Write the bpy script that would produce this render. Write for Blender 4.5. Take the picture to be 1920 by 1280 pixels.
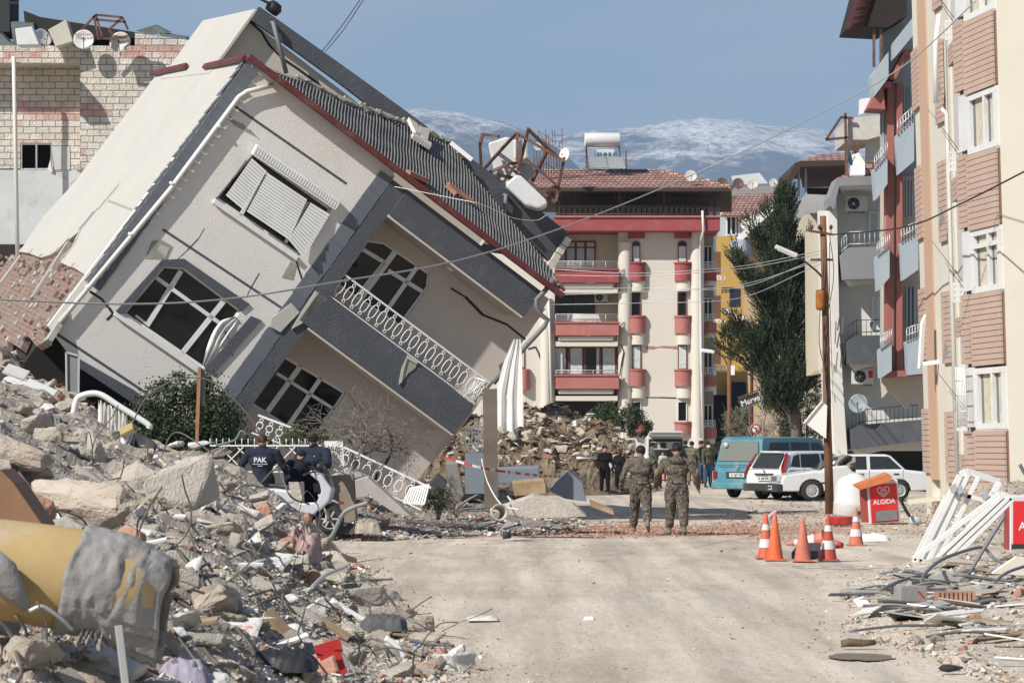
import bpy, bmesh, math, random
from mathutils import Vector, Matrix, noise
from mathutils.geometry import tessellate_polygon
random.seed(7)
for _o in list(bpy.data.objects): bpy.data.objects.remove(_o)
SC = bpy.context.scene
COL = SC.collection
F, HC, YH = 5600.0, 2.0, 815.0           # focal length in photo pixels, eye height, horizon row
# ---------------------------------------------------------------- camera
cd = bpy.data.cameras.new('camera'); cam = bpy.data.objects.new('camera', cd); COL.objects.link(cam)
cam.location = (0, 0, HC); cam.rotation_euler = (math.radians(90), 0, 0)
cd.sensor_width = 36; cd.lens = 105.0; cd.shift_y = (YH - 640) / 1920
cd.clip_start = .5; cd.clip_end = 60000
cd.dof.use_dof = True; cd.dof.focus_distance = 66; cd.dof.aperture_fstop = 9
SC.camera = cam
# ---------------------------------------------------------------- world and sun
EL, AZ = 40.0, 44.0                       # sun height; degrees from the left (-X) towards the camera (-Y)
TS = Vector((-math.cos(math.radians(EL)) * math.cos(math.radians(AZ)), -math.cos(math.radians(EL)) * math.sin(math.radians(AZ)), math.sin(math.radians(EL))))
w = bpy.data.worlds.new('World'); SC.world = w; w.use_nodes = True
nt = w.node_tree; bg = nt.nodes['Background']
sky = nt.nodes.new('ShaderNodeTexSky'); sky.sky_type = 'NISHITA'; sky.sun_disc = False
sky.sun_elevation = math.radians(EL); sky.sun_rotation = math.atan2(TS.x, TS.y)
sky.altitude = 200; sky.air_density = 1.15; sky.dust_density = .7; sky.ozone_density = 4.0
tc = nt.nodes.new('ShaderNodeTexCoord'); mp = nt.nodes.new('ShaderNodeMapping'); mp.inputs['Scale'].default_value = (3, 3, 14)
nz = nt.nodes.new('ShaderNodeTexNoise'); nz.inputs['Scale'].default_value = 1.6; nz.inputs['Detail'].default_value = 3
mr = nt.nodes.new('ShaderNodeMapRange'); mr.inputs[1].default_value = .5; mr.inputs[2].default_value = .75; mr.inputs[3].default_value = 0; mr.inputs[4].default_value = .4
mx = nt.nodes.new('ShaderNodeMixRGB'); mx.inputs[2].default_value = (8.2, 7.5, 8.0, 1)
nt.links.new(tc.outputs['Generated'], mp.inputs[0]); nt.links.new(mp.outputs[0], nz.inputs['Vector']); nt.links.new(nz.outputs[0], mr.inputs[0])
nt.links.new(mr.outputs[0], mx.inputs[0]); nt.links.new(sky.outputs[0], mx.inputs[1]); nt.links.new(mx.outputs[0], bg.inputs[0])
bg.inputs[1].default_value = 0.076
sd = bpy.data.lights.new('sun', 'SUN'); so = bpy.data.objects.new('sun', sd); COL.objects.link(so)
sd.energy = 4.9; sd.angle = math.radians(.55); sd.color = (1, .955, .89)
so.rotation_euler = TS.to_track_quat('Z', 'Y').to_euler(); so.location = (-60, -40, 60)
SC.view_settings.view_transform = 'Standard'; SC.view_settings.look = 'None'; SC.view_settings.exposure = 0.22; SC.view_settings.gamma = 1
SC.cycles.volume_bounces = 0; SC.cycles.max_bounces = 6; SC.cycles.transparent_max_bounces = 6
# ---------------------------------------------------------------- projection helpers
def at(px, py, Y): return Vector(((px - 960) * Y / F, Y, HC - (py - YH) * Y / F))
def gy(py): return HC * F / (py - YH)
def gp(px, py, z=0.0):
    Y = (HC - z) * F / (py - YH); return Vector(((px - 960) * Y / F, Y, z))
def L(r, g, b, k=1.0):
    f = lambda c: ((c / 255 + .055) / 1.055) ** 2.4 if c > 10 else c / 255 / 12.92
    return (f(r) * k, f(g) * k, f(b) * k)
# ---------------------------------------------------------------- materials
MC = {}
def nmat(name):
    m = bpy.data.materials.new(name); m.use_nodes = True
    return m, m.node_tree, m.node_tree.nodes['Principled BSDF']
def N(nt, t, **k):
    n = nt.nodes.new('ShaderNode' + t)
    for a, b in k.items():
        if a.startswith('i_'): n.inputs[int(a[2:]) if a[2:].isdigit() else a[2:].replace('_', ' ')].default_value = b
        else: setattr(n, a, b)
    return n
def mat(name, col, rough=.85, var=.15, vs=.8, bump=.25, bs=30, metal=0.0, spec=.3, dirt=None, dk=.45, ds=1.7, bd=.01, emit=None, det=5):
    """plain material with large tone variation, patches of dirt of their own shape and fine relief"""
    if name in MC: return MC[name]
    m, nt, p = nmat(name); l = nt.links.new
    tc = N(nt, 'TexCoord'); a = N(nt, 'TexNoise', i_Scale=vs, i_Detail=float(det), i_Roughness=.6); l(tc.outputs['Object'], a.inputs['Vector'])
    r = N(nt, 'MapRange', i_1=.3, i_2=.7, i_3=1 - var, i_4=1 + var * .6); l(a.outputs[0], r.inputs[0])
    mul = N(nt, 'VectorMath', operation='SCALE', i_0=(*col,)); l(r.outputs[0], mul.inputs['Scale']); out = mul.outputs[0]
    if dirt:
        b = N(nt, 'TexNoise', i_Scale=ds, i_Detail=8.0, i_Roughness=.72); l(tc.outputs['Object'], b.inputs['Vector'])
        r2 = N(nt, 'MapRange', i_1=.5, i_2=.68, i_3=0., i_4=dk); l(b.outputs[0], r2.inputs[0])
        x = N(nt, 'MixRGB', i_2=(*dirt, 1)); l(r2.outputs[0], x.inputs[0]); l(out, x.inputs[1]); out = x.outputs[0]
    l(out, p.inputs['Base Color']); p.inputs['Roughness'].default_value = rough; p.inputs['Metallic'].default_value = metal
    p.inputs['Specular IOR Level'].default_value = spec
    if bump:
        c = N(nt, 'TexNoise', i_Scale=float(bs), i_Detail=4.0, i_Roughness=.65); l(tc.outputs['Object'], c.inputs['Vector'])
        bu = N(nt, 'Bump', i_Strength=bump, i_Distance=bd); l(c.outputs[0], bu.inputs['Height']); l(bu.outputs[0], p.inputs['Normal'])
    MC[name] = m; return m
def ramp(nt, stops, interp='LINEAR'):
    r = N(nt, 'ValToRGB'); e = r.color_ramp; e.interpolation = interp
    while len(e.elements) < len(stops): e.elements.new(.5)
    for q, (pos, c) in zip(e.elements, stops): q.position = pos; q.color = (*c, 1)
    return r
def glass(name='dark_window_glass', col=(.008, .009, .01), rough=.03):
    if name in MC: return MC[name]
    m, nt, p = nmat(name); l = nt.links.new
    tc = N(nt, 'TexCoord'); a = N(nt, 'TexNoise', i_Scale=1.3, i_Detail=5.); l(tc.outputs['Object'], a.inputs['Vector'])
    r = N(nt, 'MapRange', i_1=.35, i_2=.7, i_3=rough, i_4=rough + .1); l(a.outputs[0], r.inputs[0]); l(r.outputs[0], p.inputs['Roughness'])
    p.inputs['Base Color'].default_value = (*col, 1); p.inputs['Specular IOR Level'].default_value = .3
    MC[name] = m; return m
# ---------------------------------------------------------------- mesh builder
MW = {}
class B:
    def __init__(s): s.v = []; s.f = []; s.m = []; s.s = []
    def add(s, vs, fs, mi=0, sm=False):
        o = len(s.v); s.v += [tuple(x) for x in vs]
        for f in fs: s.f.append([i + o for i in f]); s.m.append(mi); s.s.append(sm)
        return s
    def poly(s, pts, mi=0): return s.add(pts, [list(range(len(pts)))], mi)
    def box(s, x0, x1, y0, y1, z0, z1, mi=0):
        return s.add([(x0, y0, z0), (x1, y0, z0), (x1, y1, z0), (x0, y1, z0), (x0, y0, z1), (x1, y0, z1), (x1, y1, z1), (x0, y1, z1)],
              [(0, 3, 2, 1), (4, 5, 6, 7), (0, 1, 5, 4), (1, 2, 6, 5), (2, 3, 7, 6), (3, 0, 4, 7)], mi)
    def obox(s, c, a, b, d, mi=0):
        c, a, b, d = Vector(c), Vector(a), Vector(b), Vector(d)
        P = [c + i * a + j * b + k * d for i, j, k in ((-1, -1, -1), (1, -1, -1), (1, 1, -1), (-1, 1, -1), (-1, -1, 1), (1, -1, 1), (1, 1, 1), (-1, 1, 1))]
        return s.add(P, [(0, 3, 2, 1), (4, 5, 6, 7), (0, 1, 5, 4), (1, 2, 6, 5), (2, 3, 7, 6), (3, 0, 4, 7)], mi)
    def prism(s, pts, off, mi=0, mi2=None):
        pts = [Vector(p) for p in pts]; n = len(pts); off = Vector(off)
        s.add(pts + [p + off for p in pts], [list(range(n))[::-1], list(range(n, 2 * n))], mi)
        o = len(s.v) - 2 * n
        for i in range(n): s.f.append([o + i, o + (i + 1) % n, o + n + (i + 1) % n, o + n + i]); s.m.append(mi if mi2 is None else mi2); s.s.append(False)
        return s
    def slab(s, outer, holes, fn, w0, w1, mi=0):
        loops = [outer] + list(holes); flat = [p for l in loops for p in l]
        tr = tessellate_polygon([[Vector((p[0], p[1], 0)) for p in l] for l in loops])
        k = len(flat); V = [fn(p[0], p[1], w0) for p in flat] + [fn(p[0], p[1], w1) for p in flat]
        fs = [tuple(t) for t in tr] + [tuple(i + k for i in t[::-1]) for t in tr]; o = 0
        for l in loops:
            n = len(l)
            for i in range(n): fs.append((o + i, o + (i + 1) % n, o + (i + 1) % n + k, o + i + k))
            o += n
        return s.add(V, fs, mi)
    def bar(s, a, b, wd, th=None, up=(0, 0, 1), mi=0):
        a, b = Vector(a), Vector(b); d = b - a; th = wd if th is None else th
        if d.length < 1e-6: return s
        t = d.normalized(); u = Vector(up) - t * t.dot(Vector(up))
        if u.length < 1e-3: u = Vector((1, 0, 0)) - t * t.x
        u.normalize(); x = t.cross(u)
        return s.obox((a + b) / 2, d / 2, x * wd / 2, u * th / 2, mi)
    def tube(s, pts, r, n=7, mi=0, r2=None, cap=True, closed=False, sm=True):
        pts = [Vector(p) for p in pts]; k = len(pts); vs = []; u = None
        for i, p in enumerate(pts):
            t = (pts[(i + 1) % k] - pts[i - 1]) if closed else (pts[min(i + 1, k - 1)] - pts[max(i - 1, 0)])
            if t.length < 1e-9: t = Vector((0, 0, 1))
            t.normalize()
            if u is None: u = t.orthogonal().normalized()
            u = u - t * t.dot(u); u = u.normalized() if u.length > 1e-6 else t.orthogonal().normalized()
            x = t.cross(u); rr = r if r2 is None else r + (r2 - r) * i / max(1, k - 1)
            if isinstance(r, (list, tuple)): rr = r[i]
            for j in range(n):
                a = 2 * math.pi * j / n; vs.append(p + u * math.cos(a) * rr + x * math.sin(a) * rr)
        fs = []
        for i in range(k if closed else k - 1):
            for j in range(n):
                a, b = i * n + j, i * n + (j + 1) % n; c = ((i + 1) % k) * n
                fs.append((a, b, c + (j + 1) % n, c + j))
        s.add(vs, fs, mi, sm)
        if cap and not closed: o = len(s.v) - len(vs); s.f += [[o + j for j in range(n)][::-1], [o + (k - 1) * n + j for j in range(n)]]; s.m += [mi, mi]; s.s += [False, False]
        return s
    def lathe(s, prof, M=None, n=20, mi=0, sm=True):
        M = M or Matrix(); vs = []; k = len(prof)
        for r, z in prof:
            for j in range(n): a = 2 * math.pi * j / n; vs.append(M @ Vector((r * math.cos(a), r * math.sin(a), z)))
        fs = [(i * n + j, i * n + (j + 1) % n, (i + 1) * n + (j + 1) % n, (i + 1) * n + j) for i in range(k - 1) for j in range(n)]
        return s.add(vs, fs, mi, sm)
    def ball(s, c, rx, ry=None, rz=None, n=12, mi=0, M=None):
        ry = rx if ry is None else ry; rz = rx if rz is None else rz; M = M or Matrix(); c = Vector(c); h = n // 2; vs = []
        for i in range(h + 1):
            for j in range(n):
                t = math.pi * i / h; a = 2 * math.pi * j / n
                vs.append(c + M @ Vector((rx * math.sin(t) * math.cos(a), ry * math.sin(t) * math.sin(a), rz * math.cos(t))))
        return s.add(vs, [(i * n + j, (i + 1) * n + j, (i + 1) * n + (j + 1) % n, i * n + (j + 1) % n) for i in range(h) for j in range(n)], mi, True)
    def mesh(s, name, mats, M=None):
        me = bpy.data.meshes.new(name); V = s.v if M is None else [tuple(M @ Vector(v)) for v in s.v]
        me.from_pydata(V, [], s.f)
        for m in (mats if isinstance(mats, (list, tuple)) else [mats]): me.materials.append(m)
        me.polygons.foreach_set('material_index', s.m); me.polygons.foreach_set('use_smooth', s.s); me.update(); return me
    def build(s, name, mats, parent=None, fix=True, bev=0, world=True, label=None):
        M = MW[parent.name].inverted() if (parent and world) else None
        me = s.mesh(name, mats, M)
        if fix:
            bm = bmesh.new(); bm.from_mesh(me); bmesh.ops.recalc_face_normals(bm, faces=bm.faces); bm.to_mesh(me); bm.free()
        o = bpy.data.objects.new(name, me); COL.objects.link(o)
        if parent: o.parent = parent; MW[o.name] = MW[parent.name]
        else: MW[o.name] = Matrix()
        if bev: b = o.modifiers.new('bevel', 'BEVEL'); b.width = bev; b.segments = 2; b.limit_method = 'ANGLE'
        if label: o['label'] = label
        return o
def thing(name, label, cat, loc=(0, 0, 0), R=None, group=None):
    o = bpy.data.objects.new(name, None); COL.objects.link(o); o.empty_display_size = .2
    M = Matrix.Translation(Vector(loc)) @ (R.to_4x4() if R is not None else Matrix()); o.matrix_world = M; MW[o.name] = M
    o['label'] = label; o['category'] = cat
    if group: o['group'] = group
    return o
def tag(o, label, cat, group=None, kind=None):
    if label: o['label'] = label
    if cat: o['category'] = cat
    if group: o['group'] = group
    if kind: o['kind'] = kind
    return o
def center(o):
    """move a top-level mesh's origin to its base centre"""
    me = o.data; c = Vector([(min(v.co[i] for v in me.vertices) + max(v.co[i] for v in me.vertices)) / 2 for i in range(3)])
    c.z = min(v.co.z for v in me.vertices); me.transform(Matrix.Translation(-c)); o.location = c; return o
def solo(mb, name, m, label, cat, group=None, kind=None, **k):
    o = mb.build(name, m, **k); center(o); return tag(o, label, cat, group, kind)
def rz(a): return Matrix.Rotation(math.radians(a), 4, 'Z')
def dup(src, M, label=None, group=None):
    r = src.copy(); COL.objects.link(r); r.matrix_world = M; MW[r.name] = M
    if label: r['label'] = label
    if group: r['group'] = group
    for ch in [c for c in src.children]:
        c = ch.copy(); COL.objects.link(c); c.parent = r
        for g in ch.children: d = g.copy(); COL.objects.link(d); d.parent = c
    return r
def text(s, name, m, parent, M, size, depth=.004, bold=True):
    """lettering as mesh; M maps text plane (x right, y up, z towards the reader) to world"""
    cu = bpy.data.curves.new('lettering', 'FONT'); cu.body = s; cu.size = size; cu.extrude = depth; cu.align_x = 'CENTER'; cu.align_y = 'CENTER'
    if bold: cu.offset = size * .018
    to = bpy.data.objects.new('t', cu); COL.objects.link(to); bpy.context.view_layer.update()
    me = bpy.data.meshes.new_from_object(to.evaluated_get(bpy.context.evaluated_depsgraph_get())); bpy.data.objects.remove(to)
    me.transform((MW[parent.name].inverted() if parent else Matrix()) @ M); me.materials.clear(); me.materials.append(m)
    o = bpy.data.objects.new(name, me); COL.objects.link(o)
    if parent: o.parent = parent
    return o
def catenary(a, b, sag, n=14):
    a, b = Vector(a), Vector(b); return [a.lerp(b, i / n) - Vector((0, 0, sag * 4 * (i / n) * (1 - i / n))) for i in range(n + 1)]
def spline(P, n=6):
    P = [Vector(p) for p in P]; Q = [2 * P[0] - P[1]] + P + [2 * P[-1] - P[-2]]; out = []
    for i in range(1, len(Q) - 2):
        for k in range(n):
            t = k / n; a, b, c, d = Q[i - 1:i + 3]
            out.append(.5 * ((2 * b) + (c - a) * t + (2 * a - 5 * b + 4 * c - d) * t * t + (3 * b - a - 3 * c + d) * t ** 3))
    return out + [P[-1]]
def ipl(x, pts):
    if x <= pts[0][0]: return pts[0][1]
    for (a, b), (c, d) in zip(pts, pts[1:]):
        if x <= c: return b + (d - b) * (x - a) / (c - a)
    return pts[-1][1]
def pbox(mb, x0, y0, x1, y1, Y, dy, mi=0):
    """box whose front face fills a pixel rectangle at distance Y, dy metres deep"""
    a, b = at(x0, y1, Y), at(x1, y0, Y); return mb.box(a.x, b.x, Y, Y + dy, a.z, b.z, mi)

def pboxr(mb, x0, y0, x1, y1, Y, dy, mi=0):
    """like pbox, for street walls whose hidden end recedes: the left flank follows the street away from the camera"""
    a, b = at(x0, y1, Y), at(x1, y0, Y); xf = at(x0 + 2, y1, Y + dy).x
    V = [(a.x, Y), (b.x, Y), (b.x + 2, Y + dy), (xf, Y + dy)]
    return mb.prism([(x, y, a.z) for x, y in V], (0, 0, b.z - a.z), mi)
# ================================================================ shared materials
white_paint = mat('white_paint', (.72, .72, .70), .5, .06, bump=.05)
white_pvc = mat('white_pvc', (.70, .70, .68), .35, .08, bump=.03, dirt=(.4, .36, .3), dk=.3)
black_metal = mat('black_metal', (.02, .02, .022), .5, .1, bump=.05)
rust = mat('rusty_steel', (.12, .055, .035), .8, .3, 3, .2, dirt=(.25, .22, .2))
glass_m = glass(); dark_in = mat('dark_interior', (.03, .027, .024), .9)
roof_tile = None
# ================================================================ ground, road, pavement
def ground_mat():
    m, nt, p = nmat('dusty_ground'); l = nt.links.new
    g = N(nt, 'NewGeometry'); sep = N(nt, 'SeparateXYZ'); l(g.outputs['Position'], sep.inputs[0])
    def noi(s, d=6., r=.6, sc=(1, 1, 1)):
        mp = N(nt, 'Mapping'); mp.inputs['Scale'].default_value = sc; l(g.outputs['Position'], mp.inputs[0])
        n = N(nt, 'TexNoise', i_Scale=s, i_Detail=d, i_Roughness=r); l(mp.outputs[0], n.inputs['Vector']); return n.outputs[0]
    big = ramp(nt, [(.3, (.46, .385, .30)), (.5, (.56, .485, .39)), (.7, (.60, .535, .445))]); l(noi(.22, 7.), big.inputs[0])
    fine = N(nt, 'MapRange', i_1=.25, i_2=.75, i_3=.72, i_4=1.18); l(noi(9., 8., .75), fine.inputs[0])
    trk = N(nt, 'MapRange', i_1=.38, i_2=.62, i_3=.78, i_4=1.1); l(noi(1.5, 5., .6, (1., .045, 1)), trk.inputs[0]); fm_ = N(nt, 'Math', operation='MULTIPLY'); l(fine.outputs[0], fm_.inputs[0]); l(trk.outputs[0], fm_.inputs[1]); fine = fm_
    mul = N(nt, 'VectorMath', operation='SCALE'); l(big.outputs[0], mul.inputs[0]); l(fine.outputs[0], mul.inputs['Scale'])
    # worn grey asphalt showing through the dust further down the street, tyre tracks along it
    tr = N(nt, 'MapRange', i_1=.5, i_2=.66, i_3=0., i_4=.5); l(noi(.55, 7., .68, (2.2, .5, 1)), tr.inputs[0])
    far = N(nt, 'MapRange', i_1=36., i_2=52., i_3=.12, i_4=1.); l(sep.outputs['Y'], far.inputs[0])
    tf = N(nt, 'Math', operation='MULTIPLY'); l(tr.outputs[0], tf.inputs[0]); l(far.outputs[0], tf.inputs[1])
    asp = ramp(nt, [(.3, (.15, .14, .13)), (.7, (.24, .225, .205))]); l(noi(40., 4.), asp.inputs[0])
    x1 = N(nt, 'MixRGB'); l(tf.outputs[0], x1.inputs[0]); l(mul.outputs[0], x1.inputs[1]); l(asp.outputs[0], x1.inputs[2])
    peb = N(nt, 'TexVoronoi', i_Scale=26.); l(g.outputs['Position'], peb.inputs['Vector'])
    pr = N(nt, 'MapRange', i_1=.09, i_2=.2, i_3=.55, i_4=0.); l(peb.outputs['Distance'], pr.inputs[0])
    x2 = N(nt, 'MixRGB', i_2=(.56, .52, .46, 1)); l(pr.outputs[0], x2.inputs[0]); l(x1.outputs[0], x2.inputs[1])
    sx = N(nt, 'Mapping'); sx.inputs['Location'].default_value = (-.25, -63.2 / 3.4, 0); sx.inputs['Scale'].default_value = (1 / 5.2, 1 / 3.4, 0); l(g.outputs['Position'], sx.inputs[0])
    ln = N(nt, 'VectorMath', operation='LENGTH'); l(sx.outputs[0], ln.inputs[0]); sm_ = N(nt, 'Math', operation='MULTIPLY_ADD', i_1=1.5); l(noi(.9, 8., .75), sm_.inputs[0]); l(ln.outputs['Value'], sm_.inputs[2])
    bm_ = N(nt, 'MapRange', i_1=1.6, i_2=2.15, i_3=.85, i_4=0.); l(sm_.outputs[0], bm_.inputs[0])
    x3 = N(nt, 'MixRGB', i_2=(.40, .215, .15, 1)); l(bm_.outputs[0], x3.inputs[0]); l(x2.outputs[0], x3.inputs[1]); x2 = x3
    l(x2.outputs[0], p.inputs['Base Color']); p.inputs['Roughness'].default_value = .93; p.inputs['Specular IOR Level'].default_value = .15
    h = N(nt, 'Math', operation='ADD'); l(noi(14., 8., .7), h.inputs[0])
    h2 = N(nt, 'Math', operation='MULTIPLY', i_1=1.6); l(noi(2.2, 4., .6, (2.5, .6, 1)), h2.inputs[0]); l(h2.outputs[0], h.inputs[1])
    bu = N(nt, 'Bump', i_Strength=.55, i_Distance=.035); l(h.outputs[0], bu.inputs['Height']); l(bu.outputs[0], p.inputs['Normal'])
    return m
gm = ground_mat()
mb = B(); xs = [-3000, -400, -80, -30] + [-20 + .8 * i for i in range(56)] + [40, 90, 400, 3000]; ys = [-60, 5] + [12 + 1.0 * i for i in range(100)] + [120, 150, 200, 300, 600, 1500, 4000]
def gz(x, y):
    if abs(x) > 24 or y > 111 or y < 12: return 0
    return .035 * noise.noise((x * .35, y * .16, 0)) + .015 * noise.noise((x * 1.3, y * .7, 4))
mb.add([(x, y, gz(x, y) - .02) for y in ys for x in xs], [(j * len(xs) + i, j * len(xs) + i + 1, (j + 1) * len(xs) + i + 1, (j + 1) * len(xs) + i) for j in range(len(ys) - 1) for i in range(len(xs) - 1)], sm=True)
o = mb.build('ground', gm, fix=False); o['kind'] = 'structure'
# pavement strip with kerb along the collapsed house
conc = mat('concrete', (.40, .375, .34), .9, .2, 1.5, .4, 25, dirt=(.27, .24, .2))
kerb = mat('kerb_stone', (.43, .38, .32), .9, .2, 2, .3, dirt=(.3, .27, .23))
A, D = gp(560, 1012), gp(1000, 975); mb = B()
d = (D - A).normalized(); nrm = Vector((-d.y, d.x, 0)); A2 = A - d * 12; D2 = A + d * 3.2
mb.prism([A2, D2, D2 + nrm * 6, A2 + nrm * 6], (0, 0, .12)); o = mb.build('pavement', conc); o['kind'] = 'structure'
mb = B(); mb.prism([A2 - nrm * .16, D2 - nrm * .16, D2 - nrm * .003, A2 - nrm * .003], (0, 0, .135)); o = mb.build('kerb', kerb); o['kind'] = 'structure'
# ================================================================ mountains
def mountain_mat():
    m, nt, p = nmat('mountain'); l = nt.links.new
    g = N(nt, 'NewGeometry'); sep = N(nt, 'SeparateXYZ'); l(g.outputs['Position'], sep.inputs[0])
    def noi(s, d, r=.6):
        n = N(nt, 'TexNoise', i_Scale=s, i_Detail=float(d), i_Roughness=r); l(g.outputs['Position'], n.inputs['Vector']); return n.outputs[0]
    a = N(nt, 'Math', operation='MULTIPLY', i_1=1000.); l(noi(.0022, 8, .7), a.inputs[0])
    z = N(nt, 'Math', operation='ADD'); l(sep.outputs['Z'], z.inputs[0]); l(a.outputs[0], z.inputs[1])
    b = N(nt, 'Math', operation='MULTIPLY_ADD', i_1=620.); l(noi(.012, 6, .85), b.inputs[0]); l(z.outputs[0], b.inputs[2])
    sn = N(nt, 'MapRange', i_1=1590., i_2=1740., i_3=0., i_4=1.); l(b.outputs[0], sn.inputs[0])
    tree = N(nt, 'MapRange', i_1=.47, i_2=.56, i_3=0., i_4=.85); l(noi(.035, 9, .95), tree.inputs[0])
    c = ramp(nt, [(.35, (.07, .088, .11)), (.6, (.12, .125, .135))]); l(noi(.004, 6), c.inputs[0])
    x = N(nt, 'MixRGB', i_2=(.82, .80, .80, 1)); l(sn.outputs[0], x.inputs[0]); l(c.outputs[0], x.inputs[1])
    y = N(nt, 'MixRGB', i_2=(.07, .08, .08, 1)); l(tree.outputs[0], y.inputs[0]); l(x.outputs[0], y.inputs[1])
    l(y.outputs[0], p.inputs['Base Color']); p.inputs['Roughness'].default_value = .95; p.inputs['Specular IOR Level'].default_value = .1
    return m
mm = mountain_mat()
def ridge(name, Y, prof, depth, seed, x0, x1, n):
    mb = B(); vs = []; rows = 26
    for j in range(rows):
        t = j / (rows - 1)
        for i in range(n):
            px = x0 + (x1 - x0) * i / (n - 1); top = HC + (YH - ipl(px, prof)) * Y / F
            X = (px - 960) * Y / F; q = Vector((X * .0009, t * 3, seed))
            zz = top * (t ** .85) * (1 - .28 * (1 - t) * abs(noise.noise(q)) * 2 * (1 if t < 1 else 0))
            zz += (12 if j == rows - 1 else 28 * (1 - t * .6)) * noise.noise(Vector((X * .006, t * 14, seed + 5)))
            zz += 5 * noise.noise(Vector((X * .03, t * 40, seed + 9)))
            vs.append((X, Y - depth * (1 - t) + 500 * noise.noise(q * 1.7) * (1 - t), max(zz, -30)))
    for i in range(n): vs.append((vs[(rows - 1) * n + i][0], Y + depth * .6, -20))
    rows += 1
    mb.add(vs, [(j * n + i, j * n + i + 1, (j + 1) * n + i + 1, (j + 1) * n + i) for j in range(rows - 1) for i in range(n - 1)], sm=True)
    o = mb.build(name, mm, fix=False); o['kind'] = 'structure'
ridge('mountain', 8200, [(-400, 300), (200, 230), (560, 205), (720, 203), (800, 207), (870, 212), (930, 226), (985, 243), (1040, 268), (1100, 330), (1180, 500), (1300, 780)], 3000, 1, -500, 1300, 150)
ridge('mountain', 9300, [(600, 420), (850, 320), (960, 275), (1020, 262), (1100, 249), (1190, 238), (1260, 227), (1320, 221), (1380, 225), (1440, 236), (1530, 242), (1600, 250), (1800, 270), (2300, 330)], 3400, 3, 700, 2400, 190)
ridge('mountain', 6200, [(600, 500), (900, 470), (1100, 440), (1250, 410), (1420, 395), (1600, 380), (2200, 400)], 2000, 5, 600, 2300, 90)
for o in COL.objects:
    if o.name.startswith('mountain'): o['label'] = None; del o['label']
# ================================================================ collapsed house leaning on its side
hu, hw, hv = Vector((.77298607, .27418792, -.5721132)), Vector((-.26938453, .95830524, .09530496)), Vector((.57439055, .08044904, .81461859))
HR = Matrix((hu, hw, hv)).transposed()
HO = at(465, 115, 65) - HR @ Vector((0, 0, 9.0))
house = thing('collapsed_house', 'grey and white three storey house toppled on its side with slate corner tiles', 'house', HO, HR)
HRi = HR.transposed(); EYE = HRi @ (Vector((0, 0, HC)) - HO)
def HP(px, py, n=(0, 1, 0), c=0.0):
    """photo pixel -> point on the plane n.p=c in the house's own axes (u along, w in, v up)"""
    d = HRi @ Vector(((px - 960) / F, 1, -(py - YH) / F)); n = Vector(n); return EYE + d * ((c - n.dot(EYE)) / n.dot(d))
def UV(px, py, w=0.0): p = HP(px, py, (0, 1, 0), w); return (p.x, p.z)
fr = lambda u, v, w: (u, w, v)
def hb(mb, n, m, parent=None, **k): return mb.build(n, m, parent or house, world=False, **k)
def hbar(mb, a, b, wd, w0, w1, wp=None, mi=0):
    """bar on the facade between two pixels; wd metres wide, from depth w0 to w1"""
    wp = w0 if wp is None else wp; (a0, a1), (b0, b1) = UV(*a, wp), UV(*b, wp)
    return mb.bar((a0, (w0 + w1) / 2, a1), (b0, (w0 + w1) / 2, b1), wd, abs(w1 - w0), (0, 1, 0), mi)
def hpoly(mb, pts, w0, w1, wp=None, mi=0, holes=()):
    wp = w0 if wp is None else wp
    return mb.slab([UV(*p, wp) for p in pts], [[UV(*p, wp) for p in h] for h in holes], fr, w0, w1, mi)
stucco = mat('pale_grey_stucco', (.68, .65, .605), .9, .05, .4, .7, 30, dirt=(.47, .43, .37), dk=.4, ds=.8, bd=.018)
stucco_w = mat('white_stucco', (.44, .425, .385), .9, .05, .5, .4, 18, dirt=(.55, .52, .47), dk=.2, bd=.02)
stucco_b = mat('beige_stucco', (.53, .48, .425), .9, .06, .5, .5, 30, dirt=(.38, .35, .3), dk=.25, bd=.012)
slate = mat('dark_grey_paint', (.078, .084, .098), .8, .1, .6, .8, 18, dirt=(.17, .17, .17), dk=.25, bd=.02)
slate_t = mat('slate_tile', (.12, .133, .155), .55, .16, 1.2, .25, 20)
redm = mat('maroon_metal', (.115, .027, .026), .55, .15, 2, .1, dirt=(.2, .12, .1))
soff = mat('cream_soffit', (.56, .52, .46), .85, .05, .6, .1)
brickw = None
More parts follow.
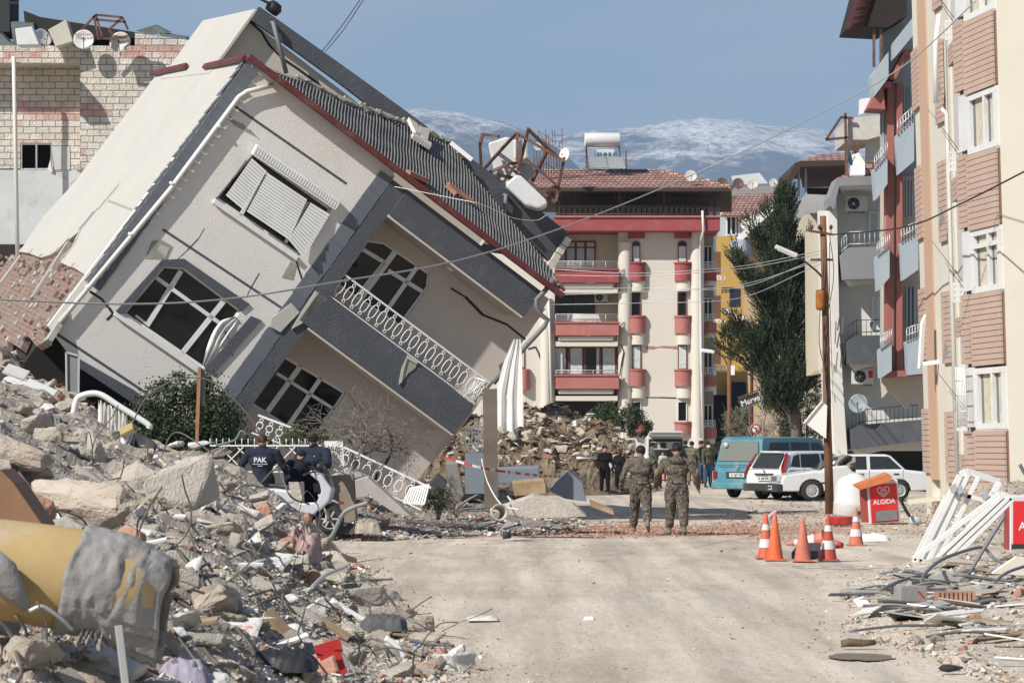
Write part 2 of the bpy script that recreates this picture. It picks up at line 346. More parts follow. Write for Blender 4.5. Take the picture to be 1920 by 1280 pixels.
def hollow_brick_mat():
    m, nt, p = nmat('hollow_brick_wall'); l = nt.links.new
    tc = N(nt, 'TexCoord'); sp = N(nt, 'SeparateXYZ'); l(tc.outputs['Object'], sp.inputs[0]); cb = N(nt, 'CombineXYZ'); l(sp.outputs['Y'], cb.inputs[0]); l(sp.outputs['Z'], cb.inputs[1])
    b = N(nt, 'TexBrick', i_Scale=1.0); b.inputs['Color1'].default_value = (.50, .24, .16, 1); b.inputs['Color2'].default_value = (.40, .19, .13, 1); b.inputs['Mortar'].default_value = (.45, .42, .38, 1)
    b.inputs['Mortar Size'].default_value = .014; b.inputs['Brick Width'].default_value = .3; b.inputs['Row Height'].default_value = .11; l(cb.outputs[0], b.inputs['Vector'])
    n = N(nt, 'TexNoise', i_Scale=2.2, i_Detail=8., i_Roughness=.7); l(tc.outputs['Object'], n.inputs['Vector']); r = N(nt, 'MapRange', i_1=.5, i_2=.56, i_3=0., i_4=.95); l(n.outputs[0], r.inputs[0])
    x = N(nt, 'MixRGB', i_2=(.45, .41, .36, 1)); l(r.outputs[0], x.inputs[0]); l(b.outputs[0], x.inputs[1]); l(x.outputs[0], p.inputs['Base Color'])
    wv = N(nt, 'TexWave', i_Scale=9.0, wave_type='BANDS', bands_direction='Z'); l(tc.outputs['Object'], wv.inputs['Vector']); ad = N(nt, 'Math', operation='ADD'); l(wv.outputs['Fac'], ad.inputs[0]); l(n.outputs[0], ad.inputs[1])
    bu = N(nt, 'Bump', i_Strength=.9, i_Distance=.06); l(ad.outputs[0], bu.inputs['Height']); l(bu.outputs[0], p.inputs['Normal']); p.inputs['Roughness'].default_value = .95; return m
brickw = hollow_brick_mat(); brickw2 = brickw
uq = UV(745, 325)[0]; uR = UV(1036, 520)[0] - .05; uW = uR - .35; vB = .2
# --- front wall left part with two window openings
W1 = [(475, 288), (622, 392), (562, 480), (404, 372)]; W2 = [(232, 588), (306, 499), (346, 502), (452, 582), (381, 690)]
o_ = [UV(*p) for p in [(465, 113), (745, 316)]] + [(uq, UV(440, 880)[1] - 1), UV(420, 872), UV(345, 818), UV(249, 755), UV(150, 690), UV(90, 611)]
mb = B(); mb.slab(o_, [[UV(*p) for p in W1], [UV(*p) for p in W2]], fr, 0, .22); hb(mb, 'front_wall', stucco)
mb = B(); vs1, vs2 = UV(107, 626), UV(275, 737); hpoly(mb, [(118, 655), (150, 690), (249, 755), (340, 815), (350, 800), (250, 730)], -.05, -.002); hb(mb, 'plinth', slate)
# recessed wall of the two balconies
R1 = [(684, 450), (722, 455), (806, 512), (803, 540), (750, 612), (628, 532)]; R2 = [(527, 662), (650, 735), (640, 750), (585, 830), (462, 752)]
mb = B(); mb.slab([(uq - .05, 9.0), (UV(1030, 560, 1.2)[0], 9.0)] + [UV(*p, 1.2) for p in ((1000, 612), (988, 630), (960, 652), (955, 668), (935, 685), (938, 700), (915, 722), (905, 748), (880, 775), (842, 818), (820, 838), (812, 862), (786, 896), (770, 905), (755, 935), (735, 960))] + [(uq - .05, -3)], [[UV(*p, 1.2) for p in R1], [UV(*p, 1.2) for p in R2]], fr, 1.2, 1.42)
hb(mb, 'recessed_wall', stucco_b)
mb = B(); mb.box(uq - .22, uq - .002, .02, 1.4, -2, 8.95); hb(mb, 'return_wall', stucco_b)
# side wall (white, facing left) with ragged lower edge, brick below it
def SV(px, py, u=0.0): p = HP(px, py, (1, 0, 0), u); return (p.y, p.z)
sw_edge = [(40, 470), (62, 474), (80, 482), (98, 478), (112, 470), (132, 450), (152, 435), (140, 462), (118, 490), (140, 500), (166, 517)]
sw = [(466, 114), (296, 141), (258, 190), (200, 265), (140, 345), (85, 405), (40, 470), (62, 474), (80, 482), (98, 478), (112, 470), (132, 450), (152, 435), (140, 462), (118, 490), (140, 500), (166, 517)]
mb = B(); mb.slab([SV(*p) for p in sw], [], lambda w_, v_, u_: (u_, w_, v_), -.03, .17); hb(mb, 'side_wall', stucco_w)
bw = [(172, 500), (150, 490), (120, 470), (90, 480), (62, 462), (40, 480), (22, 478), (8, 500), (-8, 505), (-25, 540), (-60, 560), (-60, 720), (-20, 700), (10, 668), (18, 640), (40, 655), (52, 628), (70, 650), (88, 640), (84, 618), (97, 610)]
mb = B(); mb.slab([SV(*p, .06) for p in bw], [], lambda w_, v_, u_: (u_, w_, v_), .035, .2); hb(mb, 'brick_infill', brickw, label='bare hollow brick wall below torn white plaster')
rr_ = random.Random(5); mb = B()
for i in range(150):
    t = rr_.random(); e_ = rr_.random(); px_, py_ = -20 + 185 * e_, 478 + 25 * e_ + 130 * t ** 1.6 + (30 if e_ < .5 else 0) * t; q_ = SV(px_, py_, .03); s_ = rr_.uniform(.03, .11)
    if q_[0] < .25: continue
    mb.obox((.02 - .03 * rr_.random(), q_[0], q_[1]), (rr_.uniform(.015, .05), 0, 0), (0, s_ * rr_.uniform(.6, 1.6), rr_.uniform(-.02, .02)), (0, rr_.uniform(-.02, .02), s_ * .6), rr_.choice((0, 0, 1, 2)))
hb(mb, 'broken_masonry', [brickw, conc, mat('grey_mortar_patch', (.46, .43, .38), .95, .2, 4, .6)])['kind'] = 'stuff'
mb = B()
for a_, b_ in zip(sw_edge[:-1], sw_edge[1:]): 
    p_, q_ = SV(*a_), SV(*b_); mb.bar((0, p_[0], p_[1]), (-.05 * rr_.random(), q_[0], q_[1]), rr_.uniform(.05, .13), .09, (1, 0, 0))
hb(mb, 'torn_plaster_edge', mat('grey_mortar_patch', (.46, .43, .38)))
mb = B()
for a, b_, wd in (((128, 455), (60, 560), .22), ((170, 512), (88, 640), .3), ((40, 480), (-20, 560), .3)):
    mb = B(); p, q = SV(*a), SV(*b_); mb.bar((.02, p[0], p[1]), (.02, q[0], q[1]), wd, .12, (1, 0, 0)); hb(mb, 'concrete_column', conc)
crack_m = mat('dark_crack', (.03, .027, .024), .95, bump=0)
raw = mat('raw_render', (.30, .29, .25), .95, .2, 6, .5, 40)
mb = B()
for a, b_, wd, mi in (((224, 349), (188, 391), .2, 1), ((178, 398), (150, 432), .05, 0), ((205, 378), (250, 395), .05, 1), ((186, 392), (150, 436), .03, 0)):
    p, q = SV(*a), SV(*b_); mb.bar((-.033, p[0], p[1]), (-.033, q[0], q[1]), wd, .012, (1, 0, 0), mi)
hb(mb, 'wall_crack', [crack_m, raw])
# hidden sides and core
mb = B(); mb.prism([(UV(980, 640, 1.45)[0], 1.45, 8.8), (UV(980, 640, 1.45)[0], 1.45, 5.5), (UV(770, 915, 1.45)[0], 1.45, UV(770, 915, 1.45)[1]), (uq, 1.45, -2), (uq, 1.45, 8.8)], (0, 10.3, 0)); mb.box(.2, uW, 11.8, 12, -1, 8.9); mb.box(.2, uW, 1.5, 11.8, 8.8, 8.99); hb(mb, 'rear_walls', stucco_b)
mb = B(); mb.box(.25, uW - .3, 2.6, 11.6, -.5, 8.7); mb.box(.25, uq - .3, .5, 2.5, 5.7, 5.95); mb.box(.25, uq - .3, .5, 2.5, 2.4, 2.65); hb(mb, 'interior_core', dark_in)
# corner tiles: slate slabs laid in a saw-tooth column
def tiles(name, u0, ua, v0, v1, wd, flip=1):
    mb = B(); n = int((v1 - v0) / .235); h = (v1 - v0) / n
    for i in range(n):
        a = v0 + i * h; j = random.uniform(-.012, .012)
        mb.obox((u0 + wd / 2 + j, -.03, a + h / 2), (wd / 2, -.012, 0), (0, .012, 0), (0, -.018, h / 2))
        if ua is not None: mb.obox((u0 - .045 + j, wd * .32, a + h / 2), (.012, .0, 0), (0, wd * .36, 0), (.012, 0, h / 2))
    return hb(mb, name, slate_t, bev=.004)
cB = UV(165, 530)[1]; tiles('corner_tiles', -.02, 1, cB, 8.95, .33)
tiles('corner_tiles', uq - .36, None, vB - 1.6, 8.85, .34)
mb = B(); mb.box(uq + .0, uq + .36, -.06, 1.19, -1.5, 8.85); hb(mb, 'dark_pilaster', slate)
# grooves in the render
mb = B()
for a, b_, wd in (((441, 200), (650, 345), .055), ((305, 430), (540, 585), .055), ((107, 626), (275, 737), .06)): mb = B(); hbar(mb, a, b_, wd, -.004, .02, 0); hb(mb, 'groove_band', slate)
# cracks and fallen render
mb = B()
for pts in ([(426, 214), (452, 238), (470, 245), (486, 262)], [(168, 546), (190, 560), (205, 578), (212, 588), (200, 600)], [(556, 490), (560, 505), (572, 540), (590, 560)], [(845, 540), (873, 557), (905, 590), (950, 608), (985, 636)], [(383, 428), (372, 447), (350, 470), (330, 488)], [(462, 300), (440, 330), (428, 352)], [(486, 512), (470, 540), (462, 556)], [(420, 618), (432, 640), (436, 668)], [(650, 470), (663, 485), (668, 500)], [(725, 800), (735, 820), (733, 850), (722, 870)], [(708, 885), (700, 915)]):
    w_ = 0 if pts[0][0] < 600 else 1.2; mb = B()
    for a, b_ in zip(pts, pts[1:]): hbar(mb, a, b_, random.uniform(.05, .12) * (.8 if w_ else (.5 if len(pts) > 4 or pts[0][0] == 556 else .16)), w_ - .006, w_ + .02, w_)
    hb(mb, 'wall_crack', crack_m)
mb = B(); 
for q in ([(284, 452), (303, 449), (324, 462), (313, 486), (272, 485)], [(528, 520), (545, 490), (557, 497), (549, 525)], [(426, 222), (455, 232), (483, 258), (470, 252), (440, 236)]):
    mb = B(); hpoly(mb, q, -.008, .01, 0); hb(mb, 'raw_patch', raw)
mb = B(); hpoly(mb, [(294, 467), (301, 458), (318, 465), (311, 482)], -.014, -.009, 0); hb(mb, 'loose_render', stucco_w); mb = B(); hpoly(mb, [(508, 596), (545, 568), (560, 585), (524, 622), (505, 612)], -.1, -.04, 0); hb(mb, 'loose_render', stucco_w); mb = B(); hpoly(mb, [(590, 545), (612, 560), (575, 600), (545, 616), (560, 590)], -.12, -.07, 0); hb(mb, 'loose_render', stucco_w)
# --- windows
def winbars(name, bars, w0, w1, wp, panes, wglass, parent=None):
    mb = B()
    for a, b_, wd in bars: hbar(mb, a, b_, wd, w0, w1, wp)
    f_ = hb(mb, name, white_pvc)
    mb = B(); hpoly(mb, panes, wglass, wglass + .02, wp); mb.build('pane', glass_m, f_, world=False); return f_
winbars('window', [((306, 501), (232, 588), .09), ((232, 588), (381, 690), .1), ((346, 503), (452, 582), .08), ((306, 500), (346, 503), .06), ((452, 582), (383, 688), .08), ((341, 508), (277, 611), .11), ((422, 564), (344, 662), .11), ((292, 519), (437, 623), .085), ((288, 518), (250, 568), .05), ((256, 592), (274, 606), .05)], .1, .17, 0, W2, .14)
winbars('window', [((475, 288), (404, 372), .09), ((404, 372), (562, 480), .1), ((622, 392), (562, 480), .09), ((475, 288), (622, 392), .08), ((503, 322), (452, 405), .08), ((578, 378), (537, 455), .08)], .08, .15, 0, W1, .13)
winbars('window', [((684, 452), (628, 532), .1), ((628, 532), (750, 612), .1), ((684, 450), (722, 455), .08), ((722, 455), (806, 512), .09), ((806, 512), (803, 540), .08), ((803, 540), (750, 612), .1), ((742, 472), (677, 560), .13), ((785, 498), (722, 588), .1), ((729, 507), (795, 548), .09), ((680, 467), (722, 492), .09), ((722, 492), (672, 552), .08)], 1.25, 1.33, 1.2, R1, 1.3)
winbars('window', [((527, 664), (462, 752), .12), ((527, 662), (650, 735), .12), ((650, 735), (588, 826), .1), ((462, 752), (585, 830), .1), ((566, 684), (500, 775), .12), ((603, 708), (540, 800), .1), ((520, 700), (640, 775), .07)], 1.25, 1.33, 1.2, R2, 1.3)
# grey surround of the big window
mb = B()
for q in ([(215, 585), (303, 487), (306, 500), (232, 588)], [(303, 487), (345, 485), (346, 502), (306, 500)], [(345, 485), (468, 570), (452, 583), (346, 502)], [(470, 592), (490, 600), (398, 702), (383, 692)]): hpoly(mb, q, -.05, 0, 0)
hb(mb, 'window_surround', slate, bev=.01)
mb = B(); hbar(mb, (214, 587), (384, 704), .09, -.1, .02, 0); hb(mb, 'window_sill', white_pvc); mb = B(); hbar(mb, (400, 377), (556, 484), .1, -.1, .02, 0); hb(mb, 'window_sill', white_pvc)
cloth_w = mat('white_cloth', (.68, .66, .62), .9, .12, 2, .3, 12)
mb = B(); P = [UV(*p, .02) for p in ((447, 600), (430, 620), (408, 655), (384, 690))]; rows = []
for i in range(16):
    t = i / 15 * (len(P) - 1); k = min(int(t), len(P) - 2); a = Vector(P[k]).lerp(Vector(P[k + 1]), t - k); wd = .1 + .2 * math.sin(t / 3 * math.pi)
    for j in range(8): rows.append((a.x - wd * j / 7, .0 - .05 * math.sin(j * 2.1 + i * .3), a.y + wd * .3 * j / 7))
mb.add(rows, [(i * 8 + j, i * 8 + j + 1, i * 8 + j + 9, i * 8 + j + 8) for i in range(15) for j in range(7)], sm=True); hb(mb, 'curtain', cloth_w, fix=False)
# shutter box and three roller shutter panels of the upper window
mb = B(); hpoly(mb, [(480, 270), (637, 376), (628, 395), (470, 289)], -.26, -.04, -.1); sb = hb(mb, 'shutter_box', white_pvc, bev=.02)
mb = B()
for i in range(34):
    t = (i + .5) / 34; a = (480 + 157 * t, 270 + 106 * t); hbar(mb, (a[0] - 2, a[1] + 4), (a[0] - 8, a[1] + 15), .045, -.285, -.26, -.1)
mb.build('ribbing', white_pvc, sb, world=False)
for q, tl in (([(472, 297), (499, 321), (456, 395), (422, 367)], .05), ([(502, 325), (575, 374), (540, 450), (461, 397)], .09), ([(582, 380), (618, 402), (566, 484), (538, 450)], .16)):
    A_, B_, C_, D_ = [Vector(UV(*p, -.05)) for p in q]; mb = B(); n = 15
    for i in range(n):
        t0, t1 = i / n, (i + .86) / n
        pts = [A_.lerp(D_, t0), B_.lerp(C_, t0), B_.lerp(C_, t1), A_.lerp(D_, t1)]
        mb.prism([(p.x, -.08 - tl * (t0 if k < 2 else t1), p.y) for k, p in enumerate(pts)], (0, .02, 0))
    hb(mb, 'shutter', white_pvc)
# --- balcony parapets, soffits, railings
gdk = slate
mb = B(); u1, u2 = UV(774, 353)[0] - .25, uR
mb.box(uq + .365, u2, -.12, .06, UV(741, 412)[1], 8.86); mb.box(u2 - .14, u2, .06, 1.15, UV(741, 412)[1], 8.86); hb(mb, 'upper_parapet', gdk)
vb1 = UV(741, 412)[1]
mb = B(); mb.box(uq + .365, u2 - .01, -.08, 1.19, vb1 - .06, vb1 - .002); hb(mb, 'soffit', soff)
mb = B(); mb.ball((UV(850, 493, .6)[0], .55, vb1 - .06), .11, .11, .06); hb(mb, 'ceiling_lamp', white_pvc)
vt2, vb2 = UV(750, 650)[1] + .04, UV(757, 745)[1]
vt2 = (UV(640, 583)[1] + UV(888, 752)[1]) / 2; vb2 = UV(750, 739)[1]
mb = B(); u2 = UV(893, 752)[0]; mb.box(uq + .1, u2, -.12, .06, vb2, vt2); mb.box(u2 - .14, u2, .06, 1.15, vb2, vt2); hb(mb, 'lower_parapet', gdk)
mb = B(); mb.box(uq + .37, u2 - .01, -.08, 1.19, vb2 - .06, vb2 - .002); hb(mb, 'soffit', soff)
mb = B(); hpoly(mb, [(764, 665), (783, 678), (778, 690), (765, 700), (752, 718), (748, 712), (756, 690)], -.14, -.1, -.12); hb(mb, 'raw_patch', raw)
mb = B(); hpoly(mb, [(764, 665), (783, 678), (781, 682), (763, 672), (757, 692), (753, 715), (747, 720), (752, 690)], -.165, -.14, -.12); hb(mb, 'loose_render', stucco_w)
def railing(name, parent, A_, U_, V_, n, step, hgt, m, r=.011, bld=None):
    mb = B(); A_, U_, V_ = Vector(A_), Vector(U_), Vector(V_)
    mb.bar(A_ + V_ * hgt, A_ + V_ * hgt + U_ * n * step, .045, .04, V_); mb.bar(A_ + V_ * .05, A_ + V_ * .05 + U_ * n * step, .025, .025, V_)
    for i in range(n):
        c = A_ + U_ * (i + .5) * step + V_ * (hgt * .5 + .03); a, b_ = step * .31, hgt * .5 - .15
        mb.tube([c + U_ * (a * math.copysign(abs(math.cos(t)) ** .6, math.cos(t))) + V_ * (b_ * math.sin(t)) for t in [k * math.pi / 8 for k in range(16)]], r, 5, closed=True)
        for s_ in (-1, 1): mb.tube([c + V_ * s_ * (b_ + .045) + U_ * .035 * math.cos(t) + V_ * .035 * math.sin(t) for t in [k * math.pi / 4 for k in range(8)]], r * .9, 4, closed=True)
    return mb
nr = 19; mb = railing('railing', house, (uq + .1, -.02, vt2 - .0), (1, 0, 0), (0, 0, 1), nr, (u2 - uq - .1) / nr, .62, white_paint); hb(mb, 'balcony_railing', white_paint)
mb = railing('railing', house, (u2 - .02, .0, vt2), (0, 1, 0), (0, 0, 1), 5, .23, .62, white_paint); hb(mb, 'balcony_railing', white_paint)
# --- pipes
pipe_w = mat('white_pipe', (.68, .67, .63), .4, .06, bump=.02)
mb = B(); pts = [(512, 160), (463, 172), (448, 182), (330, 340), (325, 348), (112, 604)]; mb.tube([(UV(*p, -.12)[0], -.12, UV(*p, -.12)[1]) for p in spline([(x, y, 0) for x, y in pts], 1) for p in [(p[0], p[1])]], .055, 10)
for t in (.15, .4, .62, .85): a, b_ = UV(463 + (112 - 463) * t, 172 + 432 * t, -.12); mb.tube([(a, -.12, b_ - .03), (a, -.12, b_ + .03)], .07, 10)
hb(mb, 'drainpipe', pipe_w)
gpipe = mat('grey_pipe', (.16, .17, .18), .5, .1, bump=.02)
mb = B(); mb.tube([(UV(*p, -.25)[0], -.25, UV(*p, -.25)[1]) for p in [(1038, 523), (1022, 545), (1006, 562), (1006, 575), (1014, 590), (1027, 600), (1020, 612), (985, 650), (925, 718)]], .06, 10)
hb(mb, 'drainpipe', gpipe, label='dark grey drainpipe bent round the broken right corner')
# --- eaves: maroon gutter, corrugated canopy
mb = B(); mb.box(-.12, uR + .38, -.5, -.36, 8.96, 9.1); mb.box(-.12, uR + .38, -.36, -.02, 9.02, 9.08); hb(mb, 'gutter', redm, bev=.02)
mb = B()
for a, b_ in (((464, 118), (390, 130)), ((355, 132), (290, 143))):
    mb = B(); p, q = SV(*a), SV(*b_); mb.bar((-.13, p[0], p[1] + .04), (-.1, q[0], q[1] + .0), .1, .13, (0, 0, 1)); hb(mb, 'side_gutter', redm, bev=.02)
sl = .42; pn = (0, -sl, 1); pc = 9.05 + sl * .36
def RP(px, py): p = HP(px, py, pn, pc); return (p.x, p.y)
up = sorted([RP(*p) for p in [(506, 130), (560, 150), (640, 190), (700, 212), (757, 232), (841, 269), (900, 345), (969, 427), (1010, 478), (1045, 520)]])
corr = mat('fibre_cement_sheet', (.20, .195, .18), .95, .3, 2.5, .5, 30, dirt=(.12, .11, .1), dk=.6)
mb = B(); n = 640; vs = []; u0_, u1_ = up[0][0], up[-1][0]
for i in range(n):
    u = u0_ + (u1_ - u0_) * i / (n - 1); h = .032 * math.sin(u * 2 * math.pi / .088); wt = ipl(u, up) + .02 * noise.noise((u * 6, 0, 0))
    for k in range(5):
        w_ = -.4 + (wt + .4) * k / 4; j = .03 * noise.noise((u * .8, w_ * .9, 2)); vs.append((u, w_, pc + sl * w_ + h + j + (.03 if k % 2 else 0)))
mb.add(vs, [(i * 5 + k, i * 5 + k + 1, i * 5 + k + 6, i * 5 + k + 5) for i in range(n - 1) for k in range(4)], sm=True)
hb(mb, 'corrugated_canopy', corr, fix=False)
mb = B(); random.seed(3)
for i in range(46):
    u = ipl(i / 45, [(0, up[1][0]), (1, up[5][0] + .3)]); wt = ipl(u, up); c = Vector((u, wt + random.uniform(-.05, .06), pc + sl * wt + .05)); s_ = random.uniform(.03, .1)
    mb.obox(c, (s_ * 1.4, random.uniform(-.03, .03), random.uniform(-.03, .03)), (0, s_ * .8, .03), (.02, -.02, s_ * .4))
hb(mb, 'mortar_debris', raw)
# --- set-back top storey
us, vt = UV(483, 20, 3.85)
mb = B(); mb.box(us, uR - .8, 4.15, 9.5, 8.7, vt - .25); hb(mb, 'top_storey_wall', stucco_b)
tpw = [(362, 134), (437, 29), (462, 20), (487, 13), (471, 37), (408, 118)]
mb = B(); mb.box(us - .06, us - .002, 3.86, 11, 8.75, vt); hb(mb, 'top_side_wall', stucco_w)
mb = B(); tb = [UV(*p, 3.85) for p in [(487, 13), (640, 121), (757, 205), (842, 268), (942, 339), (1068, 438), (1030, 490), (985, 440), (890, 362), (800, 285), (717, 217), (640, 158), (560, 100), (470, 37)]]
mb.slab(tb, [], fr, 3.85, 4.1); hb(mb, 'parapet_band', slate)
mb = B(); e = UV(1045, 455, 3.85); mb.box(e[0] - .25, e[0] + .03, 4.1, 9, e[1] - .5, e[1] + .1, 0)
for i in range(5):
    a, b_ = UV(1066 - 10 * i, 446 + 15 * i, 3.7), UV(1058 - 10 * i, 460 + 15 * i, 3.7); mb.bar((a[0], 3.7, a[1]), (b_[0], 3.7, b_[1]), .16, .1, (0, 1, 0), 1)
hb(mb, 'broken_edge', [slate, soff])
mb = B()
for px, py, q in ((512, 42, (537, 138)), (949, 366, (947, 398))):
    mb = B(); a, b_ = UV(px, py, 3.7), UV(*q, 3.7); mb.tube([(a[0], 3.95, a[1]), (a[0], 3.7, a[1]), (b_[0], 3.7, b_[1])], .055, 9); hb(mb, 'vent_pipe', gpipe)
mb = B(); P_ = [(468, 40), (490, 60), (505, 85), (530, 110), (560, 130), (600, 160)]
for a, b_ in zip(P_, P_[1:]): hbar(mb, a, b_, .05, 4.13, 4.15, 4.13)
hb(mb, 'wall_crack', crack_m)
# fallen chimney cowl on the top edge, broken ornament on the canopy
mb = B(); a = UV(513, 18, 4.0); mb.lathe([(0, -.12), (.16, -.1), (.2, .05), (.13, .16), (0, .17)], Matrix.Translation((a[0], 4.1, a[1] + .02)), 9); mb.bar((a[0] - .5, 4, a[1] - .02), (a[0] - .1, 4, a[1] + .06), .1, .05); hb(mb, 'chimney_cowl', black_metal)
mb = B()
for q in ([(757, 234), (772, 245), (784, 268), (770, 262)], [(778, 252), (798, 255), (792, 278), (782, 270)], [(765, 262), (800, 282), (799, 289), (766, 268)]):
    mb.prism([(*RP(*p), pc + sl * RP(*p)[1] + .12) for p in q], (0, .04, .1))
hb(mb, 'broken_moulding', soff)
mb = B()
for a, b_ in (((835, 352), (880, 385)), ((832, 355), (850, 372)), ((760, 330), (795, 345))):
    mb = B(); p, q = RP(*a), RP(*b_); mb.bar((p[0], p[1], pc + sl * p[1] + .1), (q[0], q[1], pc + sl * q[1] + .1), .16, .1); hb(mb, 'ridge_tile', mat('terracotta', (.36, .18, .13), .85, .25, 4, .3))
mb = B(); random.seed(11)
for i in range(9): p = RP(1000 + i * 6, 470 + i * 7.5); mb.obox((p[0], p[1] - .2, pc + .05 + i % 2 * .05), (.1, .02, 0), (-.02, .2, .06), (0, -.02, .03))
hb(mb, 'eaves_tiles', MC['terracotta'])
# white curtain blown out of the open right side
tag(mb.build('x', conc), 'x', 'x'); bpy.data.objects.remove(bpy.data.objects['x'])
mb = B(); vs = []; nc, nr_ = 26, 14; Yc = 66.5
for j in range(nr_):
    t = j / (nr_ - 1); xl = ipl(t, [(0, 962), (.25, 944), (.6, 930), (1, 930)]); xr = ipl(t, [(0, 976), (.15, 978), (.6, 980), (1, 983)])
    for i in range(nc):
        s_ = i / (nc - 1); p = at(xl + (xr - xl) * s_, 636 + 168 * t - 5 * math.sin(s_ * 9) * t, Yc); vs.append((p.x, Yc + .03 * (.3 + t) * math.sin(s_ * 17 + t * 1.5) + .012 * math.sin(s_ * 47 + t * 3), p.z))
mb.add(vs, [(j * nc + i, j * nc + i + 1, (j + 1) * nc + i + 1, (j + 1) * nc + i) for j in range(nr_ - 1) for i in range(nc - 1)], sm=True)
solo(mb, 'curtain', cloth_w, 'long white curtain hanging out of the toppled house past its broken right corner', 'curtain', fix=False)
# ================================================================ building helpers (front planes face the camera)
cream = mat('cream_render', (.57, .54, .475), .9, .06, .25, .25, 8, dirt=(.45, .41, .35), dk=.25, ds=.5)
cream2 = mat('yellowish_render', (.56, .50, .38), .9, .05, .3, .2, 8)
redp = mat('red_painted_render', (.28, .065, .068), .85, .1, .4, .2, 8, dirt=(.42, .2, .18), dk=.25)
redp2 = mat('faded_red_render', (.36, .135, .12), .85, .12, .4, .2, 8, dirt=(.5, .28, .25), dk=.3)
brownw = mat('brown_window_frame', (.16, .05, .03), .6, .1, bump=0)
silver = mat('silver_metal', (.5, .5, .5), .45, .1, bump=.02, metal=.4)
curt = mat('pale_curtain', (.50, .55, .55), .9, .25, 9, .4, 14)
asph = conc
def tile_mat(name, c1, c2, rowdir='Z', sx=.3, sz=.22):
    m, nt, p = nmat(name); l = nt.links.new; tc = N(nt, 'TexCoord'); sp = N(nt, 'SeparateXYZ'); l(tc.outputs['Object'], sp.inputs[0])
    cb = N(nt, 'CombineXYZ'); l(sp.outputs['X'], cb.inputs[0]); l(sp.outputs[rowdir], cb.inputs[1])
    b = N(nt, 'TexBrick', i_Scale=1.0); b.inputs['Color1'].default_value = (*c1, 1); b.inputs['Color2'].default_value = (*c2, 1); b.inputs['Mortar'].default_value = tuple(x * .3 for x in c1) + (1,)
    b.inputs['Mortar Size'].default_value = .03; b.inputs['Brick Width'].default_value = sx; b.inputs['Row Height'].default_value = sz; l(cb.outputs[0], b.inputs['Vector'])
    n = N(nt, 'TexNoise', i_Scale=.9, i_Detail=8., i_Roughness=.7); l(tc.outputs['Object'], n.inputs['Vector']); r = N(nt, 'MapRange', i_1=.35, i_2=.7, i_3=.6, i_4=1.25); l(n.outputs[0], r.inputs[0])
    mu = N(nt, 'VectorMath', operation='SCALE'); l(b.outputs[0], mu.inputs[0]); l(r.outputs[0], mu.inputs['Scale']); l(mu.outputs[0], p.inputs['Base Color'])
    bu = N(nt, 'Bump', i_Strength=1., i_Distance=.05); l(b.outputs['Fac'], bu.inputs['Height']); bu.invert = True; l(bu.outputs[0], p.inputs['Normal']); p.inputs['Roughness'].default_value = .9; return m
tile_r = tile_mat('pink_roof_tile', (.33, .17, .14), (.40, .24, .20)); tile_o = tile_mat('orange_ridge_tile', (.42, .23, .15), (.5, .3, .2))
def P3(px, py, Y): return at(px, py, Y)
def pquad(mb, pts, th=(0, .12, 0), mi=0): return mb.prism([at(*p) for p in pts], th, mi)
def win_px(parent, x0, y0, x1, y1, Y, fm, n=1, fw=.07, glassm=None, curtains=(), arch=False, proud=.05, name='window', trans=None):
    """window set into a wall plane at Y: frame part with its pane (and curtains) as sub-parts"""
    a, b = at(x0, y1, Y), at(x1, y0, Y); mb = B(); y_0, y_1 = Y - proud, Y + .02
    mb.box(a.x, b.x, y_0, y_1, a.z, a.z + fw); mb.box(a.x, b.x, y_0, y_1, b.z - fw, b.z)
    for i in range(n + 1): c = a.x + fw / 2 + (b.x - a.x - fw) * i / n; mb.box(c - fw / 2, c + fw / 2, y_0 + .002, y_1, a.z + fw, b.z - fw)
    if trans: z = b.z - (b.z - a.z) * trans; mb.box(a.x + fw, b.x - fw, y_0 + .004, y_1, z - fw / 2, z + fw / 2)
    if arch:
        c, r = (a.x + b.x) / 2, (b.x - a.x) / 2; mb.tube([(c + r * math.cos(t), Y - .02, b.z + r * math.sin(t)) for t in [k * math.pi / 10 for k in range(11)]], fw * .5, 5)
        for t in (1.1, 2.04): mb.bar((c, Y - .03, b.z), (c + r * math.cos(t), Y - .03, b.z + r * math.sin(t)), fw * .4, .02)
    f_ = mb.build(name, fm, parent); mb = B(); g = glassm or glass_m
    mb.box(a.x + .01, b.x - .01, Y - .025, Y - .006, a.z + .01, b.z - .01)
    if arch: mb.prism([(c + (r - .01) * math.cos(t), Y - .012, b.z + (r - .01) * math.sin(t)) for t in [k * math.pi / 10 for k in range(11)]], (0, .008, 0))
    mb.build('pane', g, f_)
    for (s, e) in curtains:
        mb = B(); k = 14; h0, h1 = a.z + fw, b.z - fw; vs = []
        for i in range(k):
            x = a.x + (b.x - a.x) * (s + (e - s) * i / (k - 1)); y = Y - .035 + .008 * math.sin(i * 2.3 + s * 9); vs += [(x, y, h0), (x, y, h1)]
        mb.add(vs, [(2 * i, 2 * i + 2, 2 * i + 3, 2 * i + 1) for i in range(k - 1)], sm=True); mb.build('curtain', curt, f_, fix=False)
    return f_
def rail_px(x0, y0, x1, y1, Y, nb=4, nv=5, r=.02, sides=0):
    a, b = at(x0, y1, Y), at(x1, y0, Y); mb = B()
    for i in range(nb): z = b.z - (b.z - a.z) * i / nb; mb.tube([(a.x, Y + sides, z), (a.x, Y, z), (b.x, Y, z), (b.x, Y + sides, z)] if sides else [(a.x, Y, z), (b.x, Y, z)], r * (1.3 if i == 0 else .8), 5)
    for i in range(nv): x = a.x + (b.x - a.x) * i / (nv - 1); mb.tube([(x, Y, a.z), (x, Y, b.z)], r, 5)
    return mb
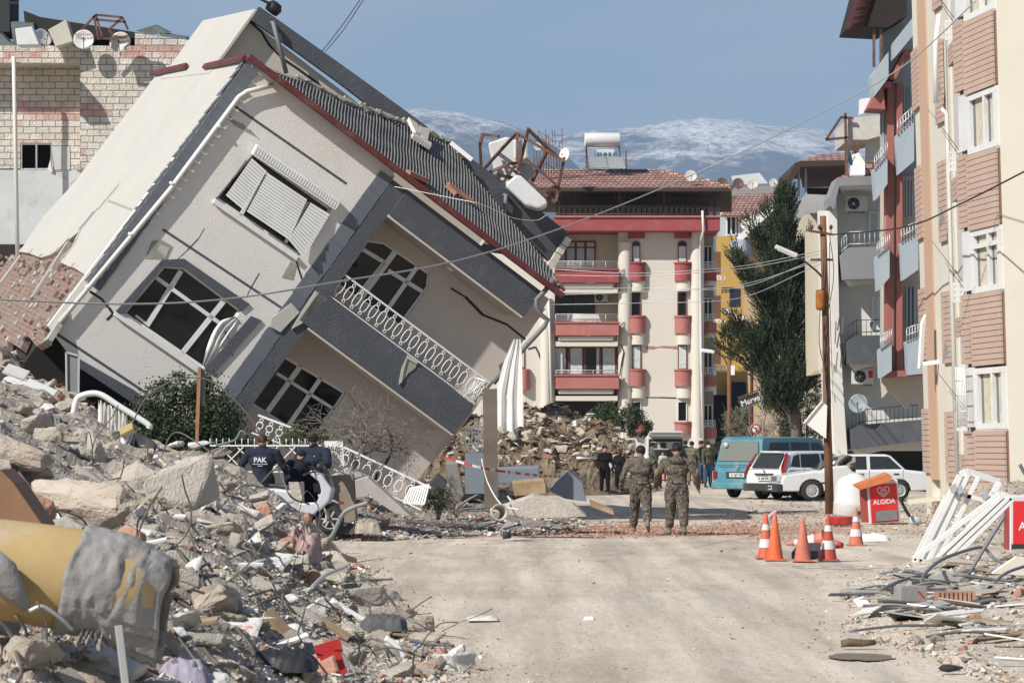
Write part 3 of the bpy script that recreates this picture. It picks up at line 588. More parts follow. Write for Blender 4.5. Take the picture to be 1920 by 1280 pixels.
def halfround(mb, xc, w_px, y0, y1, Y, dep, mi=0, n=12):
    c = at(xc, y0, Y); z1 = c.z; z0 = at(xc, y1, Y).z; r = w_px / 2 * Y / F
    pts = [Vector((c.x + r * math.cos(math.pi + math.pi * k / n) * 1.0, Y + dep * math.sin(math.pi + math.pi * k / n), z0)) for k in range(n + 1)]
    pts = [Vector((c.x - r, Y + .02, z0))] + pts[1:-1] + [Vector((c.x + r, Y + .02, z0))]
    return mb.prism(pts, (0, 0, z1 - z0), mi)
# ================================================================ red and cream apartment block at the end of the street
YA = 168.0
apt = thing('apartment_block', 'cream apartment block with red balconies and a pink tiled roof at the end of the street', 'apartment block', at(1150, 882, YA))
apt['label'] = 'cream apartment block with red balconies and pink tiled roof at the street end'
def A(mb, n, m, **k): return mb.build(n, m, apt, **k)
holes = [(1185, 450, 1200, 492), (1271, 450, 1287, 492), (1183, 548, 1201, 592), (1270, 548, 1287, 592), (1184, 648, 1202, 692), (1271, 648, 1288, 692), (1183, 752, 1202, 790), (1270, 752, 1288, 790)]
mb = B(); pbox(mb, 1160, 433, 1318, 884, YA, 12); pbox(mb, 880, 433, 1040, 884, YA + .02, 12)
for y in (540, 640, 742): pbox(mb, 1042, y, 1158, y + 9, YA - .6, 2.2)
A(mb, 'wall', cream)
mb = B(); pbox(mb, 1040, 433, 1160, 884, YA + 1.8, 10); A(mb, 'loggia_wall', cream2)
mb = B()
for y0, y1 in ((1, 0),):
    halfround(mb, 1172, 26, 455, 884, YA - .01, .42); halfround(mb, 1307, 26, 433, 884, YA - .01, .5); halfround(mb, 1024, 22, 560, 884, YA - .01, .42)
A(mb, 'round_column', cream)
mb = B(); pbox(mb, 1038, 406, 1350, 433, YA - 1.3, 13); A(mb, 'red_cornice', redp, bev=.03)
mb = B(); pbox(mb, 1038, 404, 1351, 407.5, YA - 1.4, 13.2); A(mb, 'cornice_cap', redp2)
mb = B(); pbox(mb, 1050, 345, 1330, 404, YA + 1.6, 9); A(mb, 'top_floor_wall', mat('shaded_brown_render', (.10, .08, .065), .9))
mb = B()
for x in (1078, 1162, 1245, 1340, 1045):
    pbox(mb, x - 3, 350, x + 3, 405, YA - .9, .2)
    for s in (-1, 1): p, q = at(x, 374, YA - .8), at(x + s * 14, 352, YA - .8); mb.tube(spline([p, p + Vector((s * .25, 0, .2)), q], 3), .05, 5)
A(mb, 'timber_posts', mat('dark_timber', (.055, .035, .027), .8), ).name = 'timber_post'
mb = B(); p0, p1 = at(1042, 404, YA - 1.1), at(1350, 386, YA - 1.1); mb.tube([(p0.x, p0.y, p1.z), (p1.x, p0.y, p1.z)], .035, 5); mb.tube([(p0.x, p0.y, p0.z + .08), (p1.x, p0.y, p0.z + .08)], .03, 5)
k = 0; x = p0.x
while x < p1.x:
    c = Vector((x, p0.y, (p0.z + p1.z) / 2 + .03)); mb.tube([c + Vector((.085 * math.cos(t), 0, .22 * math.sin(t))) for t in [j * math.pi / 4 for j in range(8)]], .016, 4, closed=True)
    mb.bar((x + .15, p0.y, p0.z), (x + .15, p0.y, p1.z), .025); x += .3
A(mb, 'roof_railing', mat('wrought_iron', (.07, .05, .04), .6, bump=0))
# roof: hip with tiles, eaves and ridge
mb = B(); e0, e1, e2, e3 = at(985, 352, YA - 1.8), at(1372, 350, YA - 1.8), at(1372, 350, YA + 14), at(985, 352, YA + 14)
t0, t1 = at(1020, 321, YA + 6), at(1235, 321, YA + 6)
for a in (e0, e1, e2, e3): a.z = e0.z
mb.poly([e0, e1, t1, t0]); mb.poly([e1, e2, t1]); mb.poly([e2, e3, t0, t1]); mb.poly([e3, e0, t0]); A(mb, 'roof', tile_r)
mb = B(); mb.prism([e0 - Vector((0, 0, .03)), e1 - Vector((0, 0, .03)), e2 - Vector((0, 0, .03)), e3 - Vector((0, 0, .03))], (0, 0, -.16)); A(mb, 'eaves', mat('dark_timber', (.09, .05, .035), .8))
mb = B(); n = 26
for i in range(n):
    t = i / n; c = e1.lerp(t1, t); d = (t1 - e1).normalized(); mb.tube([c, c + d * .5], [.14, .11], 8)
for i in range(50): c = t0.lerp(t1, i / 50); mb.tube([c, c + Vector((.32, 0, 0))], [.13, .1], 8)
A(mb, 'ridge_tiles', tile_o).name = 'ridge'
random.seed(5)
# balconies
for i, (y0, y1, m_) in enumerate(((507, 530, redp), (606, 629, redp2), (705, 729, redp2))):
    mb = B(); c0, c1 = at(1042, y1, YA - .9), at(1161, y0, YA - .9); b_ = mb.box(c0.x, c1.x, YA - .9, YA - .7, c0.z, c1.z); mb.box(c0.x, c0.x + .15, YA - .7, YA + .5, c0.z, c1.z); mb.box(c1.x - .15, c1.x, YA - .7, YA + .5, c0.z, c1.z)
    mb.box(c0.x - .06, c1.x + .06, YA - .98, YA - .62, c1.z - .002, c1.z + .09); bb = A(mb, 'balcony', m_, bev=.03)
    mb = B(); mb.box(c0.x + .15, c1.x - .3, YA - .72, YA + 1.7, c0.z - .28, c0.z - .01); mb.build('balcony_slab', cream, bb, bev=.08)
    rail_px(1042, y0 - (17 if i < 2 else 11), 1159, y0 - 2, YA - .8, 4 if i < 2 else 2, 6, .022).build('railing', silver, bb)
for xc in (1194, 1281):
    for k, (y0, y1, y2) in enumerate(((492, 527, 546), (592, 625, 646), (692, 724, 746), (790, 812, 812))):
        mb = B(); halfround(mb, xc, 32, y0 + 2, y1, YA - .02, .5, 0); halfround(mb, xc, 35, y0, y0 + 3, YA - .02, .56, 0); bb = A(mb, 'bay', redp if k == 0 else redp2)
        if y2 > y1: mb = B(); halfround(mb, xc + 2, 27, y1 + .1, y2, YA - .02, .38); mb.build('bay_base', cream, bb)
    mb = B(); halfround(mb, xc - 1, 31, 433, 447, YA - .02, .5); A(mb, 'bay_hood', redp)
mb = B(); halfround(mb, 983, 22, 692, 730, YA - .02, .5); A(mb, 'bay', redp2)
for x0, y0, x1, y1 in holes:
    f_ = win_px(apt, x0, y0 + (10 if y0 == 450 else 0), x1, y1, YA - .04, brownw if y0 < 700 else white_paint, 1, .05, None, ((.12, .9),) if y0 in (450, 648) else (), arch=(y0 == 450), proud=.04)
win_px(apt, 976, 650, 984, 690, YA, brownw, 1, .05, None, ((.1, .9),))
win_px(apt, 1060, 452, 1117, 500, YA + 1.75, brownw, 3, .09, None, ((.05, .3), (.38, .62), (.7, .95)), trans=.25)
win_px(apt, 1042, 553, 1116, 604, YA + 1.75, brownw, 2, .05)
win_px(apt, 1036, 648, 1157, 705, YA + .3, brownw, 4, .13, None, ((.02, .2), (.27, .46), (.68, .73), (.78, .97)))
mb = B(); pbox(mb, 1040, 742, 1158, 790, YA + 1.7, .05); A(mb, 'dark_opening', dark_in)
mb = B(); a, b = at(1070, 612, YA - .55), at(1130, 588, YA - .55)
mb.prism([(a.x, a.y, a.z + .1), (b.x, a.y, a.z), (b.x - .25, a.y, b.z), (a.x + .15, a.y, b.z)], (0, .2, 0)); solo(mb, 'laundry', cloth_w, 'white sheet hung over the middle balcony rail of the red and cream block', 'laundry')
mb = B(); x_, p_ = 1160.5, []
mb.tube([at(1028, 560, YA - .5), at(1030, 600, YA - .5), at(1034, 770, YA - .5)], .07, 6); A(mb, 'drainpipe', white_pvc)
mb = B(); mb.tube([at(1317, 395, YA - 1.5), at(1319, 432, YA - 1.5), at(1313, 452, YA - .6), at(1314, 650, YA - .6), at(1318, 830, YA - .6)], .07, 6); A(mb, 'drainpipe', white_pvc)
def crack(parent, P_, Y, wd=.05, nm='crack', m=None):
    mb = B()
    for a, b in zip(P_, P_[1:]): w_ = wd * random.uniform(.5, 1.5); mb.bar(at(*a, Y), at(*b, Y), w_, .012, (0, 1, 0))
    return mb.build(nm, m or crack_m, parent)
crack(apt, [(990, 654), (1004, 650), (1010, 662), (1018, 685), (1024, 700), (1033, 712)], YA - .01, .07)
crack(apt, [(1211, 651), (1228, 652), (1240, 650), (1262, 651), (1271, 652)], YA - .01, .12, m=MC['terracotta'])
crack(apt, [(1212, 745), (1240, 745), (1268, 746)], YA - .01, .05)
crack(apt, [(1164, 645), (1170, 660), (1165, 685), (1162, 705)], YA - .45, .09)
# right side of the block: little balconies round the corner
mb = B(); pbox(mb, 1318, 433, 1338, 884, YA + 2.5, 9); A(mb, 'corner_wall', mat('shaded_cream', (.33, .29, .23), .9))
for k, (y0, y1) in enumerate(((506, 527), (604, 624), (704, 724), (803, 822))):
    mb = B(); halfround(mb, 1329, 30, y0, y1, YA + 1.5, .6); bb = A(mb, 'balcony', redp if k == 0 else redp2); mb = B(); halfround(mb, 1330, 22, y1 + .1, y1 + 9, YA + 1.5, .45); mb.build('balcony_slab', cream, bb)
    rail_px(1317, y0 - 15, 1341, y0, YA + 1.0, 3, 9, .018).build('railing', white_paint, bb)
    win_px(apt, 1319, y0 - 45, 1336, y0 - 4, YA + 2.4, white_paint, 2, .05)
def hip_house(): pass
# ================================================================ yellow block and the tiled roofs behind it
yel = mat('ochre_render', (.50, .31, .085), .9, .07, .4, .2, 8)
YY = 190.0
yb = thing('yellow_block', 'ochre yellow apartment block behind the corner of the cream block', 'apartment block', at(1370, 875, YY))
mb = B(); pboxr(mb, 1343, 443, 1400, 740, YY, 10); yb_w = mb.build('wall', yel, yb)
mb = B(); pboxr(mb, 1325, 740, 1420, 876, YY + .5, 9); mb.build('ground_floor', dark_in, yb)
for y in (472, 554, 640): 
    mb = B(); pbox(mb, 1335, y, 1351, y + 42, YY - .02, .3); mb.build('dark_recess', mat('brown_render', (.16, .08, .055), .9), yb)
    rail_px(1337, y + 46, 1359, y + 56, YY - .6, 3, 4, .03).build('railing', white_paint, yb)
mb = B(); pbox(mb, 1368, 541, 1388, 574, YY - .05, .3); mb.build('dark_opening', mat('navy_opening', (.02, .025, .05), .7), yb)
mb = B(); pbox(mb, 1366, 716, 1400, 758, YY - 1.2, 2); mb.build('dark_balcony', mat('navy_opening', (.02, .025, .05), .7), yb)
tr = thing('tiled_house', 'pale blue house with a pink tiled roof and white window behind the cream block', 'house', at(1400, 870, 205))
mb = B(); pboxr(mb, 1345, 403, 1455, 870, 205, 8); mb.build('wall', mat('pale_blue_render', (.42, .47, .50), .9), tr)
mb = B(); a, b, c, d = at(1352, 403, 204), at(1452, 403, 204), at(1462, 363, 210), at(1385, 366, 210); mb.prism([a, b, c, d], (0, 0, -.15)); mb.build('roof', tile_r, tr)
win_px(tr, 1361, 405, 1381, 442, 204.9, white_paint, 2, .1)
win_px(tr, 1384, 405, 1402, 442, 204.9, white_paint, 2, .1, None, ((.05, .95),))
bh = thing('broken_roof_house', 'house with a broken red tiled gable and grey rounded balcony behind the cypress', 'house', at(1420, 880, 150))
mb = B(); mb.prism([at(*p, 150) for p in ((1388, 460), (1450, 385), (1462, 375), (1462, 882), (1412, 882))], (1, 6, 0)); mb.build('wall', mat('ochre_pale_render', (.46, .33, .20), .9), bh)
mb = B(); mb.prism([at(*p, 149.6) for p in ((1398, 440), (1450, 400), (1475, 470), (1445, 462))], (0, -.1, .1)); mb.build('roof', tile_r, bh)
mb = B()
for i in range(40): t = i / 40; p = at(1400 + 75 * t + random.uniform(-3, 3), 452 + 18 * t + random.uniform(-8, 3), 149.2); mb.obox(p, (.14, .03, .03), (0, .2, .04), (0, -.02, .02))
mb.build('broken_tiles', tile_o, bh)
mb = B(); mb.bar(at(1384, 450, 149), at(1455, 382, 149), .25, .3); mb.build('verge_board', white_pvc, bh)
mb = B(); halfround(mb, 1390, 42, 452, 482, 149.8, 1.2); mb.build('balcony', mat('blue_grey_render', (.30, .33, .37), .9), bh)
# long low roof with dishes, between cream block and cypress
lr = thing('grey_roof_house', 'house with a low grey tiled roof just above the pink tiled roof', 'house', at(1410, 875, 240))
mb = B(); pboxr(mb, 1350, 362, 1470, 875, 240, 8); mb.build('wall', cream2, lr)
mb = B(); mb.prism([at(1350, 364, 239), at(1462, 360, 239), at(1462, 348, 246), at(1360, 352, 246)], (0, 0, -.2)); mb.build('roof', mat('grey_tiles', (.26, .22, .2), .9, .3, 3), lr)
# ================================================================ brick faced building at the left
def facebrick():
    m, nt, p = nmat('split_face_block'); l = nt.links.new
    tc = N(nt, 'TexCoord'); sp = N(nt, 'SeparateXYZ'); l(tc.outputs['Object'], sp.inputs[0]); ax = N(nt, 'Math', operation='ADD'); l(sp.outputs['X'], ax.inputs[0]); l(sp.outputs['Y'], ax.inputs[1])
    cb = N(nt, 'CombineXYZ'); l(ax.outputs[0], cb.inputs[0]); l(sp.outputs['Z'], cb.inputs[1])
    b = N(nt, 'TexBrick', i_Scale=1.0); b.inputs['Color1'].default_value = (.60, .565, .50, 1); b.inputs['Color2'].default_value = (.52, .475, .40, 1); b.inputs['Mortar'].default_value = (.2, .19, .18, 1)
    b.inputs['Mortar Size'].default_value = .014; b.inputs['Brick Width'].default_value = .45; b.inputs['Row Height'].default_value = .225; b.inputs['Mortar Smooth'].default_value = .1; l(cb.outputs[0], b.inputs['Vector'])
    # pink and ochre courses: blocks picked one by one
    rx = N(nt, 'Math', operation='FLOOR'); dz = N(nt, 'Math', operation='DIVIDE', i_1=.225); l(sp.outputs['Z'], dz.inputs[0]); l(dz.outputs[0], rx.inputs[0])
    sh = N(nt, 'Math', operation='MODULO', i_1=2.); l(rx.outputs[0], sh.inputs[0]); s2 = N(nt, 'Math', operation='MULTIPLY_ADD', i_1=.5); dx = N(nt, 'Math', operation='DIVIDE', i_1=.45); l(ax.outputs[0], dx.inputs[0]); l(sh.outputs[0], s2.inputs[0]); l(dx.outputs[0], s2.inputs[2])
    fx = N(nt, 'Math', operation='FLOOR'); l(s2.outputs[0], fx.inputs[0]); c2 = N(nt, 'CombineXYZ'); l(fx.outputs[0], c2.inputs[0]); l(rx.outputs[0], c2.inputs[1])
    wn = N(nt, 'TexNoise', i_Scale=.23, i_Detail=1.); l(c2.outputs[0], wn.inputs['Vector']); wh = N(nt, 'TexWhiteNoise', noise_dimensions='2D'); l(c2.outputs[0], wh.inputs['Vector'])
    ad = N(nt, 'Math', operation='MULTIPLY_ADD', i_1=.09); l(wh.outputs[0], ad.inputs[0]); l(wn.outputs[0], ad.inputs[2])
    r = ramp(nt, [(0., (.5, .46, .37)), (.645, (.55, .40, .36)), (.70, (.50, .31, .27))], 'CONSTANT'); l(ad.outputs[0], r.inputs[0])
    fc = N(nt, 'Math', operation='GREATER_THAN', i_1=.645); l(ad.outputs[0], fc.inputs[0]); f2 = N(nt, 'Math', operation='SUBTRACT', i_0=1.); l(b.outputs['Fac'], f2.inputs[1]); f3 = N(nt, 'Math', operation='MULTIPLY'); l(fc.outputs[0], f3.inputs[0]); l(f2.outputs[0], f3.inputs[1])
    x = N(nt, 'MixRGB'); l(f3.outputs[0], x.inputs[0]); l(b.outputs[0], x.inputs[1]); l(r.outputs[0], x.inputs[2])
    n = N(nt, 'TexNoise', i_Scale=1.1, i_Detail=8., i_Roughness=.75); l(tc.outputs['Object'], n.inputs['Vector']); rr = N(nt, 'MapRange', i_1=.3, i_2=.75, i_3=.72, i_4=1.2); l(n.outputs[0], rr.inputs[0])
    mu = N(nt, 'VectorMath', operation='SCALE'); l(x.outputs[0], mu.inputs[0]); l(rr.outputs[0], mu.inputs['Scale']); l(mu.outputs[0], p.inputs['Base Color'])
    h = N(nt, 'TexNoise', i_Scale=14., i_Detail=4.); l(tc.outputs['Object'], h.inputs['Vector']); hh = N(nt, 'Math', operation='SUBTRACT'); l(h.outputs[0], hh.inputs[0]); l(b.outputs['Fac'], hh.inputs[1])
    bu = N(nt, 'Bump', i_Strength=.9, i_Distance=.05); l(hh.outputs[0], bu.inputs['Height']); l(bu.outputs[0], p.inputs['Normal']); p.inputs['Roughness'].default_value = .95; return m
fbm = facebrick(); YB = 105.0
lb = thing('brick_faced_building', 'building clad in pale and pink split-face blocks behind the toppled house', 'building', at(200, 922, YB))
def slabpx(mb, outer, holes, Y, dy, mi=0): return mb.slab([(at(*p, Y).x, at(*p, Y).z) for p in outer], [[(at(*p, Y).x, at(*p, Y).z) for p in h] for h in holes], lambda a, b, c: (a, c, b), Y, Y + dy, mi)
mb = B(); slabpx(mb, [(-120, 118), (168, 118), (168, 320), (130, 345), (112, 315), (-120, 318)], [[(38, 268), (98, 268), (98, 321 - 3), (38, 318)]], YB, .3); mb.build('recessed_wall', fbm, lb)
mb = B(); pbox(mb, 150, 118, 500, 318, YB - 1.3, 1.3); pbox(mb, -120, 86, 520, 118, YB - 1.3, 1.6); mb.prism([at(*p, YB - 1.29) for p in ((253, 86), (253, 62), (300, 68), (400, 82), (520, 100))], (0, 2, 0)); mb.build('projecting_wall', fbm, lb)
lw = mat('limewashed_wall', (.48, .50, .50), .9, .12, .7, .3, 14, dirt=(.3, .29, .27))
mb = B(); pbox(mb, -120, 318, 320, 925, YB + .01, .3); pbox(mb, 98, 275, 131, 318, YB - .03, .025); mb.build('lower_wall', lw, lb)
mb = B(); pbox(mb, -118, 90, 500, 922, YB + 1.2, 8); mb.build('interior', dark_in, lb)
mb = B(); a, b = at(38, 320, YB), at(98, 268, YB)
for x0, x1 in ((a.x, a.x + .06), (b.x - .06, b.x), ((a.x + b.x) / 2 - .03, (a.x + b.x) / 2 + .03)): mb.box(x0, x1, YB + .02, YB + .1, a.z, b.z)
mb.box(a.x + .06, b.x - .06, YB + .025, YB + .09, b.z - .06, b.z); mb.box(a.x + .06, b.x - .06, YB + .025, YB + .09, a.z, a.z + .06); f_ = mb.build('window', mat('grey_frame', (.3, .3, .3), .6), lb)
mb = B(); mb.add([at(89, 318, YB - .1), at(98, 322, YB - .1), at(96, 275, YB - .02), at(94, 300, YB - .15)], [(0, 1, 2, 3)]); mb.build('curtain', cloth_w, f_)
mb = B(); mb.tube([at(25, 108, YB - 1.45), at(26, 112, YB - 1.5), at(33, 482, YB - 1.4)], .075, 8); mb.build('drainpipe', pipe_w, lb)
mb = B(); mb.box(at(152, 0, YB).x, at(500, 0, YB).x, YB - 1.29, YB, at(0, 325, YB).z, at(0, 318.2, YB).z); mb.build('bay_underside', conc, lb)
mb = B(); pbox(mb, -60, 458, 62, 520, YB - .05, .1); mb.build('dark_opening', dark_in, lb)
mb = B(); mb.prism([at(*p, YB - .6) for p in ((44, 20), (75, 32), (250, 60), (392, 84), (392, 90), (240, 70), (50, 80))], (0, 3.5, 0)); 
mb.build('fallen_roof_sheet', mat('black_sheet_roof', (.018, .017, .016), .6, .3, 2, .3), lb)
mb = B(); 
for q in (((0, 62), (18, 80), (60, 84), (0, 86)), ((20, 42), (62, 44), (70, 80), (25, 82)), ((255, 58), (290, 48), (318, 62), (280, 66)), ((300, 62), (350, 70), (352, 76), (300, 70))):
    mb = B(); mb.prism([at(*p, YB - .9) for p in q], (0, .5, .1)); mb.build('roof_debris', mat('grey_sheet', (.12, .14, .14), .6, .3, 2, .3), lb)
dk = thing('dark_tower', 'dark stained chimney tower at the top left edge', 'tower', at(5, 90, YB + 1)); mb = B(); pbox(mb, -60, -60, 18, 60, YB + 1, 2); mb.build('shaft', mat('sooty_render', (.04, .042, .045), .9), dk); mb = B(); mb.bar(at(18, 6, YB + 1), at(34, 6, YB + 1), .12, .1); mb.build('bracket', black_metal, dk)
# ================================================================ right hand side of the street
peach = mat('peach_cladding', (.47, .345, .28), .8, .07, 1.2, .15, 12, dirt=(.42, .27, .19), dk=.25)
peach_s = mat('smooth_peach_render', (.50, .335, .23), .85, .06, .6, .15, 10)
creamr = mat('cream_smooth_render', (.62, .58, .485), .88, .05, .4, .12, 8, dirt=(.52, .47, .38), dk=.2)
lgrey = mat('light_grey_render', (.50, .49, .47), .88, .05, .4, .12, 8)
def top_of(px, Y, y): return HC - (y - YH) * Y / F
pb = thing('peach_building', 'peach and cream apartment building with grooved cladding at the right edge', 'apartment building', at(1897, 815, 64.4) - Vector((0, 0, 2)))
PL = [(1897, 64.4), (1838, 66.6), (1821, 67.4), (1806, 69.2), (1796, 70.6), (1781, 71.6), (1765, 73.0), (1750, 74.2), (1738, 75.7)]
PP = [Vector(((x - 960) * Y / F, Y, 0)) for x, Y in PL]
def wallseg(mb, i, z0, z1, th=.25, out=0.0, mi=0, t0=0., t1=1.):
    a, b = PP[i], PP[i + 1]; a, b = a.lerp(b, t0), a.lerp(b, t1); d = (b - a).normalized(); n = Vector((-d.y, d.x, 0)); n = n if n.x < 0 or (abs(n.x) < 1e-3 and n.y < 0) else -n
    if n.dot(-a) < 0: n = -n
    a, b = a + n * out, b + n * out
    return mb.prism([a + Vector((0, 0, z0)), b + Vector((0, 0, z0)), b + Vector((0, 0, z1)), a + Vector((0, 0, z1))], -n * th, mi)
def nrm_of(i):
    a, b = PP[i], PP[i + 1]; d = (b - a).normalized(); n = Vector((-d.y, d.x, 0)); return (n if n.dot(-a) > 0 else -n), d, a, b
def boards(mb, i, z0, z1, out, th=.05, h=.128, gap=.014, t0=0., t1=1.):
    n = max(1, round((z1 - z0) / h)); hh = (z1 - z0) / n
    for k in range(n): wallseg(mb, i, z0 + k * hh, z0 + (k + 1) * hh - gap, th, out, 0, t0, t1)
s0 = F / 66.6; ZT = 17
FLO = [HC - (y - YH) / s0 for y in (925, 684, 549, 430, 287, 172, 32, -80)]       # spandrel/window levels of the near bay
mb = B(); mb.prism([PP[0], PP[0] + Vector((3.2, -.3, 0)), PP[0] + Vector((3.2, 8, 0)), PP[0] + Vector((.1, 8, 0))], (0, 0, ZT)); pb_w = mb.build('end_wall', creamr, pb)
mb = B(); wallseg(mb, 0, 0, ZT, .3, -.22); wallseg(mb, 1, 0, ZT, .3, -.2); wallseg(mb, 2, 0, ZT, .3, -.05); mb.build('recessed_wall', lgrey, pb)
mb = B(); wallseg(mb, 3, 0, ZT, .3, 0); wallseg(mb, 5, 0, ZT, .3, .0); mb.build('cream_wall', creamr, pb)
mb = B(); wallseg(mb, 6, .9, ZT, .3, .04); mb.build('peach_pilaster', peach_s, pb)
mb = B(); wallseg(mb, 4, .2, ZT, .3, 0); wallseg(mb, 7, .2, ZT, .3, 0); mb.build('strip_wall', creamr, pb)
mb = B(); mb.prism([PP[0] + Vector((.4, .6, 0)), PP[8] + Vector((0, 0, 0)), PP[8] + Vector((6, 0, 0)), PP[0] + Vector((3, 6, 0))], (0, 0, ZT - .2)); mb.build('core', creamr, pb)
for (z0, z1) in ((FLO[0], FLO[1] + .0), (FLO[2] - 0, FLO[2] - 0), (FLO[1], FLO[1])): pass
def zc(y, Y): return HC - (y - YH) * Y / F
sp = [(1010, 805), (685, 548), (430, 287), (174, 36), (-80, -180)]
for a, b in sp:
    mb = B(); boards(mb, 0, zc(a, 66), zc(b, 66), .1, t0=.02, t1=.985); boards(mb, 1, zc(a - 3, 67), zc(b + 3, 67), .1); 
    wallseg(mb, 0, zc(a, 66) + .01, zc(b, 66) - .02, .3, .035, 1, .02, .985); wallseg(mb, 1, zc(a - 3, 67) + .01, zc(b + 3, 67) - .02, .3, .035, 1)
    mb.build('bay_cladding', [peach, mat('groove_shadow_gap', (.25, .15, .10), .95)], pb)
    mb = B(); boards(mb, 2, zc(a - 55, 68), zc(b + 45, 68), .1, t0=.0, t1=.7); wallseg(mb, 2, zc(a - 55, 68) + .01, zc(b + 45, 68) - .02, .3, .05, 1, 0, .7); mb.build('side_bay_cladding', [peach, MC['groove_shadow_gap']], pb)
for i, Y, rows in ((4, 71, [(905, 770), (680, 545), (452, 300), (230, 75), (15, -90)]), (7, 75, [(885, 765), (675, 540), (448, 312), (205, 92), (-15, -90)])):
    for a, b in rows: mb = B(); boards(mb, i, zc(a, Y), zc(b, Y), .07, h=.135); mb.build('strip_cladding', peach, pb)
# big two light windows with white frames
def bwin(i, z0, z1, t0, t1, nm='window', tr=False):
    n, d, a, b = nrm_of(i); a, b = a.lerp(b, t0), a.lerp(b, t1); ln = (b - a).length; mb = B(); up = Vector((0, 0, 1))
    def v(t, wd, zz0=z0, zz1=z1): p = a + d * t; mb.obox(p + n * .0 + up * (zz0 + zz1) / 2, d * wd / 2, n * .06, up * (zz1 - zz0) / 2)
    def h(z, wd): mb.obox(a + d * ln / 2 + n * .003 + up * z, d * ln / 2, n * .06, up * wd / 2)
    for t in (.07, ln * .42, ln - .07): v(t, .13)
    for t in (.2, ln - .19): v(t, .05, z0 + .1, z1 - .1)
    h(z0 + .05, .13); h(z1 - .06, .13); h(z0 - .05, .05)
    if tr: h(z0 + (z1 - z0) * .74, .1)
    f_ = mb.build(nm, white_pvc, pb); mb = B(); mb.obox(a + d * ln / 2 - n * .04 + up * (z0 + z1) / 2, d * ln / 2, n * .01, up * (z1 - z0) / 2); mb.build('pane', glass('grey_window_glass', (.10, .115, .105), .1), f_)
    mb = B(); vs = []
    for s, e in ((.08, .3), (.56, .8)):
        o_ = len(vs)
        for k in range(12): p = a + d * ln * (s + (e - s) * k / 11) - n * (.024 + .005 * math.sin(k * 2.2)); vs += [p + up * (z0 + .1), p + up * (z1 - .1)]
        mb.add(vs[o_:], [(2 * k, 2 * k + 2, 2 * k + 3, 2 * k + 1) for k in range(11)], sm=True)
    mb.build('curtain', mat('beige_curtain', (.52, .48, .38), .9, .2, 6), f_, fix=False)
for (a, b, t) in ((803, 690, 0), (547, 431, 1), (285, 176, 0), (34, -60, 0)): bwin(0, zc(a, 66), zc(b, 66), .02, .97, tr=t)
for (a, b) in ((800, 688), (545, 433), (283, 178), (32, -60)):
    n, d, p, q = nrm_of(1); mb = B(); mb.obox((p + q) / 2 + Vector((0, 0, (zc(a, 67) + zc(b, 67)) / 2)), (q - p) * .45, n * .03, Vector((0, 0, (zc(b, 67) - zc(a, 67)) / 2))); mb.build('side_window', white_pvc, pb)
mb = B(); q = PP[3].lerp(PP[4], .5) + Vector((-.06, -.1, 0))
mb.tube([q + Vector((0, 0, zc(900, 70))), q + Vector((0, 0, zc(215, 70))), q + Vector((-.12, 0, zc(205, 70)))], .055, 8); mb.tube([q + Vector((-.25, -.1, zc(195, 70))), q + Vector((-.22, -.1, zc(85, 70))), q + Vector((-.1, 0, zc(30, 70)))], .06, 8); mb.build('drainpipe', white_pvc, pb)
# perforated vent grilles and iron brackets
for y in (65, 308, 552, 790):
    c = PP[2].lerp(PP[3], .25) + Vector((-.12, -.1, zc(y, 68.4))); mb = B()
    for k in range(4): mb.box(c.x - .12, c.x + .12, c.y - .02, c.y + .01, c.z - .2 + k * .13, c.z - .14 + k * .13)
    for k in range(4): mb.box(c.x - .12 + .07 * k, c.x - .09 + .07 * k, c.y - .018, c.y + .008, c.z - .2, c.z + .25)
    mb.build('vent_grille', white_pvc, pb)
    mb = B(); mb.tube([c + Vector((-.3, -.3, .7)), c + Vector((.2, 0, .02))], .012, 4); mb.tube([c + Vector((-.6, -.3, 1.2)), c + Vector((.1, 0, .3))], .012, 4); mb.build('wire_bracket', gpipe, pb)
# burglar bars beside the lowest window
n, d, a, b = nrm_of(1); mb = B()
for k in range(7): p = a.lerp(b, k / 6) + n * .25; mb.tube([p + Vector((0, 0, zc(800, 67))), p + Vector((0, 0, zc(684, 67)))], .014, 4)
for y in (800, 770, 740, 712, 684): mb.tube([a + n * .25 + Vector((0, 0, zc(y, 67))), b + n * .25 + Vector((0, 0, zc(y, 67)))], .014, 4)
mb.build('window_grille', white_paint, pb)
mb = B(); q = PP[6].lerp(PP[5], .1) + Vector((-.3, -.2, 0)); mb.obox(q + Vector((-.1, 0, zc(640, 73))), (.05, .02, .1), (-.02, .05, 0), (.05, 0, .55)); mb.obox(q + Vector((.1, 0, zc(680, 73))), (.2, 0, .02), (0, .05, 0), (0, 0, .05)); mb.build('loose_flashing', white_paint, pb)
mb = B(); q = PP[3].lerp(PP[4], .9) + Vector((-.2, -.1, 0))
for y in (185, 430, 680): mb.prism([q + Vector((-.08, 0, zc(y, 70))), q + Vector((.08, 0, zc(y - 20, 70))), q + Vector((.0, 0, zc(y - 45, 70)))], (0, .03, 0))
mb.build('torn_render', mat('grey_scar', (.22, .22, .22), .9), pb)
shY = Matrix.Translation(Vector((10.5, 66, 0))) @ Matrix.Rotation(math.radians(-1.7), 4, 'Y') @ Matrix.Translation(-Vector((10.5, 66, 0)))
pb.matrix_world = shY @ pb.matrix_world
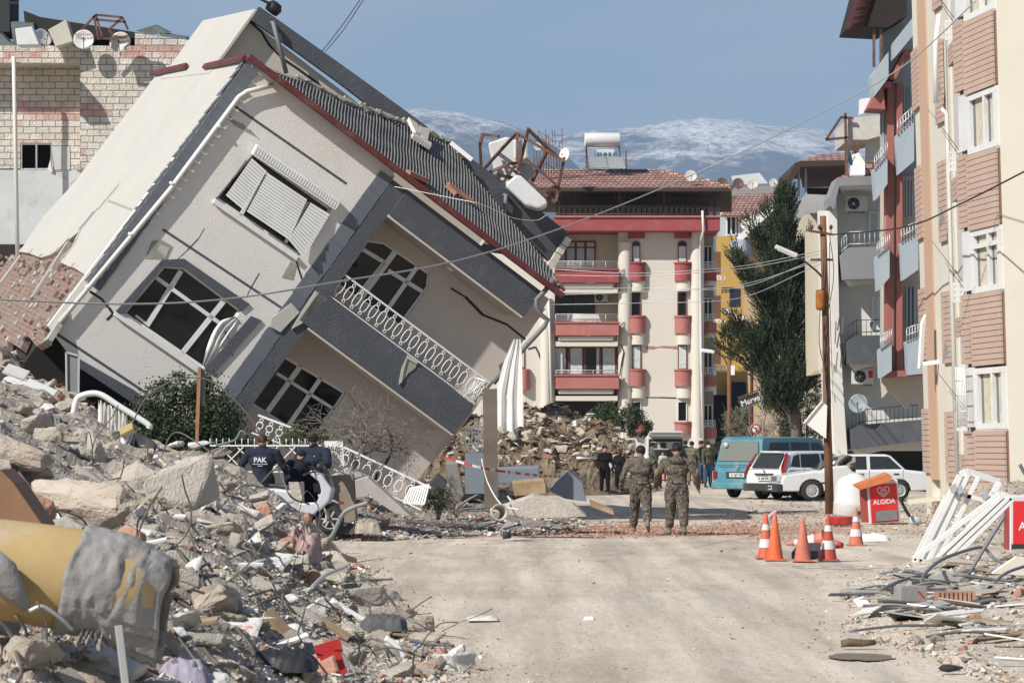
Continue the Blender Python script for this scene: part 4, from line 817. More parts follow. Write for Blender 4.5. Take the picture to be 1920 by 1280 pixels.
# ================================================================ grey and red building (next one along)
bluegrey = mat('blue_grey_render_light', (.34, .39, .42), .88, .07, .5, .12, 8, dirt=(.26, .29, .3), dk=.25)
redc = mat('brick_red_render', (.31, .115, .095), .88, .08, .5, .12, 8)
beige = mat('beige_render_warm', (.52, .47, .37), .88, .06, .5, .12, 8)
YG = 98.0
gb = thing('red_column_building', 'blue-grey building with twin brick-red columns and box balconies left of the peach one', 'apartment building', at(1690, 815, YG) - Vector((0, 0, 2)))
def G_(mb, n, m, **k): return mb.build(n, m, gb, **k)
def pp(mb, pts, Y, dy=.2, mi=0): return mb.prism([at(*p, Y) for p in pts], (0, dy, 0), mi)
mb = B(); pboxr(mb, 1650, -60, 1800, 700, YG + .4, 6); G_(mb, 'wall', bluegrey)
mb = B(); pp(mb, [(1651, 375), (1662, 330), (1700, 330), (1722, 330), (1740, 340), (1745, 700), (1655, 700)], YG + .3, .08); G_(mb, 'beige_wall', beige)
mb = B(); pbox(mb, 1664, 155, 1676, 705, YG - .7, 1.2); pbox(mb, 1681, 155, 1692, 705, YG - .75, 1.2); G_(mb, 'red_column', redc)
mb = B(); pbox(mb, 1676.2, 160, 1680.8, 705, YG - .5, .9); G_(mb, 'white_joint', creamr)
for q in ([(1628, 203), (1654, 153), (1672, 153), (1672, 163), (1656, 164), (1660, 205)], [(1668, 147), (1698, 92), (1710, 92), (1710, 103), (1700, 104), (1680, 148)]):
    mb = B(); pp(mb, q, YG - 1.1, 1.4); G_(mb, 'red_canopy', redc)
def gbox(q_left, q_front, Y, rail=True):
    mb = B(); pp(mb, q_front, Y, 1.0); o_ = G_(mb, 'box_balcony', bluegrey); xs = [p[0] for p in q_front]; ys = sorted(p[1] for p in q_front)
    if rail:
        a, b = q_front[0], q_front[1]; mb = B(); P0, P1 = at(*a, Y - .05), at(*b, Y - .05)
        for k in range(7): p = P0.lerp(P1, k / 6); mb.tube([p, p + Vector((0, 0, .42))], .02, 4)
        for z in (.42, .2): mb.tube([P0 + Vector((0, 0, z)), P1 + Vector((0, 0, z))], .022, 4)
        mb.build('railing', silver, o_)
for q in ([(1640, 318), (1664, 290), (1664, 345), (1644, 373)], [(1645, 480), (1668, 462), (1668, 520), (1648, 544)], [(1651, 655), (1672, 640), (1672, 695), (1653, 708)]): gbox(0, q, YG - 1.2)
for q in ([(1683, 252), (1714, 222), (1714, 302), (1686, 326)], [(1690, 455), (1722, 437), (1722, 505), (1694, 525)], [(1700, 640), (1732, 628), (1734, 700), (1704, 703)]): gbox(0, q, YG - 1.6)
for (x0, y0, x1, y1) in ((1655, 205, 1663, 290), (1659, 390, 1664, 460), (1661, 550, 1667, 632), (1694, 160, 1708, 230), (1698, 335, 1712, 410), (1698, 535, 1716, 625)):
    win_px(gb, x0, y0, x1, y1, YG - .1, bluegrey, 2, .06, glass('blue_window_glass', (.12, .16, .19), .15), proud=.1)
for q in ([(1640, 180), (1666, 145), (1666, 98), (1634, 143)], [(1676, 110), (1716, 62), (1716, 28), (1677, 78)]):
    mb = B(); pp(mb, q, YG - 1.3, 1.2); G_(mb, 'parapet', bluegrey)
mb = B(); pp(mb, [(1652, 706), (1738, 702), (1738, 770), (1715, 750), (1700, 768), (1668, 730), (1655, 745)], YG + .1, .3); G_(mb, 'torn_soffit', beige)
mb = B(); pp(mb, [(1653, 696), (1736, 692), (1736, 703), (1654, 708)], YG - 1.0, 1.0); G_(mb, 'lower_lip', redc)
mb = B(); mb.prism([at(*p, YG - 1) for p in ((1592, 48), (1605, 0), (1620, -60), (1700, -60), (1700, 30), (1664, 52))], (0, 3, 0)); G_(mb, 'roof', mat('very_dark_timber', (.028, .02, .017), .8))
mb = B(); random.seed(8)
for k in range(12): p = at(1590 + k * 1.9 + random.uniform(-1, 1), 50 - k * 6, YG - 1.2); mb.tube([p, p + Vector((.5, .2, .1))], .12, 6)
G_(mb, 'eaves_tiles', mat('dark_red_tile', (.07, .03, .027), .85))
for x in (1639, 1652): mb = B(); pbox(mb, x - 2.4, 40, x + 2.4, 125, YG - .8, .12); G_(mb, 'post', rust)
mb = B(); mb.box(at(1724, 200, YG).x, at(1731, 0, YG).x, YG - 1.7, YG - 1.6, at(0, 330, YG).z, at(0, 185, YG).z); G_(mb, 'white_window_edge', white_pvc)
# ================================================================ white building with dark balconies
YW = 108.0
wb = thing('white_building', 'white apartment building with dark grey balconies and a collapsed ground floor', 'apartment building', at(1600, 880, YW))
whr = mat('white_render', (.62, .60, .56), .88, .06, .5, .2, 8, dirt=(.45, .42, .38), dk=.25)
def Wb(mb, n, m, **k): return mb.build(n, m, wb, **k)
mb = B(); pboxr(mb, 1568, 338, 1662, 845, YW, 6); pboxr(mb, 1640, 690, 1738, 845, YW + .02, 6); Wb(mb, 'wall', whr)
mb = B(); slabpx(mb, [(1535, 395), (1553, 395), (1556, 600), (1566, 875), (1548, 875), (1540, 640)], [], YW - .5, .5); slabpx(mb, [(1554, 395), (1569, 390), (1574, 620), (1590, 870), (1568, 872), (1560, 600)], [], YW - .9, .8); Wb(mb, 'white_pilasters', whr)
mb = B(); slabpx(mb, [(1533, 420), (1543, 420), (1545, 700), (1535, 700)], [], YW + 6, 5); Wb(mb, 'rear_wall', cream2)
mb = B()
for k in range(18):
    x, y = random.uniform(1550, 1588), random.uniform(600, 860); p = at(x, y, YW - .92); mb.bar(p, p + Vector((random.uniform(-.1, .1), 0, random.uniform(.2, .8))), random.uniform(.008, .028), .02, (0, 1, 0))
Wb(mb, 'crack', mat('grey_crack', (.2, .19, .18), .95))
for (pts, m_) in (([(1578, 478), (1592, 464), (1650, 462), (1655, 522), (1583, 524)], mat('mid_grey_render', (.22, .225, .23), .9, .1, .6, .2)), ([(1590, 640), (1606, 629), (1652, 628), (1660, 678), (1592, 682)], slate), ([(1598, 805), (1618, 796), (1736, 786), (1738, 824), (1600, 842)], slate)):
    mb = B(); pp(mb, pts, YW - 1.6, 1.6); bb = Wb(mb, 'balcony', m_)
    mb = B(); pp(mb, [(pts[-1][0] + 2, pts[-1][1] - 1), (pts[-2][0], pts[-2][1] - 1), (pts[-2][0], pts[-2][1] + 2), (pts[-1][0] + 12, pts[-1][1] + 12)], YW - 1.3, 1.3); mb.build('balcony_soffit', whr, bb)
    mb = B(); P_ = [at(p[0], p[1], YW - 1.55) for p in pts[:3]]; hgt = .55
    for a, b in zip(P_, P_[1:]):
        k = max(3, int((b - a).length / .16))
        for j in range(k + 1): p = a.lerp(b, j / k); mb.tube([p, p + Vector((0, 0, hgt))], .012, 4)
        for z in (hgt, .12): mb.tube([a + Vector((0, 0, z)), b + Vector((0, 0, z))], .02, 4)
    mb.build('railing', black_metal if m_ is slate else silver, bb)
win_px(wb, 1635, 556, 1656, 618, YW - .02, white_pvc, 2, .1, glass('grey_window_glass'), ((.1, .9),))
win_px(wb, 1628, 396, 1650, 462, YW - .02, white_pvc, 1, .1, glass('grey_window_glass'), ((.1, .9),))
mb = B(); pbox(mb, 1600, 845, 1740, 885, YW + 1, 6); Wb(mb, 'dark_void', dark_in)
mb = B(); mb.prism([at(*p, YW - 2.0) for p in ((1556, 370), (1570, 333), (1640, 330), (1660, 334), (1660, 346), (1574, 349), (1562, 392), (1557, 386))], (0, 2.0, 0)); Wb(mb, 'eaves', mat('mid_grey_render', (.22, .225, .23)))
mb = B(); mb.prism([at(1574, 350, YW - 1.9), at(1650, 347, YW - 1.9), at(1650, 362, YW), at(1578, 364, YW)], (0, .01, .02)); Wb(mb, 'eaves_soffit', whr)
mb = B(); mb.prism([at(*p, YW + 4) for p in ((1573, 332), (1600, 318), (1640, 300), (1662, 305), (1662, 332))], (0, 1, 0)); Wb(mb, 'tiled_roof', tile_r)
mb = B(); pboxr(mb, 1622, 232, 1660, 330, YW + 6, 3); Wb(mb, 'roof_room', whr); mb = B(); mb.prism([at(*p, YW + 4) for p in ((1590, 222), (1640, 216), (1662, 216), (1662, 252), (1625, 262), (1590, 262))], (0, 4.5, 0)); Wb(mb, 'roof_slab', mat('flaked_slab', (.5, .47, .42), .9, .2, 2, .4))
mb = B(); pp(mb, [(1613, 186), (1640, 182), (1656, 190), (1656, 205), (1613, 214)], YW + 5, .5); Wb(mb, 'water_box', white_paint)
mb = B()
for a, b in (((1585, 212), (1587, 330)), ((1549, 262), (1577, 220)), ((1577, 220), (1600, 222)), ((1549, 262), (1590, 258)), ((1600, 262), (1603, 290)), ((1603, 290), (1618, 265))): mb.bar(at(*a, YW + 3.8), at(*b, YW + 3.8), .09)
Wb(mb, 'bent_roof_frame', rust)
mb = B(); pp(mb, [(1598, 290), (1610, 286), (1622, 305), (1622, 328), (1596, 328)], YW + 3, .6); Wb(mb, 'white_tank', white_paint)
# veranda building behind
vb_ = thing('veranda_building', 'beige building with a dark timber roof veranda left of the white building', 'building', at(1530, 870, 125))
def V_(mb, n, m, **k): return mb.build(n, m, vb_, **k)
mb = B(); pboxr(mb, 1492, 392, 1560, 880, 125, 8); V_(mb, 'wall', beige)
mb = B(); mb.prism([at(*p, 123.5) for p in ((1475, 338), (1490, 306), (1500, 302), (1590, 300), (1590, 310), (1502, 313), (1482, 345))], (0, 6, 0)); V_(mb, 'roof_edge', MC['dark_timber'])
mb = B(); mb.prism([at(1490, 305, 123.6), at(1592, 300, 123.6), at(1610, 284, 130), at(1540, 290, 130)], (0, 0, -.1)); V_(mb, 'roof', tile_r)
mb = B(); mb.prism([at(1498, 312, 123.8), at(1586, 311, 123.8), at(1586, 350, 130), at(1505, 352, 130)], (0, 0, .06)); V_(mb, 'veranda_ceiling', MC['dark_timber'])
mb = B(); pp(mb, [(1489, 382), (1512, 364), (1560, 366), (1560, 398), (1510, 400), (1492, 425)], 123.9, .3); V_(mb, 'veranda_parapet', mat('mid_grey_render2', (.38, .38, .37), .9))
for x in (1511, 1498): mb = B(); pbox(mb, x - 2, 312, x + 2, 370, 124, .15); V_(mb, 'post', mat('pale_post', (.4, .42, .45)))
mb = B(); pbox(mb, 1510, 352, 1560, 372, 127, .2); V_(mb, 'back_wall', MC['dark_timber'])
# ================================================================ trees and shrubs
def leafmat(name, c1, c2, rough=.7):
    m, nt, p = nmat(name); l = nt.links.new; oi = N(nt, 'NewGeometry'); r = ramp(nt, [(0, c1), (1, c2)]); l(oi.outputs['Random Per Island'], r.inputs[0]); l(r.outputs[0], p.inputs['Base Color']); p.inputs['Roughness'].default_value = rough; p.inputs['Specular IOR Level'].default_value = .25; return m
cy_leaf = leafmat('cypress_foliage', (.016, .03, .015), (.052, .07, .032)); bush_leaf = leafmat('glossy_leaf', (.02, .038, .014), (.075, .095, .04), .45); pale_leaf = leafmat('pale_leaf', (.07, .085, .04), (.17, .18, .10)); dry = leafmat('dry_twig', (.13, .11, .09), (.25, .22, .19))
bark = mat('bark', (.17, .14, .11), .95, .3, 6, .6, 25)
def spray(mb, c, d, ln, wd, k, rnd):
    """a flat pointed spray of foliage made of small leaf faces along a twig"""
    d = d.normalized(); s = d.orthogonal().normalized(); s = Matrix.Rotation(rnd.uniform(0, 6.28), 3, d) @ s
    for i in range(k):
        t = (i + .3) / k; b = c + d * ln * t; e = s * (wd * (1 - t * .7)) * (1 if i % 2 else -1) + d * ln * .35; q = d.cross(s) * wd * .3
        mb.add([b - q * .4, b + e * .55 + q, b + e, b + e * .5 - q], [(0, 1, 2, 3)])
def cypress():
    rnd = random.Random(21); Y = 120.; base = at(1492, 905, Y); root = thing('cypress_tree', 'tall ragged dark green cypress standing behind the parked vans', 'tree', (base.x, Y, 0))
    mb = B(); mb.tube([at(1494, 915, Y), at(1492, 800, Y), at(1484, 720, Y), at(1476, 600, Y), at(1472, 480, Y), at(1470, 370, Y)], [.24, .19, .17, .12, .07, .02], 9)
    limbs = [((1490, 760), (1400, 640)), ((1488, 740), (1545, 620)), ((1484, 700), (1365, 590)), ((1480, 680), (1395, 500)), ((1480, 660), (1530, 520)), ((1478, 640), (1378, 480)), ((1474, 560), (1410, 420)), ((1474, 560), (1520, 450)), ((1486, 780), (1440, 720)), ((1472, 500), (1440, 390)), ((1486, 720), (1352, 650)), ((1488, 730), (1548, 660)), ((1478, 640), (1440, 520)), ((1478, 620), (1500, 470)), ((1471, 470), (1478, 350)), ((1486, 770), (1505, 700)), ((1471, 450), (1462, 372)), ((1484, 700), (1542, 585)), ((1478, 620), (1538, 560)), ((1476, 545), (1528, 485)), ((1480, 660), (1360, 620))]
    tips = []
    for a, b in limbs:
        p, q = at(*a, Y), at(*b, Y + rnd.uniform(-1.2, 1.2)); pts = spline([p, p.lerp(q, .5) + Vector((0, rnd.uniform(-.3, .3), -.25)), q], 5); mb.tube(pts, .06, 5, r2=.015); tips.append(pts)
    mb.build('trunk', bark, root)
    mb = B()
    def clump(c, r, dr):
        for _ in range(int(64 * r / .45)):
            v = Vector((rnd.gauss(0, 1), rnd.gauss(0, 1), rnd.gauss(0, 1))).normalized(); p = c + Vector((v.x * r * .8, v.y * r * .8, v.z * r * 1.25)) * rnd.random() ** .5
            spray(mb, p, v * .55 + dr * 1.0, rnd.uniform(.22, .42), .085, 5, rnd)
    for pts in tips:
        d = (pts[-1] - pts[0]).normalized()
        n = int((pts[-1] - pts[0]).length / .3) + 2
        for i in range(n):
            t = .22 + .78 * i / (n - 1); p = pts[0].lerp(pts[-1], t); r = (.55 * (1 - t * .62) + .06) * rnd.uniform(.55, 1.35)
            if rnd.random() < .12: continue
            clump(p + Vector((rnd.uniform(-.12, .12), rnd.uniform(-.3, .3), rnd.uniform(-.1, .1))), r, (d + Vector((0, 0, 1))).normalized())
    for i in range(40):
        t = i / 39; y = 765 - 400 * t; hw_ = ipl(y, [(360, 3), (420, 14), (500, 26), (600, 46), (680, 54), (740, 38), (770, 14)]); 
        for k in range(1 + i % 2): clump(at(1472 - (y - 400) * .03 + rnd.uniform(-1, 1) * hw_ * .75, y, Y + rnd.uniform(-1.0, 1.0)), rnd.uniform(.3, .5), Vector((0, 0, 1)))
    mb.build('crown', cy_leaf, root, fix=False)
cypress()
def leafy(name, label, cat, ell, n, size, m, rnd, trunk=None, Yn=None, group=None, clumps=40, fill=.55):
    """shrub: leaf faces gathered into clumps over uneven ellipsoids [(px,py,Y,rx,ry,rz)]"""
    c0 = at(*ell[0][:3]); root = thing(name, label, cat, (c0.x, c0.y, trunk if trunk is not None else 0), group=group); mb = B()
    tot = sum(e[3] * e[5] for e in ell)
    for e in ell:
        c = at(*e[:3]); nc = int(clumps * e[3] * e[5] / tot) + 3
        for _ in range(nc):
            v = Vector((rnd.gauss(0, 1), rnd.gauss(0, 1), rnd.gauss(0, 1))).normalized() * (fill + (1.05 - fill) * rnd.random()); cc = c + Vector((v.x * e[3], v.y * e[4], v.z * e[5]))
            for _ in range(int(n / clumps)):
                p = cc + Vector((rnd.gauss(0, .16), rnd.gauss(0, .16), rnd.gauss(0, .13))) * (e[5] * 1.1); d = Vector((rnd.gauss(0, 1), rnd.gauss(0, 1), rnd.gauss(.3, 1))).normalized(); s = d.orthogonal().normalized(); s = Matrix.Rotation(rnd.uniform(0, 6), 3, d) @ s; z = size * rnd.uniform(.6, 1.2); k = d.cross(s) * z * .12
                mb.add([p, p + d * z * .5 + s * z * .24 + k, p + d * z, p + d * z * .5 - s * z * .24 + k], [(0, 1, 2, 3)])
    mb.build('foliage', m, root, fix=False); mb = B()
    b = Vector((c0.x, c0.y, trunk or 0))
    for _ in range(9): v = Vector((rnd.uniform(-.7, .7) * ell[0][3], rnd.uniform(-.5, .5) * ell[0][4], c0.z - b.z + rnd.uniform(-.2, .7) * ell[0][5])); mb.tube(spline([b, b + v * .5 + Vector((0, 0, .1)), b + v], 3), .03, 5, r2=.008)
    mb.build('stem', bark, root)
R_ = random.Random(4)
leafy('bush', 'dark green rounded bush in front of the toppled house, behind the fence', 'bush', [(352, 770, 60.5, 1.05, .7, .78), (300, 790, 60.5, .55, .6, .5), (410, 790, 60.6, .55, .6, .6), (340, 730, 60.5, .5, .5, .35), (440, 830, 60.5, .4, .4, .35), (340, 850, 60.5, 1.1, .7, .7), (340, 920, 60.5, 1.0, .6, .6)], 19000, .085, bush_leaf, R_, 0, clumps=230, fill=.4)
leafy('shrub', 'green leafy shrub growing on the debris mound before the cream block', 'shrub', [(1172, 790, 150, 1.1, .9, .8), (1130, 770, 150, .6, .6, .5), (1200, 806, 150, .7, .6, .4)], 3000, .17, bush_leaf, R_, 0, clumps=60)
leafy('shrub', 'small yellow-green shrub beside the rusty far pole', 'shrub', [(1393, 795, 160, .9, .8, .9)], 2600, .16, pale_leaf, R_, 0, clumps=40)
leafy('shrub', 'thin weedy shrub behind the police by the fallen railing', 'shrub', [(555, 812, 59.4, .3, .2, .2), (600, 818, 59.4, .25, .2, .13), (520, 830, 59.4, .25, .2, .12)], 1500, .06, pale_leaf, R_, .1, clumps=40)
leafy('shrub', 'grey-green twiggy shrub right of the cypress trunk', 'shrub', [(1512, 740, 123, .7, .5, 1.1), (1500, 800, 123, 1., .6, .8)], 2300, .13, bush_leaf, R_, 0, clumps=50)
leafy('shrub', 'small leafy shrub by the broken balcony corner at the house foot', 'shrub', [(822, 940, 60, .3, .2, .28)], 900, .07, pale_leaf, R_, .3, clumps=24)
def twigs(name, label, base, h, spread, n, depth, rnd, m=dry, r0=.035, grav=.0, cat='tree', bend=.25):
    root = thing(name, label, cat, base); mb = B()
    def grow(p, d, ln, r, k):
        pts = [p]; q = p.copy()
        for i in range(4): d = (d + Vector((rnd.gauss(0, bend), rnd.gauss(0, bend), rnd.gauss(0, bend) - grav * i * .1))).normalized(); q = q + d * ln / 4; pts.append(q.copy())
        mb.tube(pts, r, 5 if r > .012 else 3, r2=r * .55, cap=False)
        if k > 0:
            for _ in range(rnd.choice((3, 4, 4))):
                s = pts[rnd.choice((2, 3, 4))]; dd = (d + Vector((rnd.gauss(0, .75) * spread, rnd.gauss(0, .6) * spread, rnd.gauss(0, .5)))).normalized(); grow(s, dd, ln * rnd.uniform(.55, .85), r * .6, k - 1)
    for _ in range(n): grow(Vector(base), Vector((rnd.gauss(0, .35) * spread, rnd.gauss(0, .3), 1)).normalized(), h, r0, depth)
    mb.build('branches', m, root, fix=False); return root
twigs('bare_tree', 'leafless grey twiggy tree in front of the toppled house balconies', at(660, 880, 59.2), .85, 1.2, 5, 4, random.Random(9), r0=.032, grav=.15)
twigs('bare_shrub', 'tangle of leafless twigs under the cypress crown', (at(1455, 0, 128).x, 128, .1), 2.0, 1.0, 9, 3, random.Random(5), r0=.04, cat='shrub')
twigs('bare_shrub', 'leafless shrub in front of the left part of the cream block', (at(1010, 0, 150).x, 150, .6), 1.6, 1.0, 6, 3, random.Random(6), m=rust, r0=.03, cat='shrub')
twigs('dead_branches', 'dry branch heap lying at the foot of the concrete post', at(855, 970, 55), .25, 1.6, 7, 2, random.Random(7), m=bark, r0=.012, cat='branches')
# ================================================================ vehicles (x forward, y to the left, z up)
tyre_m = mat('tyre_rubber', (.028, .027, .026), .85, .2, 8, .2); hub_m = mat('wheel_metal', (.42, .42, .41), .45, .1, 6, .05, metal=.3)
blackp = mat('black_plastic', (.035, .036, .038), .6, .15, 3, .1, dirt=(.2, .18, .15), dk=.3); teal = None
def carpaint(name, col, dust=.3):
    m = mat(name, col, .35, .05, 1.2, 0, spec=.5, dirt=(.42, .38, .32), dk=dust, ds=2.2); p = m.node_tree.nodes['Principled BSDF']; p.inputs['Coat Weight'].default_value = .5; p.inputs['Coat Roughness'].default_value = .12; return m
teal = carpaint('teal_paint', (.055, .205, .26), .35); teal_d = carpaint('dark_teal_paint', (.045, .13, .165), .3); carw = carpaint('white_car_paint', (.62, .63, .63), .25)
cargl = glass('car_glass', (.03, .034, .034), .06); dusty = glass('dusty_rear_glass', (.15, .16, .14), .35)
redl = mat('red_lamp', (.22, .012, .014), .25, .1, bump=0); lampc = mat('clear_lamp', (.45, .45, .44), .15, .1, bump=0); plate_m = mat('number_plate', (.62, .62, .6), .5, .05, bump=0); ink = mat('black_lettering', (.02, .02, .02), .7, 0, bump=0)
def arch(cx, z0, r, n=9): return [(cx + r * math.cos(math.pi * k / n), z0 + r * math.sin(math.pi * k / n)) for k in range(n + 1)]
def vehicle(name, label, cat, loc, heading, lower, wd, wheels, wr, paint, green, roofw, beltz, group=None, arches=True, greenm=None, inset=.07, tum=None):
    """lower: side outline from front-bottom up over the top to rear-bottom; green: roof outline [(x,z)...] from windscreen base to rear base"""
    t = thing(name, label, cat, loc, Matrix.Rotation(math.radians(heading), 3, 'Z'), group); h = wd / 2
    base_z = min(z for x, z in lower); ob = list(lower)
    for wx in sorted(wheels): pass
    bot = []; xs0 = ob[-1][0]; xs1 = ob[0][0]
    for wx in sorted(wheels): bot += [(x, z) for x, z in arch(wx, base_z, wr * 1.18)][::-1]
    prof = ob + bot
    cx = (xs0 + xs1) / 2; cz = sum(z for x, z in lower) / len(lower)
    def ins(p, d):
        x, z = p; return (x - math.copysign(min(d, abs(x - cx)), x - cx) * (1 if abs(x - cx) > (xs1 - xs0) * .38 else 0), z - (d * .8 if z > beltz - .12 else (0 if z > base_z + .02 else -d * .3)))
    mb = B(); loops = [[(x, -h, z) for x, z in [ins(p, inset) for p in prof]], [(x, -h + inset, z) for x, z in prof], [(x, h - inset, z) for x, z in prof], [(x, h, z) for x, z in [ins(p, inset) for p in prof]]]
    n = len(prof); fs = [list(range(n))[::-1], list(range(3 * n, 4 * n))]
    for a in range(3):
        for i in range(n): fs.append([a * n + i, a * n + (i + 1) % n, (a + 1) * n + (i + 1) % n, (a + 1) * n + i])
    mb.add([p for l_ in loops for p in l_], fs); body = mb.build('body', paint, t, world=False, bev=.02)
    # cabin
    mb = B(); rw = roofw / 2; bw_ = h - inset * .9; zmx = max(z for x, z in green)
    def half(z): return bw_ + (rw - bw_) * max(0, (z - beltz)) / (zmx - beltz)
    n = len(green); L0 = [(x, -half(z), z) for x, z in green]; L1 = [(x, half(z), z) for x, z in green]
    fs = [list(range(n))[::-1], list(range(n, 2 * n))] + [[i, i + 1, n + i + 1, n + i] for i in range(n - 1)]
    mb.add(L0 + L1, fs); cab = mb.build('cabin', greenm or paint, t, world=False, bev=.05)
    def pane(pts, m_=cargl, nm='window', side=-1, off=.006):
        mb = B(); P_ = [Vector((x, side * (half(z) + off), z)) for x, z in pts]; mb.prism(P_, (0, -side * .012, 0)); return mb.build(nm, m_, t, world=False)
    def wheel(wx, side, cap=True):
        mb = B(); M = Matrix.Translation((wx, side * (h - .1), wr)) @ Matrix.Rotation(math.pi / 2, 4, 'X'); w_ = .095
        mb.lathe([(wr * .62, -w_), (wr * .9, -w_), (wr * .99, -w_ * .7), (wr, 0), (wr * .99, w_ * .7), (wr * .9, w_), (wr * .62, w_)], M, 26); wh = mb.build('wheel', tyre_m, t, world=False)
        mb = B()
        for s_ in (-1, 1): mb.lathe([(wr * .63, s_ * w_ * .9), (wr * .58, s_ * w_ * .7), (wr * .45, s_ * w_ * .8), (wr * .16, s_ * w_ * .95), (0, s_ * w_)], M, 20)
        for k in range(8): a = k * math.pi / 4; c = M @ Vector((wr * .36 * math.cos(a), wr * .36 * math.sin(a), w_ * .9 * (-side))); mb.ball(c, .018, .01, .018, 6, 1)
        mb.build('rim', [hub_m, blackp], wh, world=False); return wh
    for wx in wheels:
        for s_ in (-1, 1): wheel(wx, s_)
    mb = B()
    for wx in wheels: mb.tube([(wx, -h + .2, wr), (wx, h - .2, wr)], .04, 6); 
    mb.box(min(wheels) - .3, max(wheels) + .3, -h + .25, h - .25, base_z - .02, base_z + .1); mb.build('axles', blackp, t, world=False)
    return t, pane, h, half
def plate(t, s, M, w_=.52, hh=.12):
    mb = B(); mb.obox(M @ Vector((0, 0, 0)), M.to_3x3() @ Vector((w_ / 2, 0, 0)), M.to_3x3() @ Vector((0, hh / 2, 0)), M.to_3x3() @ Vector((0, 0, .008))); p = mb.build('number_plate', plate_m, t, world=False)
    o = text(s, 'lettering', ink, None, M @ Matrix.Translation((0, 0, .012)), hh * .85); o.parent = p; return p
RW = lambda x, z=0, y=0, rake=0: Matrix.Translation((x, y, z)) @ Matrix(((0, 0, -1, 0), (-1, 0, 0, 0), (0, 1, 0, 0), (0, 0, 0, 1)))      # plane facing backwards (-x), readable from behind
# teal van
g0 = gp(1425, 934); t, pane, h, hf = vehicle('van', 'teal blue passenger van with a dusty rear window parked beside the white hatchback', 'van', (at(1398, 0, 95).x + 1.15, 95.8, 0), 51,
    [(2.35, .28), (2.38, .75), (2.2, .98), (1.55, 1.08), (-2.3, 1.12), (-2.36, .8), (-2.38, .3)], 1.86, (1.62, -1.35), .32, teal, [(2.0, 1.0), (1.25, 1.82), (.95, 1.92), (-1.9, 1.94), (-2.12, 1.86), (-2.33, 1.06)], 1.55, 1.05, greenm=teal, inset=.06)
pane([(1.72, 1.12), (1.12, 1.74), (.62, 1.76), (.62, 1.12)]); pane([(.5, 1.14), (.5, 1.76), (-.55, 1.77), (-.55, 1.14)]); pane([(-.66, 1.14), (-.66, 1.77), (-1.72, 1.76), (-1.95, 1.14)])
pane([(1.72, 1.12), (1.12, 1.74), (.62, 1.76), (.62, 1.12)], side=1); pane([(.5, 1.14), (.5, 1.76), (-.55, 1.77), (-.55, 1.14)], side=1); pane([(-.66, 1.14), (-.66, 1.77), (-1.72, 1.76), (-1.95, 1.14)], side=1)
mb = B(); mb.prism([(-2.32, -.78, 1.18), (-2.32, .78, 1.18), (-2.17, .66, 1.8), (-2.17, -.66, 1.8)], (-.015, 0, 0)); mb.build('rear_window', dusty, t, world=False)
mb = B(); mb.lathe([(0, .0), (.085, 0), (.085, .006), (0, .006)], RW(-2.27, 1.68, .52), 16); mb.lathe([(.03, .007), (.06, .007), (.06, .011), (.03, .011)], RW(-2.27, 1.68, .52), 12, 1); mb.build('round_sticker', [plate_m, hub_m], t, world=False)
for s_ in (-1, 1): mb = B(); mb.box(-2.41, -2.34, s_ * .92 - (.14 if s_ > 0 else 0), s_ * .92 + (.14 if s_ < 0 else 0), .62, .86); mb.build('tail_light', redl, t, world=False, bev=.01)
mb = B(); mb.box(-2.5, -2.34, -.93, .93, .3, .5); mb.build('rear_bumper', teal, t, world=False, bev=.04)
mb = B(); mb.box(-2.392, -2.378, -.72, .72, 1.02, 1.03); mb.box(-2.39, -2.37, -.42, .42, .64, .84, 0); mb.build('tailgate_trim', blackp, t, world=False)
plate(t, '31 AJY 534', RW(-2.4, .74), .56, .12)
mb = B(); M = RW(-2.385, .98); mb.lathe([(.05, 0), (.062, 0), (.062, .012), (.05, .012)], M, 18)
for a, b in (((-.035, .035), (-.012, -.035)), ((-.012, -.035), (0, -.005)), ((0, -.005), (.012, -.035)), ((.012, -.035), (.035, .035)), ((-.012, .04), (0, .01)), ((0, .01), (.012, .04))): mb.bar(M @ Vector((*a, .006)), M @ Vector((*b, .006)), .009, .008)
mb.build('emblem', hub_m, t, world=False)
mb = B(); mb.obox((-2.2, -.2, 1.3), (.01, 0, 0), (0, .01, 0), (0, .0, 0.001)); 
mb = B(); mb.box(-1.9, -1.3, -h - .006, -h + .02, .32, .36); mb.box(.55, .57, -h - .004, -h + .01, .35, 1.05); mb.box(-.62, -.6, -h - .004, -h + .01, .45, 1.05); mb.build('door_seams', blackp, t, world=False)
# white hatchback
t, pane, h, hf = vehicle('hatchback', 'white small hatchback with a tall red tail lamp next to the teal van', 'car', (at(1462, 0, 91).x + 1.2, 93.9, 0), 40,
    [(1.9, .25), (1.92, .6), (1.7, .8), (.95, .92), (-1.75, .95), (-1.88, .85), (-1.92, .3)], 1.68, (1.22, -1.25), .3, carw, [(1.15, .88), (.42, 1.36), (.1, 1.43), (-1.2, 1.42), (-1.5, 1.36), (-1.86, .9)], 1.24, .9)
for s_ in (-1, 1):
    pane([(.95, .95), (.32, 1.33), (-.2, 1.35), (-.2, .95)], side=s_); pane([(-.27, .95), (-.27, 1.35), (-1.05, 1.34), (-1.12, .95)], side=s_); pane([(-1.17, .95), (-1.1, 1.34), (-1.36, 1.28), (-1.55, .98)], side=s_)
    mb = B(); mb.prism([(-1.88, s_ * .82, .76), (-1.9, s_ * .72, .76), (-1.87, s_ * .68, .98), (-1.6, s_ * .6, 1.37), (-1.54, s_ * .65, 1.37), (-1.8, s_ * .8, .98)], (-.04, s_ * .03, 0)); mb.build('tail_light', redl, t, world=False, bev=.01)
